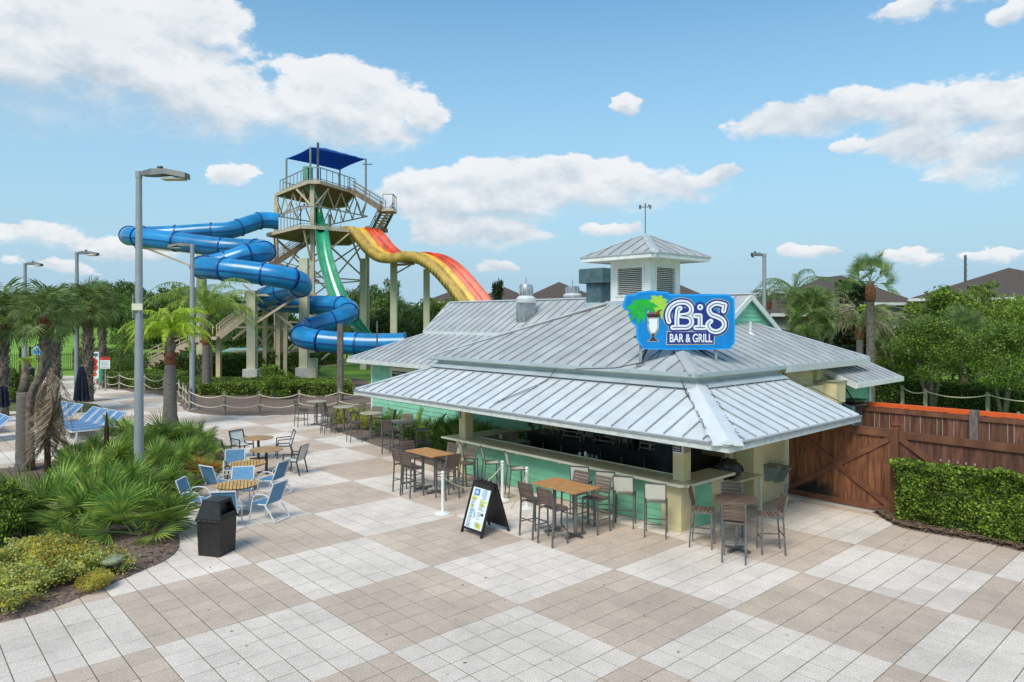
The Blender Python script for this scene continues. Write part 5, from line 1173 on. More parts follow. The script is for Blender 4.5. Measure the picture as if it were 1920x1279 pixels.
rope_fence('timber post and rope fence along the mulch bed in front of the slides', [tuple(G(u, v))[:2] for u, v in ((188, 716), (193.4, 728), (224.4, 731), (272, 734.5), (308, 740), (336, 749), (344, 757), (349, 763), (356, 770), (421, 778), (487, 777.5), (561.5, 775), (637, 771), (712, 768))])
rope_fence('pale timber post and single rope fence beyond the orange rail', [(G(1628, 712, 1.15).x, 37.5)] + [((u - U0) / FPX * Y, Y) for u, Y in ((1735, 35.8), (1852, 34.2), (1985, 32.5))], ropes=(1.02,), r=.10)
# iron fence on the far left
t = thing('iron_fence', 'black iron picket fence with a gate across the far end of the path', 'fence', (0, 0, 0))
a = G(-120, 700); b_ = G(148, 696); d = b_ - a; n = int(d.length / .17)
pk = MB(); pk.box(-.012, .012, -.012, .012, 0, 1.7); pkm = pk.mesh('picket', m_black)
for k in range(n):
    p = a + d * k / n
    if k < 300: link('picket', pkm, t, (p.x, p.y, 0))
for z in (.15, 1.5): q = MB(); q.bar((a.x, a.y, z), (b_.x, b_.y, z), .03, .04); q.build('rail', m_black, t)
for u in (38, 56, 105, 112): p = G(u, 698); q = MB(); q.box(p.x - .07, p.x + .07, p.y - .05, p.y + .05, 0, 2.25); q.build('gate_post', m_black, t)
p, p2 = G(56, 698), G(105, 698); q = MB(); q.tube([(p.x + (p2.x - p.x) * k / 8, p.y, 2.0 + .5 * math.sin(math.pi * k / 8)) for k in range(9)], .04, 5); q.build('arch', m_black, t)
# ================================================================== LAMPS
def lamp(lab, base, h, side, r0=.125, r1=.085, arm=.25, Lf=1.05, box=False):
    t = thing('street_lamp', lab, 'lamp post', (base[0], base[1], 0), 0)
    q = MB(); q.tube([(0, 0, 0), (0, 0, h * .5), (0, 0, h)], [r0, (r0 + r1) / 2, r1], 16); q.build('pole', m_pole, t, smooth=True)
    q = MB(); q.lathe([(r0 * 1.9, 0), (r0 * 1.9, .06), (r0 * 1.3, .12)], 12); q.build('base', m_pole, t)
    q = MB(); q.tube([(0, 0, h - .12), (0, 0, h + .05)], r1 * 1.15, 12); q.bar((side * .02, 0, h), (side * (arm + .12), 0, h), .07); q.build('arm', m_pole, t)
    s_ = side; x0 = s_ * arm; q = MB()
    prof = [(0, -.07, .05), (.25, -.07, .10), (.62, -.04, .10), (Lf, -.14, .0)]
    for i, (dx, zb, zt) in enumerate(prof): pass
    W2 = .17; vs = []
    for (dx, zb, zt) in prof:
        ww = W2 * (.55 if dx == 0 else 1)
        vs += [(x0 + s_ * dx, -ww, h + zb), (x0 + s_ * dx, ww, h + zb), (x0 + s_ * dx, ww * .8, h + zt), (x0 + s_ * dx, -ww * .8, h + zt)]
    fs = [(0, 1, 2, 3), (15, 14, 13, 12)]
    for i in range(3):
        for j in range(4): fs.append((4 * i + j, 4 * i + (j + 1) % 4, 4 * i + 4 + (j + 1) % 4, 4 * i + 4 + j))
    q.add(vs, fs); hd = q.build('lamp_head', m_lamphead, t)
    q = MB(); q.box(min(x0 + s_ * .5, x0 + s_ * (Lf - .06)), max(x0 + s_ * .5, x0 + s_ * (Lf - .06)), -.13, .13, h - .17, h - .125); q.build('lens', m_lampglass, hd)
    q = MB(); q.lathe([(.05, h + .095), (.05, h + .14), (.08, h + .145), (.07, h + .18)], 10, (x0 + s_ * .42, 0, 0)); q.build('sensor', m_darkg, hd)
    return t
l1 = lamp('tall grey lamp post rising out of the palmetto bed, its head pointing right', ((260.5 - U0) / FPX * 18.0, 18.0), 8.42, 1, .125, .072, .12, 1.12, True)
q = MB(); q.box(-.10, .17, -.16, -.13, 5.02 - .1, 5.02 + .07); q.build('junction_box', m_trim, l1)
for x in (-.08, .07): q = MB(); q.bar((x, -.165 + .03, 4.72), (x, -.165 + .03, 5.32), .02); q.build('bracket', m_steel, l1)
lamp('grey lamp post behind the rope fence, its head pointing left', tuple(G(360.5, 769))[:2], 8.5, -1, .15, .10, .1, 1.1)
lamp('grey lamp post by the closed umbrella, its head pointing right', ((144 - U0) / FPX * 40, 40), 8.45, 1, .15, .09, .1, 1.1)
lamp('grey lamp post furthest left behind the iron fence palms', ((47 - U0) / FPX * 46, 46), 8.3, 1, .15, .09, .1, 1.0)
lamp('grey lamp post behind the bar roof, its head pointing left', ((1433 - U0) / FPX * 40, 40), 8.35, -1, .13, .10, .1, .55)
lamp('small distant lamp post seen beside the slide support', ((739 - U0) / FPX * 88, 88), 9.4, -1, .12, .09, .1, 1.2)
q = thing('utility_pole', 'dark utility pole standing behind the roofs on the right', 'pole', ((1810 - U0) / FPX * 95, 95, 0)); m_ = MB(); m_.tube([(0, 0, 0), (0, 0, 13.3)], [.2, .16], 8); m_.build('pole', m_darkg, q); m_ = MB()
for k in range(4): m_.bar((0, 0, 10.4 + .8 * k), (.35, 0, 10.4 + .8 * k), .06)
m_.build('step', m_darkg, q)
# ================================================================== HOUSES
def house(name, lab, pts_eave, Y0, depth, zb, ze, ridge, mw, windows=(), x0=None, x1=None, over=.6, rz=0):
    """hip roofed house; front wall from x0 to x1 at distance Y0"""
    t = thing(name, lab, 'house', ((x0 + x1) / 2, Y0, 0), R(rz)); w = (x1 - x0) / 2
    q = MB(); q.box(-w, w, 0, depth, 0, ze); q.build('wall', mw, t)
    o_ = over; rh = ridge - ze; rr_ = min(w, depth / 2) + o_; q = MB()
    A = [(-w - o_, -o_, ze), (w + o_, -o_, ze), (w + o_, depth + o_, ze), (-w - o_, depth + o_, ze)]
    if w >= depth / 2: rg_ = [(-w - o_ + rr_, depth / 2, ridge), (w + o_ - rr_, depth / 2, ridge)]; fs = [(0, 1, 5, 4), (1, 2, 5), (2, 3, 4, 5), (3, 0, 4), (3, 2, 1, 0)]
    else: rg_ = [(0, -o_ + rr_, ridge), (0, depth + o_ - rr_, ridge)]; fs = [(0, 1, 4), (1, 2, 5, 4), (2, 3, 5), (3, 0, 4, 5), (3, 2, 1, 0)]
    q.add(A + rg_, fs); rf = q.build('roof', m_roofb, t)
    q = MB(); q.box(-w - o_ - .03, w + o_ + .03, -o_ - .05, -o_ - .01, ze - .22, ze + .02); q.build('fascia', m_fascia, t)
    for s_ in (-1, 1): q = MB(); q.box(*(sorted((s_ * (w + o_ + .01), s_ * (w + o_ + .05)))), -o_ - .05, depth + o_, ze - .22, ze + .02); q.build('fascia', m_fascia, t)
    for (wx, wz, ww, wh) in windows:
        q = MB(); q.box(wx - ww / 2, wx + ww / 2, -.05, -.01, wz, wz + wh); g = q.build('window', m_glass, t); q = MB()
        q.box(wx - ww / 2 - .1, wx - ww / 2, -.08, -.005, wz - .1, wz + wh + .1); q.box(wx + ww / 2, wx + ww / 2 + .1, -.08, -.005, wz - .1, wz + wh + .1); q.box(wx - ww / 2, wx + ww / 2, -.08, -.005, wz + wh, wz + wh + .1); q.box(wx - ww / 2, wx + ww / 2, -.08, -.005, wz - .1, wz); q.box(wx - .03, wx + .03, -.07, -.052, wz, wz + wh); q.build('window_frame', m_white, g)
    return t
def xat(u, Y): return (u - U0) / FPX * Y
def zat(v, Y): return CAM_H + (V0 - v) / FPX * Y
W3 = lambda xs_, z: [(x, z, 1.3, 1.5) for x in xs_]
house('brown_roofed_house', 'taupe house with a brown shingle hip roof behind the tall fan palm', None, 62, 13, 0, zat(568, 62), zat(516, 66), m_wallg, W3((-4, 4.6), 4.2) + W3((-4, 0, 4), 1.0), xat(1530, 62), xat(1708, 62))
house('brown_roofed_house', 'taupe house with a big brown roof peak at the far right edge', None, 56, 15, 0, zat(558, 56), zat(503, 63), m_wallg, W3((-6.0, -1, 4), 3.9) + W3((-5, 0), 1.0), xat(1745, 56), xat(2090, 56), rz=-28)
house('brown_roofed_house', 'low taupe house with a brown roof and white gutter just right of the green gable', None, 52, 10, 0, zat(588, 52), zat(553, 56), m_wallg, W3((-3, 2), 2.6), xat(1395, 52), xat(1580, 52))
house('brown_roofed_house', 'taupe outbuilding with a brown roof between the palms right of the bar', None, 44, 9, 0, zat(660, 44), zat(618, 46), m_wallg, W3((0,), .9), xat(1440, 44), xat(1560, 44))
house('brown_roofed_house', 'house with a dark brown roof showing behind the exhaust fans', None, 80, 14, 0, zat(562, 80), zat(531, 87), m_wallg2, W3((-3, 3), 4.0), xat(985, 80), xat(1120, 80))
house('brown_roofed_house', 'house with a dark brown roof just right of the orange slide', None, 92, 14, 0, zat(566, 92), zat(540, 99), m_wallg2, W3((-3, 3), 4.0), xat(890, 92), xat(1000, 92))
house('brown_roofed_house', 'house whose brown roof slopes down behind the cupola', None, 70, 14, 0, zat(562, 70), zat(524, 77), m_wallg2, W3((3,), 4.0), xat(1190, 70), xat(1325, 70))
house('brown_roofed_house', 'distant house with a brown roof behind the yellow slide supports', None, 120, 14, 0, zat(566, 120), zat(548, 127), m_wallg2, W3((0,), 5.0), xat(800, 120), xat(880, 120))
house('brown_roofed_house', 'distant house roof behind the blue slide above the hill trees', None, 135, 16, 0, zat(558, 135), zat(538, 143), m_wallg2, W3((0,), 5.0), xat(280, 135), xat(370, 135))
# ================================================================== SLIDE TOWER
tw = thing('slide_tower', 'tall tan steel water slide tower with stairs, platforms and a blue shade canopy', 'tower', (-17.0, 60.0, 0), 0)
TO = Vector((-17.0, 60.0, 0))
def tp(u, v, Y): return at(u, v, Y) - TO
FC, LC, RC = Vector((0, 0, 0)), Vector((-5.1, 6.0, 0)), Vector((3.4, 6.2, 0)); BC = LC + RC
ZU, ZL = 16.4, 12.5
for p, w, h in ((FC, .33, ZU + .1), (LC, .33, ZU - .2), (RC, .33, ZU - 3), (BC, .30, ZU - 1)): q = MB(); q.bbox(p.x - w / 2, p.x + w / 2, p.y - w / 2, p.y + w / 2, 0, h, .02); q.build('column', m_tan, tw)
q = MB(); q.bbox(RC.x - .5, RC.x + .05, RC.y - 1.0, RC.y - .45, 0, 10.3, .02); q.build('column', m_col, tw)
def X(a, b_, z0, z1, w=.105, nm='brace', m=m_tan):
    for (za, zb) in ((z0, z1), (z1, z0)): q = MB(); q.bar((a.x, a.y, za), (b_.x, b_.y, zb), w); q.build(nm, m, tw)
def Hb(a, b_, z, w=.12): q = MB(); q.bar((a.x, a.y, z), (b_.x, b_.y, z), w); q.build('beam', m_tan, tw)
for a, b_ in ((FC, LC), (FC, RC), (LC, BC), (RC, BC)):
    for z in (.6, 4.4, 8.3): Hb(a, b_, z)
    X(a, b_, .6, 4.4); X(a, b_, 4.4, 8.3); X(a, b_, 8.3, ZL - .3)
    # truss under the top platform
    Hb(a, b_, 14.35, .10)
    n = 4
    for k in range(n):
        p, r_ = a.lerp(b_, k / n), a.lerp(b_, (k + 1) / n); m_ = a.lerp(b_, (k + .5) / n)
        q = MB(); q.bar((p.x, p.y, 16.0), (m_.x, m_.y, 14.35), .085); q.build('truss_bar', m_tan, tw); q = MB(); q.bar((m_.x, m_.y, 14.35), (r_.x, r_.y, 16.0), .085); q.build('truss_bar', m_tan, tw)
def deck(poly, z, nm='platform', th=.35):
    q = MB(); q.prism(poly, z - .12, z); d_ = q.build(nm, m_tan2, tw)
    n = len(poly)
    for i in range(n): q = MB(); a, b_ = poly[i], poly[(i + 1) % n]; q.bar((*a, z - .14), (*b_, z - .14), .11, .30); q.build('edge_beam', m_tan, tw)
    return d_
def rail(pts, h=1.1, sp_=.85, m=m_railg):
    """railing along 3d points: two rails, posts and balusters"""
    q = MB()
    for i in range(len(pts) - 1):
        a, b_ = Vector(pts[i]), Vector(pts[i + 1])
        for hh, w in ((h, .07), (.15, .05)): q.bar(a + Vector((0, 0, hh)), b_ + Vector((0, 0, hh)), w)
    q.build('handrail', m, tw)
    for i in range(len(pts) - 1):
        a, b_ = Vector(pts[i]), Vector(pts[i + 1]); n = max(1, int((b_ - a).length / sp_))
        for k in range(n + 1): p = a.lerp(b_, k / n); q = MB(); q.bar(p, p + Vector((0, 0, h)), .06); q.build('rail_post', m, tw)
ul = tp(517, 364, 65.5); uf = tp(600, 341, 60); ur = tp(666, 353, 64.5); ub = tp(636, 356, 71)
UP = [(ul.x, ul.y), (-.2, -.6), (uf.x + .15, -.5), (ur.x, ur.y), (BC.x + 1.5, BC.y), (BC.x, BC.y + .6)]; deck(UP, ZU)
rail([(UP[0][0] + .5, UP[0][1] - .3, ZU), (UP[1][0], UP[1][1] + .1, ZU), (UP[2][0], UP[2][1] + .1, ZU), (UP[3][0], UP[3][1], ZU)]); rail([(UP[4][0], UP[4][1], ZU), (UP[5][0], UP[5][1], ZU), (UP[0][0] + .6, UP[0][1] + .2, ZU)])
LP_ = [(tp(499, 438, 64).x, 4.2), (tp(563, 428, 58.5).x, -1.5), (.6, -1.0), (tp(655, 436, 61).x, 1.0), (tp(680, 440, 64).x, 4.5), (BC.x + 2, BC.y), (BC.x - 1.5, BC.y)]; deck(LP_, ZL)
rail([(LP_[0][0] + .6, LP_[0][1] + .4, ZL), (LP_[1][0], LP_[1][1] + .1, ZL), (LP_[2][0], LP_[2][1] + .1, ZL), (LP_[3][0] - .7, LP_[3][1] - .2, ZL)], 1.6); rail([(LP_[5][0], LP_[5][1], ZL), (LP_[6][0], LP_[6][1], ZL)], 1.3)
for (a, b_) in (((LP_[1][0] + .2, -1.2, ZL - .4), (-.1, -.1, 9.6)), ((LP_[3][0], .9, ZL - .4), (.2, .2, 9.6)), ((LP_[3][0], 1.1, ZL - .4), (RC.x, RC.y, 8.5)), ((LP_[0][0] + .6, 4.4, ZL - .4), (LC.x, LC.y, 10))):
    q = MB(); q.bar(a, b_, .13); q.build('strut', m_tan, tw)
for (a, b_) in (((-.1, -.3, ZU - .3), (.2, .3, 15)), ((1.2, .6, ZU - .5), (.15, .1, 14.4)), ((-1.6, .8, ZU - .5), (-.15, .1, 14.4))): q = MB(); q.bar(a, b_, .13); q.build('strut', m_tan, tw)
# stairs
def stairs(a, b_, w, nm='stair_flight', side=None, m=m_tan, rails=True):
    a, b_ = Vector(a), Vector(b_); d = b_ - a; hd = Vector((d.x, d.y, 0)).normalized(); s_ = Vector((-hd.y, hd.x, 0)) * w / 2; n = max(3, int(abs(d.z) / .19))
    for sg_ in (-1, 1): q = MB(); q.bar(a + s_ * sg_, b_ + s_ * sg_, .08, .34); q.build('stringer', m, tw)
    for k in range(n): p = a.lerp(b_, (k + .5) / n); q = MB(); q.M = Matrix.Translation(p) @ Matrix.Rotation(math.atan2(hd.y, hd.x), 4, 'Z'); q.box(-.16, .16, -w / 2 + .05, w / 2 - .05, 0, .05); q.build('step', m, tw)
    if rails:
        for sg_ in (-1, 1):
            q = MB()
            for hh in (.95, .62, .3): q.bar(a + s_ * sg_ + Vector((0, 0, hh)), b_ + s_ * sg_ + Vector((0, 0, hh)), .055)
            q.build('handrail', m, tw); nn = max(2, int(d.length / 1.5))
            for k in range(nn + 1): p = a.lerp(b_, k / nn) + s_ * sg_; q = MB(); q.bar(p, p + Vector((0, 0, .98)), .06); q.build('rail_post', m, tw)
def landing(c, sx, sy, z, m=m_tan):
    q = MB(); q.box(c[0] - sx, c[0] + sx, c[1] - sy, c[1] + sy, z - .2, z); q.build('landing', m, tw)
# upper flight on the right with its landing
stairs((ur.x - .3, ur.y - .4, ZU), tp(718, 394, 63.5), 1.3, m=m_tan2); e = tp(724, 393, 63.5); landing((e.x, e.y + .4), .75, .9, e.z); rail([(e.x - .2, e.y - .5, e.z), (e.x + .7, e.y - .5, e.z), (e.x + .7, e.y + 1.3, e.z)], 1.3)
stairs((e.x - .1, e.y + 1.3, e.z), (RC.x + .3, RC.y + 1.8, ZL), 1.1, m=m_tan2)
for (a, b_) in (((e.x + .2, e.y, e.z - .2), (RC.x, RC.y, 12.0)), ((e.x, e.y + .6, e.z - .2), (RC.x + .1, RC.y, 11.0))): q = MB(); q.bar(a, b_, .14); q.build('strut', m_tan, tw)
q = MB(); q.box(RC.x + .1, RC.x + 1.8, RC.y - .4, RC.y + .8, 12.9, 13.25); q.build('outrigger', m_tan2, tw)
# long approach stairs on the left
A0, A1, A2, A3 = tp(268, 688, 55.0), tp(384, 632, 55.5), tp(409, 632, 55.5), tp(488, 572, 57)
stairs(A0, A1, 2.0); landing(((A1.x + A2.x) / 2, A1.y), (A2.x - A1.x) / 2 + .3, 1.05, A1.z); stairs(A2, A3, 2.0)
rail([(A1.x, A1.y - 1.0, A1.z), (A2.x, A2.y - 1.0, A2.z)], 1.0, 1.2, m_tan)
A4 = tp(556, 522, 62); landing((A3.x + .6, A3.y + .8), 1.0, 1.6, A3.z); stairs((A3.x + .4, A3.y + 2.0, A3.z), A4, 1.5, m=m_tan2)
A5, A6 = tp(500, 504, 60.5), tp(573, 456, 62.5); landing((A4.x + .4, A4.y + .8), 1.0, 1.4, A4.z); stairs(A5, A6, 1.4, m=m_tan2); stairs((A4.x, A4.y + 1.2, A4.z), (A5.x - .2, A5.y + .6, A5.z), 1.2, m=m_tan2); landing((A5.x, A5.y), .9, 1.2, A5.z)
for (u, Y, v1) in ((410, 55.6, 630), (393, 56.2, 632), (497, 58, 620), (520, 60, 620), (532, 60, 622)):
    p = tp(u, V0, Y); z1 = (tp(0, v1, Y)).z if v1 > 600 else 3; q = MB(); q.box(p.x - .16, p.x + .16, p.y - .16, p.y + .16, 0, max(2.2, {410: 3.1, 393: 3.1, 497: 5.6, 520: 8, 532: 8}[u])); q.build('stair_post', m_tan, tw)
for (a, b_) in (((-6.0, -2.0, 5.6), (-2.4, 0, .6)), ((-6.0, -2.0, 3.0), (-3.4, 0, 5.6)), ((-5.6, -1.6, .6), (-3.0, -.6, 3.8)), ((-5.5, -1.2, 7.6), (-2.6, 0, 5.0))): q = MB(); q.bar(a, b_, .15); q.build('brace', m_tan, tw)
for z in (2.0, 4.0, 5.9): q = MB(); q.bar((-6.2, -1.6, z), (-.2, 0, z), .15); q.build('beam', m_tan, tw)
# canopy
c1, c2, c3, c4 = tp(582, 276, 60), tp(537, 297, 65), tp(686, 298, 65.5), tp(638, 312, 70.5)
c4 = Vector((c2.x + c3.x - c1.x, c2.y + c3.y - c1.y, c2.z + .1)); n = 9; vs = []
pc = (c1 + c2 + c3 + c4) / 4
for i in range(n):
    for j in range(n):
        s_, t_ = i / (n - 1), j / (n - 1); p = c1.lerp(c2, s_).lerp(c3.lerp(c4, s_), t_); hmp = min(1, 2.0 * min(s_, 1 - s_, t_, 1 - t_)); p = p + Vector((0, 0, 1.0 * hmp))
        ed = 4 * s_ * (1 - s_) if t_ in (0, 1) else (4 * t_ * (1 - t_) if s_ in (0, 1) else 0); p = p.lerp(pc, .05 * ed); vs.append(p)
q = MB(); q.add(vs + [p - Vector((0, 0, .03)) for p in vs], [(i * n + j, i * n + j + 1, (i + 1) * n + j + 1, (i + 1) * n + j) for i in range(n - 1) for j in range(n - 1)] + [(n * n + i * n + j, n * n + (i + 1) * n + j, n * n + (i + 1) * n + j + 1, n * n + i * n + j + 1) for i in range(n - 1) for j in range(n - 1)]); q.build('shade_canopy', m_canopy, tw, smooth='all', fixn=False)
for c in (c1, c2, c3, c4): q = MB(); q.tube([(c.x, c.y, ZU - .2), (c.x, c.y, c.z)], .09, 8); q.build('canopy_post', m_railg, tw)
q = MB(); q.tube([(c1.x + .5, c1.y + .5, ZU), (c1.x + .5, c1.y + .5, c1.z + .5)], .11, 8); q.build('canopy_post', m_darkg, tw)
q = MB(); q.bar((c3.x - .3, c3.y, c3.z - .5), (c3.x + .6, c3.y, c3.z - .5), .08); q.build('light_arm', m_darkg, tw)
# ================================================================== SLIDES
def catm(P, k):
    P = [Vector(p) for p in P]; o = []; n = len(P)
    for i in range(n - 1):
        p0, p1, p2, p3 = P[max(0, i - 1)], P[i], P[i + 1], P[min(n - 1, i + 2)]
        for s_ in range(k): t = s_ / k; o.append(.5 * ((2 * p1) + (p2 - p0) * t + (2 * p0 - 5 * p1 + 4 * p2 - p3) * t * t + (3 * p1 - p0 - 3 * p2 + p3) * t ** 3))
    o.append(P[-1]); return o
bt = thing('blue_tube_slide', 'glossy blue enclosed tube slide that zigzags down from the lower platform', 'water slide', (0, 0, 0))
TP = [(522, 415, 63.5), (492, 413, 63), (465, 421, 62), (430, 432, 61), (385, 435, 60.5), (330, 439, 60), (280, 441, 59.5), (247, 441, 58.0), (246, 443, 56.0), (270, 446, 55.0), (330, 453, 54.5), (400, 462, 54), (460, 466, 53.8), (492, 468, 53.0), (494, 473, 51.5), (466, 477, 50.6), (435, 487, 50.2), (400, 496, 50), (378, 499, 49), (384, 502, 47.2), (420, 505, 46.5), (480, 512, 46.4), (530, 520, 46.6), (562, 530, 47.5), (560, 539, 49.5), (530, 546, 51.5), (500, 556, 52.5), (500, 566, 54), (540, 569, 54.8), (600, 572, 54.6), (640, 574, 54), (655, 584, 52.4), (640, 596, 51), (605, 607, 50.2), (575, 618, 49.6), (566, 630, 48.2), (590, 638, 47), (640, 643, 46.8), (700, 646, 46.6), (760, 645, 46.6)]
path = catm([at(*p) for p in TP], 4); TR = .735
# split into fibreglass sections with flanges between
sec = 5; i = 0
while i < len(path) - 1:
    j = min(i + sec, len(path) - 1); seg = path[i:j + 1]
    if len(path) - 1 - j < 3: j = len(path) - 1; seg = path[i:j + 1]
    q = MB(); q.tube(seg, TR, 20, cap=False); q.build('tube_section', m_tube, bt, smooth='all')
    d = (seg[-1] - seg[-2]).normalized(); q = MB(); q.tube([seg[-1] - d * .05, seg[-1] + d * .05], TR + .07, 20); q.build('flange', m_tubering, bt)
    i = j
q = MB()
for i in range(len(path) - 1):      # the long seam along the side
    d = (path[i + 1] - path[i]).normalized(); s_ = d.cross(Vector((0, 0, 1))).normalized(); 
    if s_.y > 0: s_ = -s_
    d2 = (path[min(i + 2, len(path) - 1)] - path[i + 1]).normalized() if i + 2 < len(path) else d; s2_ = d2.cross(Vector((0, 0, 1))).normalized()
    if s2_.y > 0: s2_ = -s2_
    if s_.dot(s2_) > .3: q.bar(path[i] + s_ * (TR + .005) - Vector((0, 0, .1)), path[i + 1] + s2_ * (TR + .005) - Vector((0, 0, .1)), .05, .08)
q.build('seam', m_tubering, bt)['kind'] = 'stuff'
def support(lab, u, Y, z, w=.5, arms=(), foot=False, cat='column', m=m_col):
    x = xat(u, Y); t = thing('slide_support', lab, cat, (x, Y, 0), 0); q = MB(); q.bbox(-w / 2, w / 2, -w / 2, w / 2, 0, z, .02); q.build('shaft', m, t)
    if foot: q = MB(); q.bbox(-w * .85, w * .85, -w * .85, w * .85, 0, 1.05, .03); q.build('footing', m_conc, t)
    for a, b_, ww in arms: q = MB(); q.bar(a, b_, ww); q.build('arm', m_tan, t)
    return t
support('tall cream column left of the lower blue tube, standing on a concrete block', 473, 51.5, zat(545, 51.5), .62, [((0, 0, 4.2), (3.6, -.5, zat(553, 51)), .16), ((-.2, 0, zat(553, 51)), (4.8, -.5, zat(553, 51)), .16)], True)
support('tall cream column in the middle of the blue tube with a square footing', 570.5, 53, zat(484, 53), .62, [((0, -.2, zat(575, 53)), (-3.6, -.2, zat(575, 53)), .16), ((0, -.2, 3.4), (-2.6, -.2, zat(575, 53)), .14), ((0, 0, zat(547, 53)), (-6, 0, zat(550, 53)), .14)], True)
support('cream column behind the queen palm under the high blue tube', 378, 58, zat(470, 58), .6, [((0, 0, zat(475, 58)), (-5.5, 0, zat(464, 58)), .16), ((0, 0, zat(507, 58)), (-4.6, 0, zat(465, 58)), .14), ((0, 0, zat(475, 58)), (1.6, 0, zat(470, 58)), .14)])
support('thin tan post beneath the low blue bend', 587, 50, zat(672, 50), .55)
support('cream slide column below the dip of the yellow slide', 738.5, 62, zat(492, 62), .55, [((0, 0, zat(497, 62)), (1.8, 0, zat(495, 62)), .2), ((0, 0, zat(515, 62)), (1.5, 0, zat(497, 62)), .12), ((-1.2, 0, zat(488, 62)), (2.2, 0, zat(493, 62)), .2)])
support('cream slide column below the hump of the yellow slide', 800, 60, zat(505, 60), .5)
support('short weathered timber mast in front of the low blue bend', 638, 40, zat(607, 40), .30, m=m_post)
support('slim dark pole just left of the annex roof', 707, 38.5, zat(602, 38.5), .08, m=m_darkg)
support('pair of tan legs below the slide tower stairs', 522, 58, zat(585, 58), .35, [((.6, 0, 0), (.6, 0, zat(585, 58)), .3), ((0, 0, zat(617, 58)), (2.4, 0, zat(616, 58)), .14)], m=m_tan)
def flume(name, lab, rows, m_in, m_out, wall=.45, cat='water slide', lanes=1, m2=None, th=.05):
    """rows: list of (left point, right point) across the slide; a trough with walls on both sides"""
    t = thing(name, lab, cat, (0, 0, 0)); Lp = catm([a for a, b_ in rows], 5); Rp = catm([b_ for a, b_ in rows], 5)
    return t, Lp, Rp
def trough(t, Lp, Rp, m_in, m_out, depth, nm='chute', f0=0.0, f1=1.0, wl=True, wr=True, chunk=8, arc=7, wallm=None):
    n = len(Lp); rows = []
    for i in range(n):
        a, b_ = Lp[i].lerp(Rp[i], f0), Lp[i].lerp(Rp[i], f1); d = (Lp[min(i + 1, n - 1)] - Lp[max(i - 1, 0)]).normalized(); c = (b_ - a).normalized(); up = c.cross(d); 
        if up.z < 0: up = -up
        if abs(up.z) < .05 and up.x < 0: up = -up
        rows.append((a, b_, up))
    i = 0
    while i < n - 1:
        j = min(n - 1, i + chunk); q = MB(); vs = []
        for (a, b_, up) in rows[i:j + 1]:
            for k in range(arc + 1): s_ = k / arc; hgt = depth * (abs(2 * s_ - 1) ** 3.2); vs.append(a.lerp(b_, s_) + up * hgt)
        m_ = arc + 1; fs = [(r * m_ + k, r * m_ + k + 1, (r + 1) * m_ + k + 1, (r + 1) * m_ + k) for r in range(j - i) for k in range(arc)]; q.add(vs, fs)
        vs2 = []
        for (a, b_, up) in rows[i:j + 1]:
            for k in range(arc + 1): s_ = k / arc; hgt = depth * (abs(2 * s_ - 1) ** 3.2); vs2.append(a.lerp(b_, s_) + up * (hgt - .10) + (a - b_).normalized() * .06 * (1 - 2 * s_))
        q.mi = 1; q.add(vs2, [tuple(reversed(f)) for f in fs])
        R_ = j - i; b0 = 0; off = len(vs)
        for r in range(R_):
            q.add([vs[r * m_], vs[(r + 1) * m_], vs2[(r + 1) * m_], vs2[r * m_]], [(0, 1, 2, 3)]); q.add([vs[r * m_ + arc], vs[(r + 1) * m_ + arc], vs2[(r + 1) * m_ + arc], vs2[r * m_ + arc]], [(3, 2, 1, 0)])
        q.build(nm, [m_in, m_out], t, smooth='all', fixn=False); i = j
# green body slide: a steep open trough
def pr(ul, ur_, v, Y, dy=0): return (at(ul, v, Y), at(ur_, v, Y + dy))
t, Lp, Rp = flume('green_slide', 'steep green open slide dropping straight down the middle of the tower', [pr(566, 583, 312, 61.5), pr(568, 585, 345, 61.6), pr(588, 602, 380, 61.8), pr(592, 606, 405, 61.4), pr(593, 611, 428, 60.2), pr(594, 616, 440, 59.2), pr(598, 624, 480, 58), pr(608, 636, 520, 57), pr(620, 654, 560, 56.2), pr(640, 673, 595, 55.5), pr(664, 692, 622, 55), pr(688, 710, 640, 54.5)], None, None)
trough(t, Lp, Rp, m_gslide, m_gslide2, .55)
# yellow and orange multi lane slide; each row = outer (near) wall foot, far edge
rim = [(638, 428), (648, 424), (661, 428), (683, 455), (706, 472), (733, 476), (761, 471), (784, 476), (811, 494), (839, 525), (866, 560), (893, 606)]
Ya = [62, 61.5, 61, 60, 59, 58, 57, 56, 55, 54, 53, 51.8]
def two(Y_): return [(at(u, v, Y1) - Vector((0, 0, .42)), at(u, v, Y1) + Vector((2.05, 3.4, -.42))) for (u, v), Y1 in zip(rim, Y_)]
t, Lp, Rp = flume('yellow_slide', 'wavy yellow racing slide with two lanes and a tall ochre outer wall', two(Ya), None, None)
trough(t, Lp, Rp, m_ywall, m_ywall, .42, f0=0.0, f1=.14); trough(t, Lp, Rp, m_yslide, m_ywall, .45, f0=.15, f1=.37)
q = MB(); n = len(Lp)
for i in range(0, n - 1):
    a, b_ = Lp[i] + Vector((0, 0, .42)), Lp[i + 1] + Vector((0, 0, .42)); q.add([a, b_, b_ - Vector((0, 0, .80)), a - Vector((0, 0, .80)), a + Vector((-.08, -.06, 0)), b_ + Vector((-.08, -.06, 0)), b_ - Vector((.08, .06, .80)), a - Vector((.08, .06, .80))], [(0, 1, 2, 3), (4, 7, 6, 5), (0, 4, 5, 1), (3, 2, 6, 7)])
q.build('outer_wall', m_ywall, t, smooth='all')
t2, Lp2, Rp2 = flume('orange_slide', 'wavy orange racing slide running beside the yellow one', two(Ya), None, None)
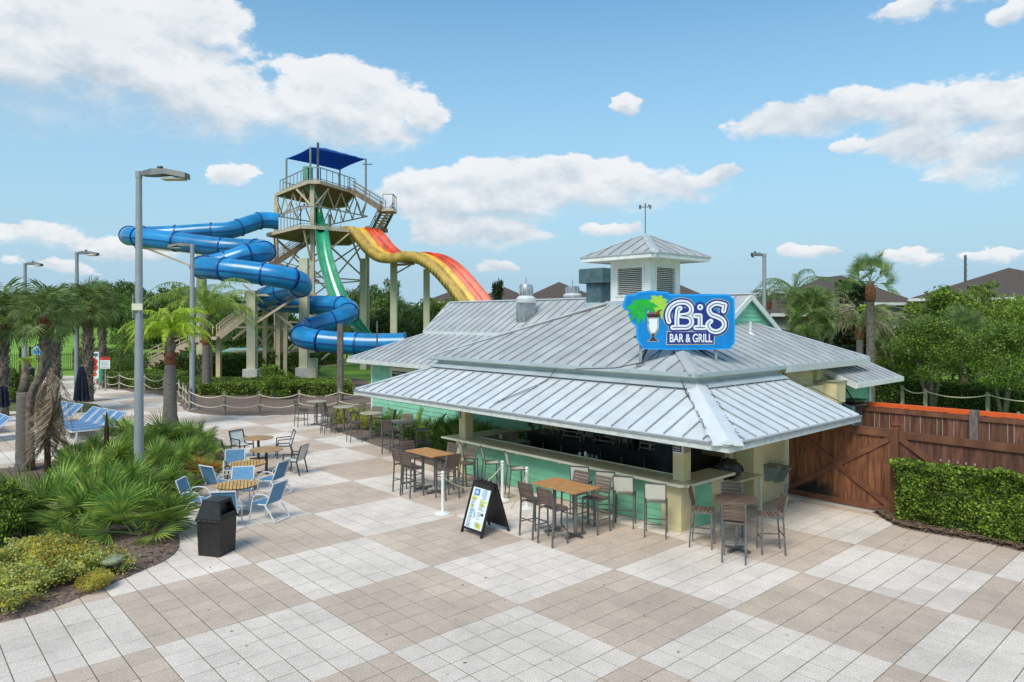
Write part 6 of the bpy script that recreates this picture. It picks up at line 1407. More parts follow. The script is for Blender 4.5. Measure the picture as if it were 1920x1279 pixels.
trough(t2, Lp2, Rp2, m_oslide, m_oslide, .45, f0=.39, f1=.62); trough(t2, Lp2, Rp2, m_oslide, m_oslide, .58, f0=.625, f1=.90)
# ================================================================== VEGETATION
def rot_rand(rs, n, up=.0):
    nrm = rs.normal(size=(n, 3)); nrm[:, 2] += up; nrm /= np.linalg.norm(nrm, axis=1)[:, None]
    t = rs.normal(size=(n, 3)); t -= (t * nrm).sum(1)[:, None] * nrm; t /= np.linalg.norm(t, axis=1)[:, None]
    return nrm, t, np.cross(nrm, t)
def leaf_mesh(name, centers, size, rs, mats, wts, aspect=.5, up=.8, jitter=.35, fold=0.0):
    n = len(centers); nrm, t, b_ = rot_rand(rs, n, up); s_ = size * (1 + jitter * rs.uniform(-1, 1, n))[:, None]
    V = np.stack([centers - t * s_, centers + b_ * s_ * aspect, centers + t * s_, centers - b_ * s_ * aspect], axis=1)
    return quads_mesh(name, V, mats, rs.choice(len(mats), n, p=wts))
def cloud_pts(blobs, n, rs, shell=.55):
    """points through the volume of overlapping lumps, thicker near each lump's skin"""
    w = np.array([b_[3] * b_[4] * b_[5] for b_ in blobs]) ** .7; w /= w.sum(); k = rs.choice(len(blobs), n, p=w); B_ = np.array(blobs)
    d = rs.normal(size=(n, 3)); d /= np.linalg.norm(d, axis=1)[:, None]; r = (shell + (1 - shell) * rs.rand(n)) ** .8
    r *= 1 + .12 * rs.normal(size=n)
    return B_[k, :3] + d * r[:, None] * B_[k, 3:6]
def limbs(name, base_r, pts_list, m, parent):
    for i, (pts, r0, r1) in enumerate(pts_list):
        q = MB(); k = len(pts); q.tube(pts, [r0 + (r1 - r0) * j / (k - 1) for j in range(k)], 7); q.build(name if i == 0 else 'limb', m, parent, smooth='all')
def tree_proto(seed, h, w, mats, wts, nleaf, lsz, nb=14, trunk_h=.35, multi=1, m=None, flowers=0, low=.3, asp=.5):
    rs = np.random.RandomState(seed); rd = random.Random(seed); m = m or m_bark
    blobs = []
    for k in range(nb):
        a = rd.uniform(0, 6.283); rr = w * .5 * math.sqrt(rd.random()) * .75; z = h * (low + (1 - low) * rd.random() ** .8 * .82); tp_ = 1 - .55 * max(0, (z / h - .6) / .4); s_ = w * rd.uniform(.14, .24)
        blobs.append((rr * math.cos(a) * tp_, rr * math.sin(a) * tp_, z, s_ * 1.15, s_ * 1.15, s_ * .8))
    for k in range(nb * 2):    # outlying sprays
        b_ = rd.choice(blobs); a = rd.uniform(0, 6.283); e = rd.uniform(-.2, 1.2); s_ = b_[3] * rd.uniform(.3, .5); blobs.append((b_[0] + b_[3] * math.cos(a) * math.cos(e), b_[1] + b_[3] * math.sin(a) * math.cos(e), b_[2] + b_[5] * math.sin(e) * 1.2, s_, s_, s_ * .7))
    P = cloud_pts(blobs, nleaf, rs, .35); me = leaf_mesh('crown', P, lsz, rs, mats, wts, asp)
    LM = []
    for i in range(multi):
        a = i * 6.283 / max(1, multi) + rd.random(); ox = .0 if multi == 1 else .12
        top = (math.cos(a) * w * (.02 if multi == 1 else .14), math.sin(a) * w * (.02 if multi == 1 else .14), h * (low + .15)); LM.append(([(ox * math.cos(a), ox * math.sin(a), -.1), (top[0] * .4 + ox * .5 * math.cos(a), top[1] * .4, h * trunk_h * .6), top], h * .022 + .03, h * .012 + .015))
    for k in range(min(9, nb)):
        b_ = blobs[k]; src = LM[k % multi][0]; s0 = Vector(src[1]).lerp(Vector(src[2]), rd.uniform(.2, .9)); e = Vector(b_[:3]); mid = s0.lerp(e, .5) + Vector((0, 0, -.05 * h * .5)); LM.append(([s0, mid, e], h * .009 + .012, .01))
    return me, LM, blobs
def plant_tree(lab, x, y, proto, cat='tree', name='tree', s_=1.0, rz=0, group=None, m=None, sx=None, z=0):
    me, LM, _ = proto; t = thing(name, lab, cat, (x, y, z), rz, group); t.scale = sx if sx else (s_,) * 3
    link('crown', me, t)
    if 'trunkm' not in CACHE: CACHE['trunkm'] = {}
    key = me.name
    if key not in CACHE['trunkm']:
        arr = []
        for i, (pts, r0, r1) in enumerate(LM): q = MB(); k = len(pts); q.tube(pts, [r0 + (r1 - r0) * j / (k - 1) for j in range(k)], 7); arr.append(q.mesh('limb', m or m_bark, smooth='all'))
        CACHE['trunkm'][key] = arr
    for i, mm in enumerate(CACHE['trunkm'][key]): link('trunk' if i == 0 else 'limb', mm, t)
    return t
CACHE = {}
LV = [m_l1, m_l2, m_l3, m_l4]
oakA = tree_proto(11, 7, 8, LV, [.45, .35, .17, .03], 9000, .15, 15); oakB = tree_proto(12, 7, 8, LV, [.35, .22, .35, .08], 9000, .15, 15); oakC = tree_proto(13, 7, 6.5, LV, [.4, .45, .13, .02], 9000, .15, 13)
m_pbark = mat('pale_bark', (.42, .33, .25), .9, var=.2)
crape = tree_proto(21, 5.6, 5.2, [m_l1, m_l3, m_l4, m_flower, m_l2], [.34, .36, .18, .006, .114], 26000, .062, 15, .4, 4, m_bark, low=.42)
crapeB = tree_proto(22, 5.6, 5.2, [m_l1, m_l3, m_l4, m_flower, m_l2], [.34, .32, .18, .008, .152], 26000, .062, 15, .4, 4, m_bark, low=.42)
bright = tree_proto(23, 6, 6, [m_l3, m_l4, m_l1], [.45, .35, .20], 16000, .10, 16, low=.3)
mag = tree_proto(31, 8, 5, [m_mag, m_l2, m_magb], [.6, .25, .15], 8000, .19, 14, low=.15)
wispy = tree_proto(41, 5, 3.5, [m_l1, m_l3], [.6, .4], 5000, .07, 12, low=.15)
bush = tree_proto(51, 1.3, 1.7, [m_h1, m_h2, m_h3], [.5, .25, .25], 9000, .045, 12, low=.2)
# --- far tree line: one tree each
rt = random.Random(77)
TLG = 'evergreen trees of the far tree line'
def tl(u, vtop, Y, proto, wpx, lab, grp=None, z=0):
    H = zat(vtop, Y) - z; w = wpx / FPX * Y; pw = {id(oakA): 8, id(oakB): 8, id(oakC): 6.5, id(crape): 5.2, id(crapeB): 5.2, id(bright): 6, id(mag): 5, id(wispy): 3.5, id(bush): 1.7}[id(proto)]; ph = {id(oakA): 7, id(oakB): 7, id(oakC): 7, id(crape): 5.6, id(crapeB): 5.6, id(bright): 6, id(mag): 8, id(wispy): 5, id(bush): 1.3}[id(proto)]
    return plant_tree(lab, xat(u, Y), Y, proto, 'tree', 'tree', 1, rt.uniform(0, 6), grp, sx=(w / pw, w / pw, H / (ph * .97)), z=z)
NL = [0]; sym = 'dark tree of the far tree line left of the slide tower, %s from left'; sym2 = 'mid green tree between the slide tower and the orange slide, %s from the left'
for u, v, Y, p, w in sorted(((190, 545, 118, oakC, 90), (215, 530, 124, oakA, 110), (120, 560, 128, oakB, 110), (60, 552, 130, oakA, 120), (-20, 545, 130, oakC, 120), (255, 552, 110, oakC, 80), (300, 549, 104, oakA, 120), (340, 545, 108, oakC, 100), (395, 556, 96, oakA, 100), (430, 560, 90, oakB, 100), (470, 560, 88, oakC, 90), (500, 570, 84, oakA, 80), (515, 575, 80, oakC, 90), (280, 590, 84, oakC, 100), (240, 585, 88, oakA, 90), (345, 600, 80, oakC, 90), (410, 605, 78, oakA, 90), (455, 615, 74, oakC, 90), (540, 600, 82, oakC, 80), (590, 605, 84, oakA, 80)), key=lambda q_: q_[0]):
    NL[0] += 1; tl(u, v, Y, p, w, sym % ORD[NL[0] - 1], TLG)
NL[0] = 0
for u, v, Y, p, w in sorted(((620, 560, 92, oakC, 80), (652, 545, 96, oakA, 80), (675, 540, 98, oakC, 70), (700, 548, 92, oakB, 80), (722, 534, 90, oakC, 60), (735, 560, 86, oakA, 80), (770, 566, 84, oakB, 90), (790, 575, 80, oakC, 70), (830, 556, 82, bright, 90), (855, 562, 86, oakA, 70), (705, 590, 76, oakC, 80), (750, 600, 74, oakA, 80), (810, 600, 73, oakC, 80), (850, 590, 74, bright, 60), (650, 610, 78, oakB, 70)), key=lambda q_: q_[0]):
    NL[0] += 1; tl(u, v, Y, p, w, sym2 % ORD[NL[0] - 1], 'trees behind the slide columns')
for k, (u, v, Y, p, w) in enumerate(((-620, 545, 118, oakA, 120), (-510, 540, 124, oakC, 110), (-410, 548, 120, oakB, 120), (-320, 538, 126, oakA, 120), (-220, 545, 122, oakC, 120), (-120, 540, 128, oakB, 120))): tl(u, v, Y, p, w, 'dark tree beyond the lawn outside the left edge, %s from left' % ORD[k], 'trees beyond the lawn')
tl(933, 521, 70, mag, 42, 'dark stiff magnolia silhouette right of the orange slide')
tl(222, 600, 50, wispy, 60, 'thin wispy grey green tree beside the tall lamp post'); tl(262, 590, 52, wispy, 50, 'thin wispy tree right of the tall lamp post')
# right side planting
tl(1598, 516, 46, mag, 118, 'dark brown green magnolia behind the tall fan palm'); tl(1560, 580, 44, mag, 70, 'dark low magnolia under the arching fronds behind the lean-to roof'); tl(1650, 600, 42, mag, 80, 'dark magnolia foliage right of the tall palm trunk')
tl(1600, 640, 40, mag, 90, 'darkest magnolia mass right behind the lean-to roof')
tl(1745, 605, 36, crape, 165, 'crape myrtle with pale bare stems right behind the rope fence'); tl(1880, 615, 34, crapeB, 150, 'crape myrtle with white blossoms at the right edge'); tl(1690, 640, 39, crapeB, 110, 'small crape myrtle beside the mint lean-to'); tl(1815, 600, 41, crape, 120, 'crape myrtle between the two nearest ones, further back')
tl(1820, 528, 46, bright, 190, 'bright green tree in front of the brown roof at the right edge'); tl(1905, 545, 42, bright, 150, 'bright green tree cut by the right edge of the view'); tl(1740, 560, 48, bright, 110, 'light green tree left of the brown roof peak'); tl(1945, 560, 38, bright, 120, 'dense green tree just at the right border')
tl(1700, 615, 52, oakA, 110, 'mid green tree filling the gap behind the crape myrtles'); tl(1900, 600, 50, oakC, 150, 'dark green tree behind the blossoming crape myrtle')
tl(1785, 620, 44, oakC, 120, 'dark green tree in the shade behind the crape myrtles')
for k, (u, Y) in enumerate(((1400, 60), (1480, 58), (1660, 56))): tl(u, 600, Y, oakB, 90, 'dark green tree in front of the taupe houses on the right, %s from the left' % ORD[k], 'trees in front of the houses')
# --- hedges
def hedge(lab, poly3, h, seed, n, sz=.05, mats=None, wts=None, rough=.08, flat=False, name='hedge', lumps=0):
    """a clipped hedge: thousands of leaves over a dark body painted as inner shade"""
    rs = np.random.RandomState(seed); P = np.array(poly3)[:, :2]; c = P.mean(0); t = thing(name, lab, 'hedge', (c[0], c[1], 0), 0); Q = P - c
    sh = Q * .97
    SGN = 1 if sum(Q[i][0] * Q[(i + 1) % len(Q)][1] - Q[(i + 1) % len(Q)][0] * Q[i][1] for i in range(len(Q))) > 0 else -1
    body = []; nq = len(Q); ins = min(.30, h * .24)
    for i in range(nq):
        d1 = (Q[i] - Q[i - 1]) / np.linalg.norm(Q[i] - Q[i - 1]); d2 = (Q[(i + 1) % nq] - Q[i]) / np.linalg.norm(Q[(i + 1) % nq] - Q[i]); nn = np.array([-(d1[1] + d2[1]), d1[0] + d2[0]]) * SGN; nn = nn / max(.6, np.linalg.norm(nn)); body.append(tuple(Q[i] + nn * ins))
    q = MB(); q.prism(body, 0, h - ins); q.build('shade_body', m_hshade, t)
    L_ = [np.linalg.norm(Q[(i + 1) % len(Q)] - Q[i]) for i in range(len(Q))]; per = sum(L_); area = abs(sum(Q[i][0] * Q[(i + 1) % len(Q)][1] - Q[(i + 1) % len(Q)][0] * Q[i][1] for i in range(len(Q)))) / 2
    pts = []; ntop = int(n * area / (area + per * h)); lo, hi = Q.min(0), Q.max(0)
    def lump(x, y, z): return rough * (math.sin(x * 2.3 + seed) * math.cos(y * 2.9 + z * 2.1) + .6 * math.sin(x * 5.1 + z * 4.7) * math.cos(y * 4.3 + 1)) 
    while len(pts) < ntop:
        x, y = rs.rand(2) * (hi - lo) + lo
        if inpoly(x, y, Q.tolist()): pts.append((x, y, h + lump(x, y, 0) - abs(rs.normal()) * .05))
    for k in range(n - ntop):
        i = rs.choice(len(Q), p=np.array(L_) / per); a, b_ = Q[i], Q[(i + 1) % len(Q)]; s_ = rs.rand(); p = a + (b_ - a) * s_; d = (b_ - a) / L_[i]; nrm = np.array([d[1], -d[0]]) * SGN; z = rs.rand() ** .9 * h
        o_ = lump(p[0], p[1], z) - abs(rs.normal()) * .06 - .10 * (1 - z / h) ** 3; pts.append((p[0] + nrm[0] * o_, p[1] + nrm[1] * o_, z))
    me = leaf_mesh('foliage', np.array(pts), sz, rs, mats or [m_h1, m_h2, m_h3], wts or [.5, .3, .2], .55, .6); link('foliage', me, t); return t
m_hshade = mat('hedge_shade_core', (.05, .055, .02), .95, var=.4, nscale=14)  # dark hedge core: the shade between the leaves is put into its colour
def strip(p0, p1, w):
    a, b_ = Vector(p0[:2] + (0,)) if isinstance(p0, tuple) else p0, Vector(p1[:2] + (0,)) if isinstance(p1, tuple) else p1; d = (b_ - a).normalized(); s_ = Vector((-d.y, d.x, 0)) * w; return [a, b_, b_ + s_, a + s_]
hp = [G(1676, 966), G(1745, 978), G(1830, 996), G(1925, 1012), G(2060, 1045)]
back = [B(4.6, 5.9), B(3.0, 5.85), B(1.3, 5.8)]
hf = [G(1676, 962)] + [G(1760, 985), G(1850, 1006), G(1960, 1030)] 
hedge('clipped bright green hedge in front of the cedar fence, nearest the camera', [B(1.0, 5.42), B(2.5, 5.38), B(4, 5.42), B(6.5, 5.38), B(6.5, 6.02), B(1.0, 6.02)], 1.40, 3, 60000, .040, None, [.38, .24, .38], .17)
hedge('dark tall box hedge behind the palms, under the slide stairs', [G(292, 706), G(592, 705), at(600, V0 + 88, 0) if False else Vector((xat(600, 61), 61, 0)), Vector((xat(285, 61), 61, 0))], 1.75, 5, 26000, .075, None, [.35, .55, .10])
hedge('low clipped hedge with a bright top along the mulch bed', [G(372, 744), G(662, 744), Vector((xat(652, 46.5), 46.5, 0)), Vector((xat(362, 46.5), 46.5, 0))], .80, 6, 26000, .06, None, [.45, .25, .30])
hedge('low clipped hedge behind the left rope fence', [G(205, 727), G(330, 737), Vector((xat(352, 50), 50, 0)), Vector((xat(205, 53), 53, 0))], 1.0, 7, 14000, .06, None, [.45, .25, .30])
hedge('dark hedge between the lawn and the far end of the path', [Vector((xat(150, 63), 62, 0)), Vector((xat(240, 60), 60, 0)), Vector((xat(252, 64), 64, 0)), Vector((xat(140, 66), 66, 0))], 2.0, 8, 8000, .085, None, [.35, .5, .15])
hedge('dark green hedge behind the rope fence on the right', [Vector((xat(1640, 38), 38.5, 0)), Vector((xat(1990, 33), 35.0, 0)), Vector((xat(1990, 36), 38, 0)), Vector((xat(1640, 41), 41.5, 0))], 1.25, 9, 16000, .06, None, [.4, .45, .15])
hedge('long dark hedge on the lawn below the far trees', [Vector((xat(455, 72), 70, 0)), Vector((xat(640, 72), 70, 0)), Vector((xat(640, 74), 73, 0)), Vector((xat(455, 74), 73, 0))], 1.7, 10, 9000, .09, None, [.4, .45, .15])
def shrub(lab, x, y, s_, proto=bush, name='shrub', sx=None, grp=None): return plant_tree(lab, x, y, proto, 'shrub', name, s_, rt.uniform(0, 6), grp, sx=sx)
shrub('round green shrub in front of the iron fence at the left edge', xat(28, 40), 40, 1, sx=(1.6, 1.3, 1.25)); shrub('bushy shrub growing over the low hedge by the weathered mast', xat(514, 41), 41, 1, sx=(1.25, 1.2, 1.35))
shrub('dark leafy bush at the left edge beside the palmettos', xat(22, 15.2), 15.2, 1, sx=(.62, .6, .8)); shrub('dark leafy bush cut by the left edge of the view', xat(-25, 14.2), 14.2, 1, sx=(.7, .7, .85))
shrub('low round shrub on the mulch behind the rope fence, left of the queen palm', xat(352, 44), 44, 1, sx=(.8, .7, .75))
# variegated ground shrubs
vari = tree_proto(61, .5, 1.4, [m_v1, m_v2, m_v3, m_v4], [.40, .30, .05, .25], 9000, .026, 14, low=.05); variG = tree_proto(62, .5, 1.4, [m_v1, m_v2, m_v3, m_v4], [.40, .2, .25, .15], 9000, .026, 14, low=.05)
for k, (u, v, s_, p, lab) in enumerate(((15, 1138, .95, vari, 'greenish variegated shrub at the left edge of the bed, lowest in view'), (60, 1108, 1.0, vari, 'variegated yellow green shrub second from the left in the front row'), (30, 1065, .95, vari, 'variegated yellow green shrub behind the front row at the left edge'), (110, 1078, 1.05, variG, 'yellowest variegated shrub in the middle of the front row'),
                                        (165, 1088, .9, vari, 'variegated shrub right of the yellowest one'), (178, 1106, .45, variG, 'small golden variegated shrub at the tip of the front row'), (85, 1050, .8, vari, 'variegated shrub directly in front of the brown palmetto leaves'))):
    g_ = G(u, v); t = plant_tree(lab, g_.x, g_.y, p, 'shrub', 'variegated_shrub', s_, k * 1.3, 'variegated shrubs'); t.scale = (s_, s_, s_ * .95); t.location.z = .05
# --- fan leaves
def fan_mesh(seed, R_=.60, nseg=24, span=1.9, droop=.14, m=(m_pal1, m_pal2), pet=.5, wts=(.7, .3), fold=.28, seglen=(.8, 1.05), width=1.0):
    rd = random.Random(seed); q = MB(); 
    q.mi = 1; q.tube([(0, 0, 0), (pet * .5, 0, pet * .06), (pet, 0, .0)], [.012, .009, .007], 4, cap=False)
    for k in range(nseg):
        a = -span + 2 * span * (k + .5) / nseg + rd.uniform(-.03, .03); L_ = R_ * rd.uniform(*seglen) * (1 - .18 * abs(a / span) ** 2); w = R_ * span / nseg * .70 * width; q.mi = 0 if rd.random() < wts[0] else 1
        ca, sa = math.cos(a), math.sin(a); dr = droop * L_ * rd.uniform(.6, 1.5)
        def P(r, side, z=0): return (pet + ca * r - sa * side, sa * r + ca * side, z + fold * abs(sa) * r * .55)
        b0, m0, t0 = P(.02, 0), None, P(L_, 0, -dr)
        q.add([P(.02, 0, 0), P(L_ * .45, -w * .5, -.008), P(L_ * .45, 0, -.022), P(L_ * .45, w * .5, -.008), P(L_, 0, -dr), P(L_ * .78, -w * .26, -dr * .5), P(L_ * .78, w * .26, -dr * .5)], [(0, 1, 2), (0, 2, 3), (1, 5, 4, 2), (2, 4, 6, 3)])
    return q.mesh('fan_leaf', list(m), fixn=False)
FAN = [fan_mesh(k) for k in range(3)]; FANL = [fan_mesh(10 + k, m=(m_pal2, m_pal1)) for k in range(2)]; FANO = fan_mesh(20, m=(m_pal3, m_pal2), wts=(.75, .25)); FAND = fan_mesh(21, m=(m_paldead, m_dead), droop=.6)
def palmetto(lab, x, y, n, s_, seed, extra=(), light=.3, z=.06, grp='saw palmetto clumps'):
    rd = random.Random(seed); t = thing('palmetto', lab, 'palmetto', (x, y, z), 0, grp)
    for k in range(n):
        az_ = rd.uniform(0, 6.283); el_ = rd.uniform(.35, 1.4) if k > n * .25 else rd.uniform(.0, .6); r = rd.random()
        me = rd.choice(FANL) if r < light * 1.5 else rd.choice(FAN)
        sc = s_ * rd.uniform(.75, 1.15); link('fan_leaf', me, t, (rd.uniform(-.14, .14) * s_, rd.uniform(-.14, .14) * s_, rd.uniform(0, .18) * s_), Euler((rd.uniform(-.8, .8), -el_, az_)), sc)
    for me, az_, el_, sc in extra: link('fan_leaf', me, t, (0, 0, .1), Euler((0, -el_, az_)), sc)
    return t
PL = [(95, 985, 24, 1.25, .25, 'large palmetto clump at the left, spreading dark green fans'), (175, 1000, 22, 1.2, .2, 'palmetto clump with wide fans in front of the ground light, left one'), (265, 1010, 24, 1.2, .25, 'palmetto clump nearest the paving edge left of the trash can'), (240, 955, 20, 1.15, .3, 'palmetto clump right behind the nearest one'),
      (150, 935, 22, 1.2, .3, 'palmetto clump in the middle left of the bed'), (310, 945, 16, .95, .35, 'small palmetto clump beside the blue chair'), (205, 905, 20, 1.1, .5, 'yellow green palmetto clump left of the lamp post foot'), (285, 905, 20, 1.1, .4, 'palmetto clump right at the lamp post foot'),
      (345, 885, 18, 1.0, .35, 'palmetto clump in front of the orange leaved one'), (250, 868, 20, 1.1, .45, 'palmetto clump behind the lamp post, pale fans'), (180, 868, 16, .9, .4, 'palmetto clump by the thin black stake'), (310, 850, 20, 1.1, .3, 'palmetto clump at the foot of the bright little palm'),
      (365, 845, 18, 1.0, .3, 'palmetto clump at the far right corner of the bed'), (235, 832, 16, 1.0, .3, 'palmetto clump nearest the blue loungers'), (385, 872, 14, .85, .3, 'small palmetto clump at the paving edge by the second blue chair'), (140, 880, 14, .8, .5, 'yellowish low palmetto beside the dead palm')]
for k, (u, v, n, s_, lt, lab) in enumerate(PL):
    g_ = G(u, v); palmetto(lab, g_.x, g_.y, n, s_, 100 + k, light=lt)
g_ = G(385, 905); palmetto('palmetto with burnt orange leaves by the blue chairs', g_.x, g_.y, 6, .75, 300, [(FANO, a, .5 + .2 * (k % 3), .8) for k, a in enumerate((.2, -.5, -1.1, -1.7, -2.3, 2.6, 1.2))], .8)
g_ = G(150, 1035); palmetto('palmetto with dead brown leaves lying over the ground behind the variegated shrubs', g_.x, g_.y, 5, .9, 301, [(FAND, a, -.05 + .1 * (k % 3), .95) for k, a in enumerate((-2.9, -2.2, 3.0, -.6, 2.5))], .1)
for k, (x, y, s_, lab) in enumerate(((-10.6, 3.0, .95, 'palmetto right beside the left bar column'), (-11.7, 2.9, 1.0, 'palmetto along the mint wall, second from the bar'), (-12.9, 3.3, .95, 'palmetto along the mint wall, third from the bar'), (-14.2, 3.2, 1.0, 'palmetto along the mint wall, fourth from the bar'), (-15.6, 3.5, .95, 'palmetto along the mint wall, fifth from the bar'), (-17.2, 3.6, .9, 'palmetto along the mint wall nearest the wing corner'), (-10.6, 4.2, .8, 'palmetto growing behind the left bar column'), (-12.0, 4.1, 1.0, 'taller palmetto against the mint wall'), (-13.5, 4.2, 1.0, 'taller palmetto against the mint wall, further left'))):
    p = B(x, y); palmetto(lab, p.x, p.y, 20, s_, 400 + k, light=.08, grp='palmettos along the mint wall')
for k, (x, y) in enumerate(((-18.9, 3.5), (-20.0, 3.9), (-21.3, 3.6))):
    p = B(x, y); t = plant_tree('pale variegated shrub by the corner of the mint wing, %s one' % ['right', 'middle', 'left'][k], p.x, p.y, vari, 'shrub', 'variegated_shrub', 1, k, 'pale shrubs by the wing'); t.scale = (.8, .8, 1.6)
# --- palms
def trunk(t, h, r0, r1, m, lean=(0, 0), boots=None, curve=0, seg=14, rough=.0):
    pts = []; rs_ = []
    for k in range(seg + 1):
        s_ = k / seg; pts.append((lean[0] * s_ + curve * math.sin(math.pi * s_), lean[1] * s_, h * s_)); rs_.append((r0 + (r1 - r0) * s_) * (1 + .05 * (k % 2)) * (1.25 - .25 * min(1, s_ * 7)))
    q = MB(); q.tube(pts, rs_, 12); o = q.build('trunk', m, t, smooth='all'); return pts[-1]
def boots(t, z0, z1, r, m, n, seed=1, ox=(0, 0), bs=1.0):
    """criss-cross leaf bases, each a split wedge"""
    rd = random.Random(seed); q = MB(); q.box(-.035, .035, 0, .035, 0, .30); q.bar((0, .02, .1), (.0, .14, .33), .05, .03); me = q.mesh('leaf_base', m)
    for k in range(n):
        a = k * 2.4; z = z0 + (z1 - z0) * k / n; link('leaf_base', me, t, (ox[0] + r * math.cos(a), ox[1] + r * math.sin(a), z), Euler((.0, .35 * (1 if k % 2 else -1), a - math.pi / 2)), rd.uniform(.8, 1.1) * bs)
SAB = [fan_mesh(50 + k, R_=.95, nseg=34, span=2.3, droop=.45, m=(m_frond, m_frondd), pet=.75, fold=.6) for k in range(3)]
WASH = [fan_mesh(60 + k, R_=.80, nseg=26, span=1.9, droop=.12, m=(m_frond, m_frondd), pet=.85, fold=.4) for k in range(2)]
def fan_crown(t, top, n, s_, seed, meshes, lo=-.9, hi=1.35):
    rd = random.Random(seed)
    for k in range(n):
        a = k * 2.39996 + rd.uniform(-.2, .2); e = lo + (hi - lo) * (k / n) ** .9; link('fan_leaf', meshes[k % len(meshes)], t, (top[0], top[1], top[2] - .15 + .3 * k / n), Euler((rd.uniform(-1.1, 1.1), -e, a)), s_ * rd.uniform(.85, 1.1))
def catmp(P, k):
    P = [Vector(p) for p in P]; o = []; n = len(P)
    for i in range(n - 1):
        p0, p1, p2, p3 = P[max(0, i - 1)], P[i], P[i + 1], P[min(n - 1, i + 2)]
        for s_ in range(k): t = s_ / k; o.append(.5 * ((2 * p1) + (p2 - p0) * t + (2 * p0 - 5 * p1 + 4 * p2 - p3) * t * t + (3 * p1 - p0 - 3 * p2 + p3) * t ** 3))
    o.append(P[-1]); return o
def fan_palm(lab, u, vbase, vcrown, Y, s_=1.0, r=.2, seed=0, n=27, booty=True, meshes=None, lo=-.9, m=None):
    x = xat(u, Y); t = thing('fan_palm', lab, 'palm tree', (x, Y, 0), 0, 'fan palms'); h = zat(vcrown, Y); top = trunk(t, h, r, r * .85, m or m_boot)
    if booty: boots(t, .3, h - .5, r * 1.0, m_boot, int(h * 22), seed); q = MB(); q.lathe([(r * .9, h - 1.1), (r * 1.35, h - .6), (r * 1.1, h)], 12); q.build('crown_shaft', m_bootr, t, smooth='all')
    fan_crown(t, top, n, s_, seed, meshes or SAB, lo); return t
fan_palm('sabal palm with a criss cross trunk cut by the left edge', 4, 700, 590, 34, 1.08, .24, 1)
fan_palm('sabal palm with a straight criss cross trunk left of the closed umbrella', 100, 700, 588, 34, .9, .24, 2)
t = thing('fan_palm', 'sabal palm whose grey trunk bends sharply above the dead brown fronds', 'palm tree', (xat(60, 21.4), 21.4, 0), 0, 'fan palms'); BX_ = t.location.x; pth = [(xat(u, 21.4) - BX_, 0, zat(v, 21.4)) for u, v in ((58, 875), (56, 800), (57, 752), (61, 736), (70, 718), (80, 696), (86, 668), (86, 640), (83, 612), (82, 590))]
q = MB(); q.tube(catmp(pth, 3), [.12] * 10 + [.13] * 6 + [.15] * 12, 10); q.build('trunk', m_boot, t, smooth='all'); boots(t, zat(690, 21.4), zat(612, 21.4), .14, m_boot, 34, 5, (xat(84, 21.4) - BX_, 0), .6); fan_crown(t, pth[-1], 24, .60, 5, SAB, -.8)
q = MB(); q.lathe([(.2, zat(625, 21.4)), (.25, zat(610, 21.4)), (.2, zat(596, 21.4))], 12, (xat(83, 21.4) - BX_, 0, 0)); q.build('crown_shaft', m_bootr, t, smooth='all')
fan_palm('sabal palm right behind the closed umbrella', 165, 745, 574, 40, 1.0, .24, 3)
fan_palm('smaller sabal palm further back, left of the wispy tree', 192, 660, 575, 58, 1.1, .26, 4)
fan_palm('sabal palm far behind at the left edge of the lawn', -40, 700, 575, 50, 1.2, .26, 14)
fan_palm('tall fan palm with a slim trunk behind the lean-to roof', 1632, 690, 527, 32, .88, .19, 5, 20, False, WASH, -.25, m_bark)
q = next((o for o in bpy.data.objects if str(o.get('label', '')).startswith('tall fan palm with a slim')), None)
if q:
    mm = MB(); mm.lathe([(.16, zat(568, 32)), (.22, zat(558, 32)), (.23, zat(545, 32)), (.14, zat(530, 32))], 10); mm.build('crown_shaft', m_bootr, q, smooth='all')
fan_palm('low bright fan palm with a rusty stem above the annex roof, right', 1517, 690, 590, 36, .92, .16, 6, 30, False, SAB, -1.0, m_bootr)
fan_palm('broad blue green fan palm among the crape myrtles', 1805, 700, 632, 38, 1.15, .2, 7, 26, False, WASH, -.2)
for k, (u, v, Y) in enumerate(((700, 600, 82), (755, 590, 80), (775, 600, 78), (815, 592, 84))): fan_palm('distant fan palm in the tree line behind the slide columns, %s from the left' % ORD[k], u, 650, v, Y, 1.1, .25, 20 + k, 20, False, SAB, -.8, m_bark)['group'] = 'distant fan palms'
# feather fronds
def feather(seed, L_=2.2, arch=1.1, n=34, ll=.45, m=(m_frond, m_frondl), wt=.6, w=.022, hang=.5, up=.75):
    rd = random.Random(seed); q = MB(); pts = []
    for k in range(13): s_ = k / 12; pts.append((L_ * (s_ - .18 * s_ ** 3), 0, up * L_ * s_ * (1 - s_) - arch * L_ * .5 * s_ ** 2.4))
    q.mi = 1; q.tube(pts, [.02 - .0014 * k for k in range(13)], 4, cap=False)
    for k in range(n):
        s_ = .12 + .88 * k / n; i = min(11, int(s_ * 12)); f = s_ * 12 - i; p = Vector(pts[i]).lerp(Vector(pts[i + 1]), f); l = ll * (math.sin(math.pi * min(.97, s_ * .85 + .12))) * rd.uniform(.85, 1.15)
        for sd_ in (-1, 1):
            q.mi = 0 if rd.random() < wt else 1; fw = rd.uniform(.35, .75); tip = p + Vector((l * fw, sd_ * l * .8, -l * hang * rd.uniform(.4, 1.5))); mid = p.lerp(tip, .5) + Vector((0, 0, l * .08)); q.add([p + Vector((w, 0, 0)), mid + Vector((w, 0, 0)), tip, mid - Vector((w, 0, 0)), p - Vector((w, 0, 0))], [(0, 1, 3, 4), (1, 2, 3)])
    return q.mesh('feather_frond', list(m), fixn=False)
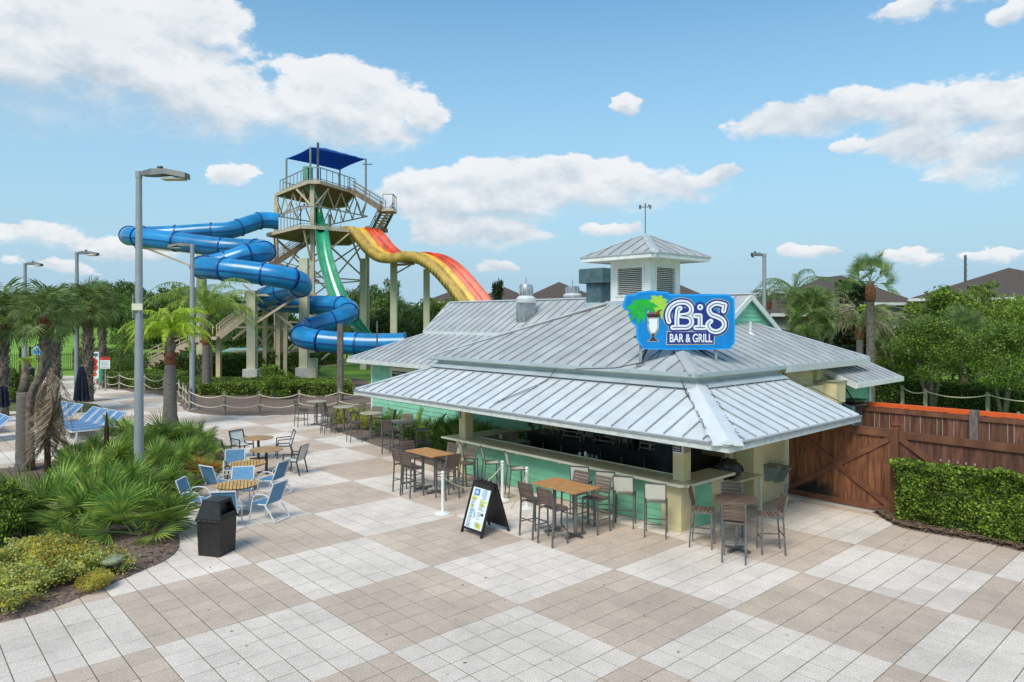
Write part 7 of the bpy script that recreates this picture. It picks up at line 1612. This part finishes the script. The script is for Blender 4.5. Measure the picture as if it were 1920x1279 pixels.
QP = [feather(k, 2.5, 2.1, 44, .55, (m_frond, m_frondl), .6, .018, 1.6, 1.0) for k in range(3)]; BP_ = [feather(5 + k, 1.35, 1.6, 36, .34, (m_frondl, m_frond), .85, .014, 1.3, 1.0) for k in range(2)]; DP = [feather(9 + k, 1.7, 2.0, 40, .30, (m_dead, m_paldead), .7, .012, 1.6, .12) for k in range(3)]; OL = [feather(12 + k, 2.6, 1.2, 36, .45, (m_dead, m_frond), .75, .02, 1.0) for k in range(2)]; GP_ = [feather(15 + k, 2.3, 1.0, 36, .45, (m_frondd, m_frond), .6, .02, .8) for k in range(2)]
def plume(seed, e0, L_, bend, n, ll, m, wt, w=.016):
    """a frond already bent by gravity: it rises at angle e0, arches over and lets its leaflets hang"""
    rd = random.Random(seed); q = MB(); pts = [Vector((0, 0, 0))]; K = 16; dirs = []
    for k in range(K):
        a = e0 - bend * (k / K) ** 1.15; d = Vector((math.cos(a), 0, math.sin(a))); dirs.append(d); pts.append(pts[-1] + d * L_ / K)
    q.mi = 1; q.tube(pts, [.022 - .0012 * k for k in range(K + 1)], 4, cap=False)
    for k in range(n):
        s_ = .14 + .86 * k / n; i = min(K - 1, int(s_ * K)); p = pts[i].lerp(pts[i + 1], s_ * K - i); l = ll * math.sin(math.pi * min(.96, s_ * .8 + .16)) * rd.uniform(.8, 1.2)
        for sd_ in (-1, 1):
            q.mi = 0 if rd.random() < wt else 1; d = dirs[i]; out = Vector((0, sd_, 0)) * rd.uniform(.35, .7) + d * rd.uniform(.3, .6) + Vector((0, 0, .12)); mid = p + out * l * .45; tip = mid + (out * .25 + Vector((0, 0, -.95))) * l * .62; W_ = d * w
            q.add([p + W_, mid + W_, tip, mid - W_, p - W_], [(0, 1, 3, 4), (1, 2, 3)])
    return q.mesh('feather_frond', list(m), fixn=False)
def plume_palm(lab, u, Y, zt, n, s_, L_, ll, m, wt, r0, r1, seed, sh, e_rng=(1.45, .25), cat_=None):
    rd = random.Random(seed); t = thing('feather_palm', lab, 'palm tree', (xat(u, Y), Y, 0)); top = trunk(t, zt, r0, r1, m_ring)
    q = MB(); q.lathe([(r1 * 1.0, zt - sh), (r1 * 1.5, zt - sh * .85), (r1 * 1.15, zt - sh * .5), (r1 * .85, zt - sh * .2), (r1 * .5, zt + .05)], 10, (top[0], top[1], 0)); q.build('fibre_sheath', m_bootr, t, smooth='all'); boots(t, zt - sh, zt - .15, r1 * 1.1, m_bootr, 12, seed, (top[0], top[1]))
    ME = [plume(seed * 10 + k, e_rng[0] + (e_rng[1] - e_rng[0]) * k / 5, L_, 2.35 - .1 * k, 46, ll, m, wt) for k in range(6)]
    for k in range(n): j = min(5, int(6 * k / n)); link('feather_frond', ME[j], t, top, Euler((rd.uniform(-.12, .12), rd.uniform(-.12, .12), k * 2.39996 + rd.uniform(-.3, .3))), s_ * rd.uniform(.85, 1.12))
    return t
def feather_palm(lab, u, Y, zt, n, s_, meshes, r0, r1, seed, m=None, lo=-.7, hi=1.25, lean=(0, 0), curve=0, rusty=True, grp=None, sh=.7):
    rd = random.Random(seed); x = xat(u, Y); t = thing('feather_palm', lab, 'palm tree', (x, Y, 0), 0, grp); top = trunk(t, zt, r0, r1, m or m_ring, lean, curve=curve)
    if rusty:
        q = MB(); q.lathe([(r1 * 1.0, zt - sh), (r1 * 1.45, zt - sh * .85), (r1 * 1.15, zt - sh * .5), (r1 * .9, zt - sh * .2), (r1 * .6, zt + .05)], 10, (top[0], top[1], 0)); q.build('fibre_sheath', m_bootr, t, smooth='all'); boots(t, zt - sh, zt - .15, r1 * 1.1, m_bootr, 12, seed, (top[0], top[1]))
    for k in range(n):
        a = k * 2.39996 + rd.uniform(-.25, .25); e = lo + (hi - lo) * k / n; link('feather_frond', meshes[k % len(meshes)], t, top, Euler((rd.uniform(-.25, .25), -e, a)), s_ * rd.uniform(.85, 1.1))
    return t
plume_palm('bright lime green young palm with a stout ringed trunk rising from the palmettos', 319, 30.5, zat(632, 30.5), 34, 1.0, 2.3, .50, (m_frondl, m_frond), .85, .30, .17, 31, 1.3, (1.5, .5))
plume_palm('drooping queen palm with a tall grey trunk in front of the slide stairs', 387, 43.0, zat(590, 43), 32, 1.0, 4.0, .85, (m_frond, m_frondl), .7, .27, .19, 32, 2.0, (1.5, .45))
plume_palm('queen palm with drooping tips behind the lamp post on the right', 1490, 42, zat(560, 42), 20, 1.0, 3.2, .6, (m_frond, m_frondd), .6, .2, .15, 33, 1.0, (1.5, .3))
plume_palm('dense feather palm beside the queen palm on the right', 1535, 43, zat(580, 43), 20, 1.0, 2.6, .6, (m_frond, m_dead), .7, .2, .15, 34, 1.0, (1.3, .1))
feather_palm('palm with arching brown fronds behind the lean-to roof', 1612, 37, zat(612, 37), 20, .95, OL, .19, .16, 35, lo=-.2, hi=1.0)
feather_palm('light green palm right behind the tall palm trunk', 1640, 40, zat(592, 40), 14, .85, BP_, .18, .14, 36, lo=-.1)
feather_palm('small palm with long green fronds right of the tall palm', 1700, 39, zat(612, 39), 12, .85, GP_, .15, .12, 37, lo=-.1, hi=.9)
feather_palm('feather palm with pale seed fronds left of the lamp post on the right', 1440, 46, zat(560, 46), 14, .7, OL, .18, .14, 38, lo=-.1, hi=.8)
# foreground trunks at the left
t = thing('palm_stump', 'tall grey ringed palm trunk with a tiny green sprout at the left', 'palm tree', (xat(46, 21.5), 21.5, 0), 0); h = zat(735, 21.5); trunk(t, h, .24, .20, m_ring)
q = MB(); q.tube([(0, 0, h - .02), (.02, 0, h + .35), (.05, 0, zat(676, 21.5))], [.17, .13, .07], 9); q.build('shoot', m_boot, t, smooth='all')
for k in range(9): link('feather_frond', BP_[k % 2], t, (.05, 0, zat(680, 21.5)), Euler((0, -(.1 + .12 * k), k * 2.4)), .26)
t = thing('dead_palm', 'dead palm with a thin dark stem and a skirt of brown hanging fronds', 'palm tree', (xat(90, 20.8), 20.8, 0), 0); h = zat(722, 20.8)
q = MB(); q.tube([(0, 0, 0), (-.03, 0, h * .5), (-.05, 0, h)], [.09, .08, .07], 8); q.build('trunk', m_magb, t, smooth='all')
q = MB(); pass
rd = random.Random(8)
for k in range(20): a = k * 2.4; link('feather_frond', DP[k % 3], t, (-.05 + .08 * math.cos(a), .08 * math.sin(a), h + rd.uniform(-.2, .25)), Euler((rd.uniform(-.3, .3), rd.uniform(.75, 1.45), a)), rd.uniform(.8, 1.15))
for a, e in ((-.6, -.1),): link('feather_frond', DP[0], t, (0, 0, h + .3), Euler((0, e, a)), 1.0)
t = thing('garden_stake', 'thin pointed black stake standing among the palmettos', 'stake', (*tuple(G(200, 880))[:2], 0)); q = MB(); g_ = G(200, 880); z_ = zat(770, g_.y); q.lathe([(.10, 0), (.07, z_ * .7), (.01, z_)], 7); q.build('stake', m_magb, t)
t = thing('ground_light', 'pale green round ground light at the edge of the mulch', 'light', (*tuple(G(212, 1080))[:2], .16)); q = MB(); q.tube([(0, 0, 0), (0, 0, .13)], .10, 14); q.build('base', m_darkg, t); q = MB(); q.lathe([(.17, .13), (.175, .15), (.17, .18), (.12, .19)], 24); o = q.build('cover', mat('aged_green_lens', (.25, .28, .18), .5), t); o.rotation_euler = (.2, 0, 0)
# ================================================================== LOUNGERS, UMBRELLAS, SIGNS
m_lstripe = bpy.data.materials.new('striped_sling'); m_lstripe.use_nodes = True
def lounger():
    c = thing('sun_lounger', None, 'sun lounger'); W_ = .31
    q = MB()
    for s_ in (-1, 1): q.bar((-1.0, s_ * W_, .34), (.35, s_ * W_, .34), .045); q.bar((.30, s_ * W_, .34), (.85, s_ * W_, .86), .045)
    q.bar((-1.0, -W_, .34), (-1.0, W_, .34), .045); q.bar((.85, -W_, .86), (.85, W_, .86), .045); q.build('frame', m_wframe, c)
    for x in (-.85, .25):
        for s_ in (-1, 1): q = MB(); q.bar((x, s_ * W_, .34), (x - .05, s_ * W_, 0), .045); q.build('leg', m_wframe, c)
    n = 3; w = 2 * W_ * .92 / n
    for k in range(n):
        y = -W_ * .92 + (k + .5) * w; q = MB(); q.box(-.96, .30, y - w * .43, y + w * .43, .365, .375); q.build('seat_strap', m_loungeb, c); q = MB(); q.bar((.33, y, .385), (.84, y, .875), w * .86, .01); q.build('back_strap', m_loungeb, c)
    q = MB(); q.box(-.96, .30, -W_ * .9, W_ * .9, .352, .360); q.build('seat_sling', m_wframe, c); q = MB(); q.bar((.34, 0, .37), (.83, 0, .855), W_ * 1.8, .01); q.build('back_sling', m_wframe, c)
    return c
Lp_ = lounger(); LG = 'blue and white striped sun loungers'; used_ = False
spots = []
for k, lab in enumerate(('nearest blue striped lounger, right beside the palmettos', 'second blue striped lounger counting back from the palmettos', 'third blue striped lounger counting back from the palmettos', 'fourth blue striped lounger counting back from the palmettos', 'fifth lounger of the right row, after a small gap', 'sixth lounger of the right row in front of the closed umbrella', 'lounger at the far end of the right row')):
    g = (.9 if k > 3 else 0) + .80 * k; spots.append((-16.45 - .80 * g, 28.0 + .62 * g, lab))
for k, lab in enumerate(('nearest striped lounger of the left row behind the grey palm trunk', 'second striped lounger of the left row', 'third striped lounger of the left row', 'fourth striped lounger of the left row', 'striped lounger at the far end of the left row')):
    g = (.8 if k > 1 else 0) + .82 * k; spots.append((-20.1 - .72 * g, 26.6 + .66 * g, lab))
for k, (x, y, lab) in enumerate(spots):
    if k == 0: o = Lp_; o.location = (x, y, .004); o['label'] = lab
    else: o = copy_tree(Lp_, (x, y, .004), None, lab)
    o.rotation_euler = (0, 0, R(50 + rt.uniform(-2, 2))); o['group'] = LG; o.scale = (1.05, 1.15, 1.05)
def umbrella(lab, x, y, top, h0=.7):
    t = thing('closed_umbrella', lab, 'umbrella', (x, y, 0), 0, 'closed navy umbrellas'); q = MB(); q.tube([(0, 0, 0), (0, 0, top + .08)], .03, 8); q.build('pole', m_steel, t); q = MB(); q.lathe([(.25, 0), (.25, .08), (.05, .1)], 16); q.build('base', m_conc, t)
    q = MB(); prof = [(.30, h0), (.27, h0 + .3), (.22, h0 + .9), (.15, top - .3), (.10, top), (.02, top + .03)]; n = 22; vs = []
    for r, z in prof:
        for j in range(n): a = 2 * math.pi * j / n; rr_ = r * (1 + .22 * (1 if j % 2 else -1) * min(1, r / .2)); vs.append((rr_ * math.cos(a), rr_ * math.sin(a), z + (.05 if j % 2 else -.05) * (1 if z == h0 else 0)))
    q.add(vs, [(i * n + j, i * n + (j + 1) % n, (i + 1) * n + (j + 1) % n, (i + 1) * n + j) for i in range(len(prof) - 1) for j in range(n)]); q.build('canopy', m_navyf, t)
    q = MB(); q.tube([(.23 * math.cos(a / 8 * 6.283), .23 * math.sin(a / 8 * 6.283), h0 + .75) for a in range(9)], .012, 4); q.build('strap', m_black, t)
umbrella('closed navy umbrella standing behind the blue loungers', xat(153, 34.5), 34.5, zat(688, 34.5)); umbrella('closed navy umbrella cut by the left edge of the view', xat(1, 32), 32, zat(733, 32))
t = thing('rules_board', 'tall notice board with a red and orange figure print behind the rope fence', 'sign', (xat(178, 47), 47, 0), 0); q = MB(); q.box(-.28, .26, 0, .04, .75, 2.5); q.build('board', m_paper, t)
for c, r, m_ in (((-.05, 1.85), .24, m_red), ((-.05, 1.45), .26, m_oslide), ((-.02, 1.0), .16, m_oslide)): q = MB(); q.add([(c[0] + r * math.cos(a * .5236), -.006, c[1] + r * math.sin(a * .5236)) for a in range(12)], [tuple(range(12))]); q.build('print', m_, t)
q = MB(); q.box(-.22, .2, -.012, -.004, 2.2, 2.4); q.build('print', m_duct, t); q = MB(); q.box(.27, .45, -.01, .03, .5, 2.1); q.build('side_panel', m_gslide, t)
for s_ in (-1, 1): q = MB(); q.box(s_ * .25 - .03, s_ * .25 + .03, .041, .08, 0, 2.5); q.build('leg', m_steel, t)
t = thing('warning_sign', 'white warning sign with a red header by the rope fence', 'sign', (xat(197, 46), 46, 0), 0); q = MB(); q.box(-.32, .32, 0, .03, 1.45, 2.0); q.build('board', m_paper, t); q = MB(); q.box(-.32, .32, 0, .03, 2.003, 2.2); q.build('header', m_red, t); q = MB(); q.box(-.03, .03, .032, .08, 0, 2.2); q.build('post', m_steel, t)
for k in range(5): q = MB(); q.box(-.26, .26 - .08 * (k % 2), -.006, -.002, 1.52 + .09 * k, 1.545 + .09 * k); q.build('text_line', m_duct, t)
t = thing('litter_bin', 'small black litter bin by the iron gate', 'bin', (*tuple(G(58, 712))[:2], 0)); q = MB(); q.lathe([(.22, 0), (.27, .75), (.29, .78), (.29, .82)], 16); q.build('bin', m_black, t); q = MB(); q.lathe([(.28, .822), (.2, .95)], 16); q.build('lid', m_darkg, t)
t = thing('banner', 'small blue banner on the iron fence by the gate', 'banner', (xat(69, 62), 62.2, 0)); q = MB(); q.box(-.5, .6, 0, .03, 1.5, 2.3); q.build('sheet', m_ppale, t); q = MB(); q.box(-.4, .4, -.01, -.003, 1.6, 1.9); q.build('print', m_pblue, t)
# sprinkler spray: a fan of fine drops over the lawn
rs = np.random.RandomState(6); n = 5200; a_ = rs.rand(n); w_ = rs.rand(n) - .5; p0 = np.array([xat(143, 90), 90.0, zat(656, 90)]); dx = a_ * (xat(100, 90) - p0[0]); zz = p0[2] + a_ * 3.1 - (a_ ** 2) * .4 + rs.rand(n) * .9 * a_ * -1.6; C_ = np.stack([p0[0] + dx, p0[1] + w_ * 2 * a_, zz], 1)
m_spray = mat('water_spray', (.75, .80, .82), .4, var=.05); o = link('sprinkler_spray', leaf_mesh('sprinkler_spray', C_, .025, rs, [m_spray], [1.0], .5, 0)); tag(o, 'white sprinkler spray drifting over the bright lawn', 'water', kind='stuff')
t = thing('garden_canopy', 'pale teal low canopy showing over the dark hedge', 'canopy', (xat(458, 63), 63, 0)); q = MB(); q.prism([(-1.7, -1), (1.7, -1), (1.7, 1), (-1.7, 1)], 1.7, lambda x, y: 1.95 + .12 * y); q.build('roof', m_gslide2, t)
for sx in (-1, 1): q = MB(); q.box(sx * 1.5 - .05, sx * 1.5 + .05, -.9, -.8, 0, 1.7); q.build('post', m_steel, t)
# dirt line under the front bar eaves etc.
for c, w, lab in (((-3.2, .2), 0, ''),): pass
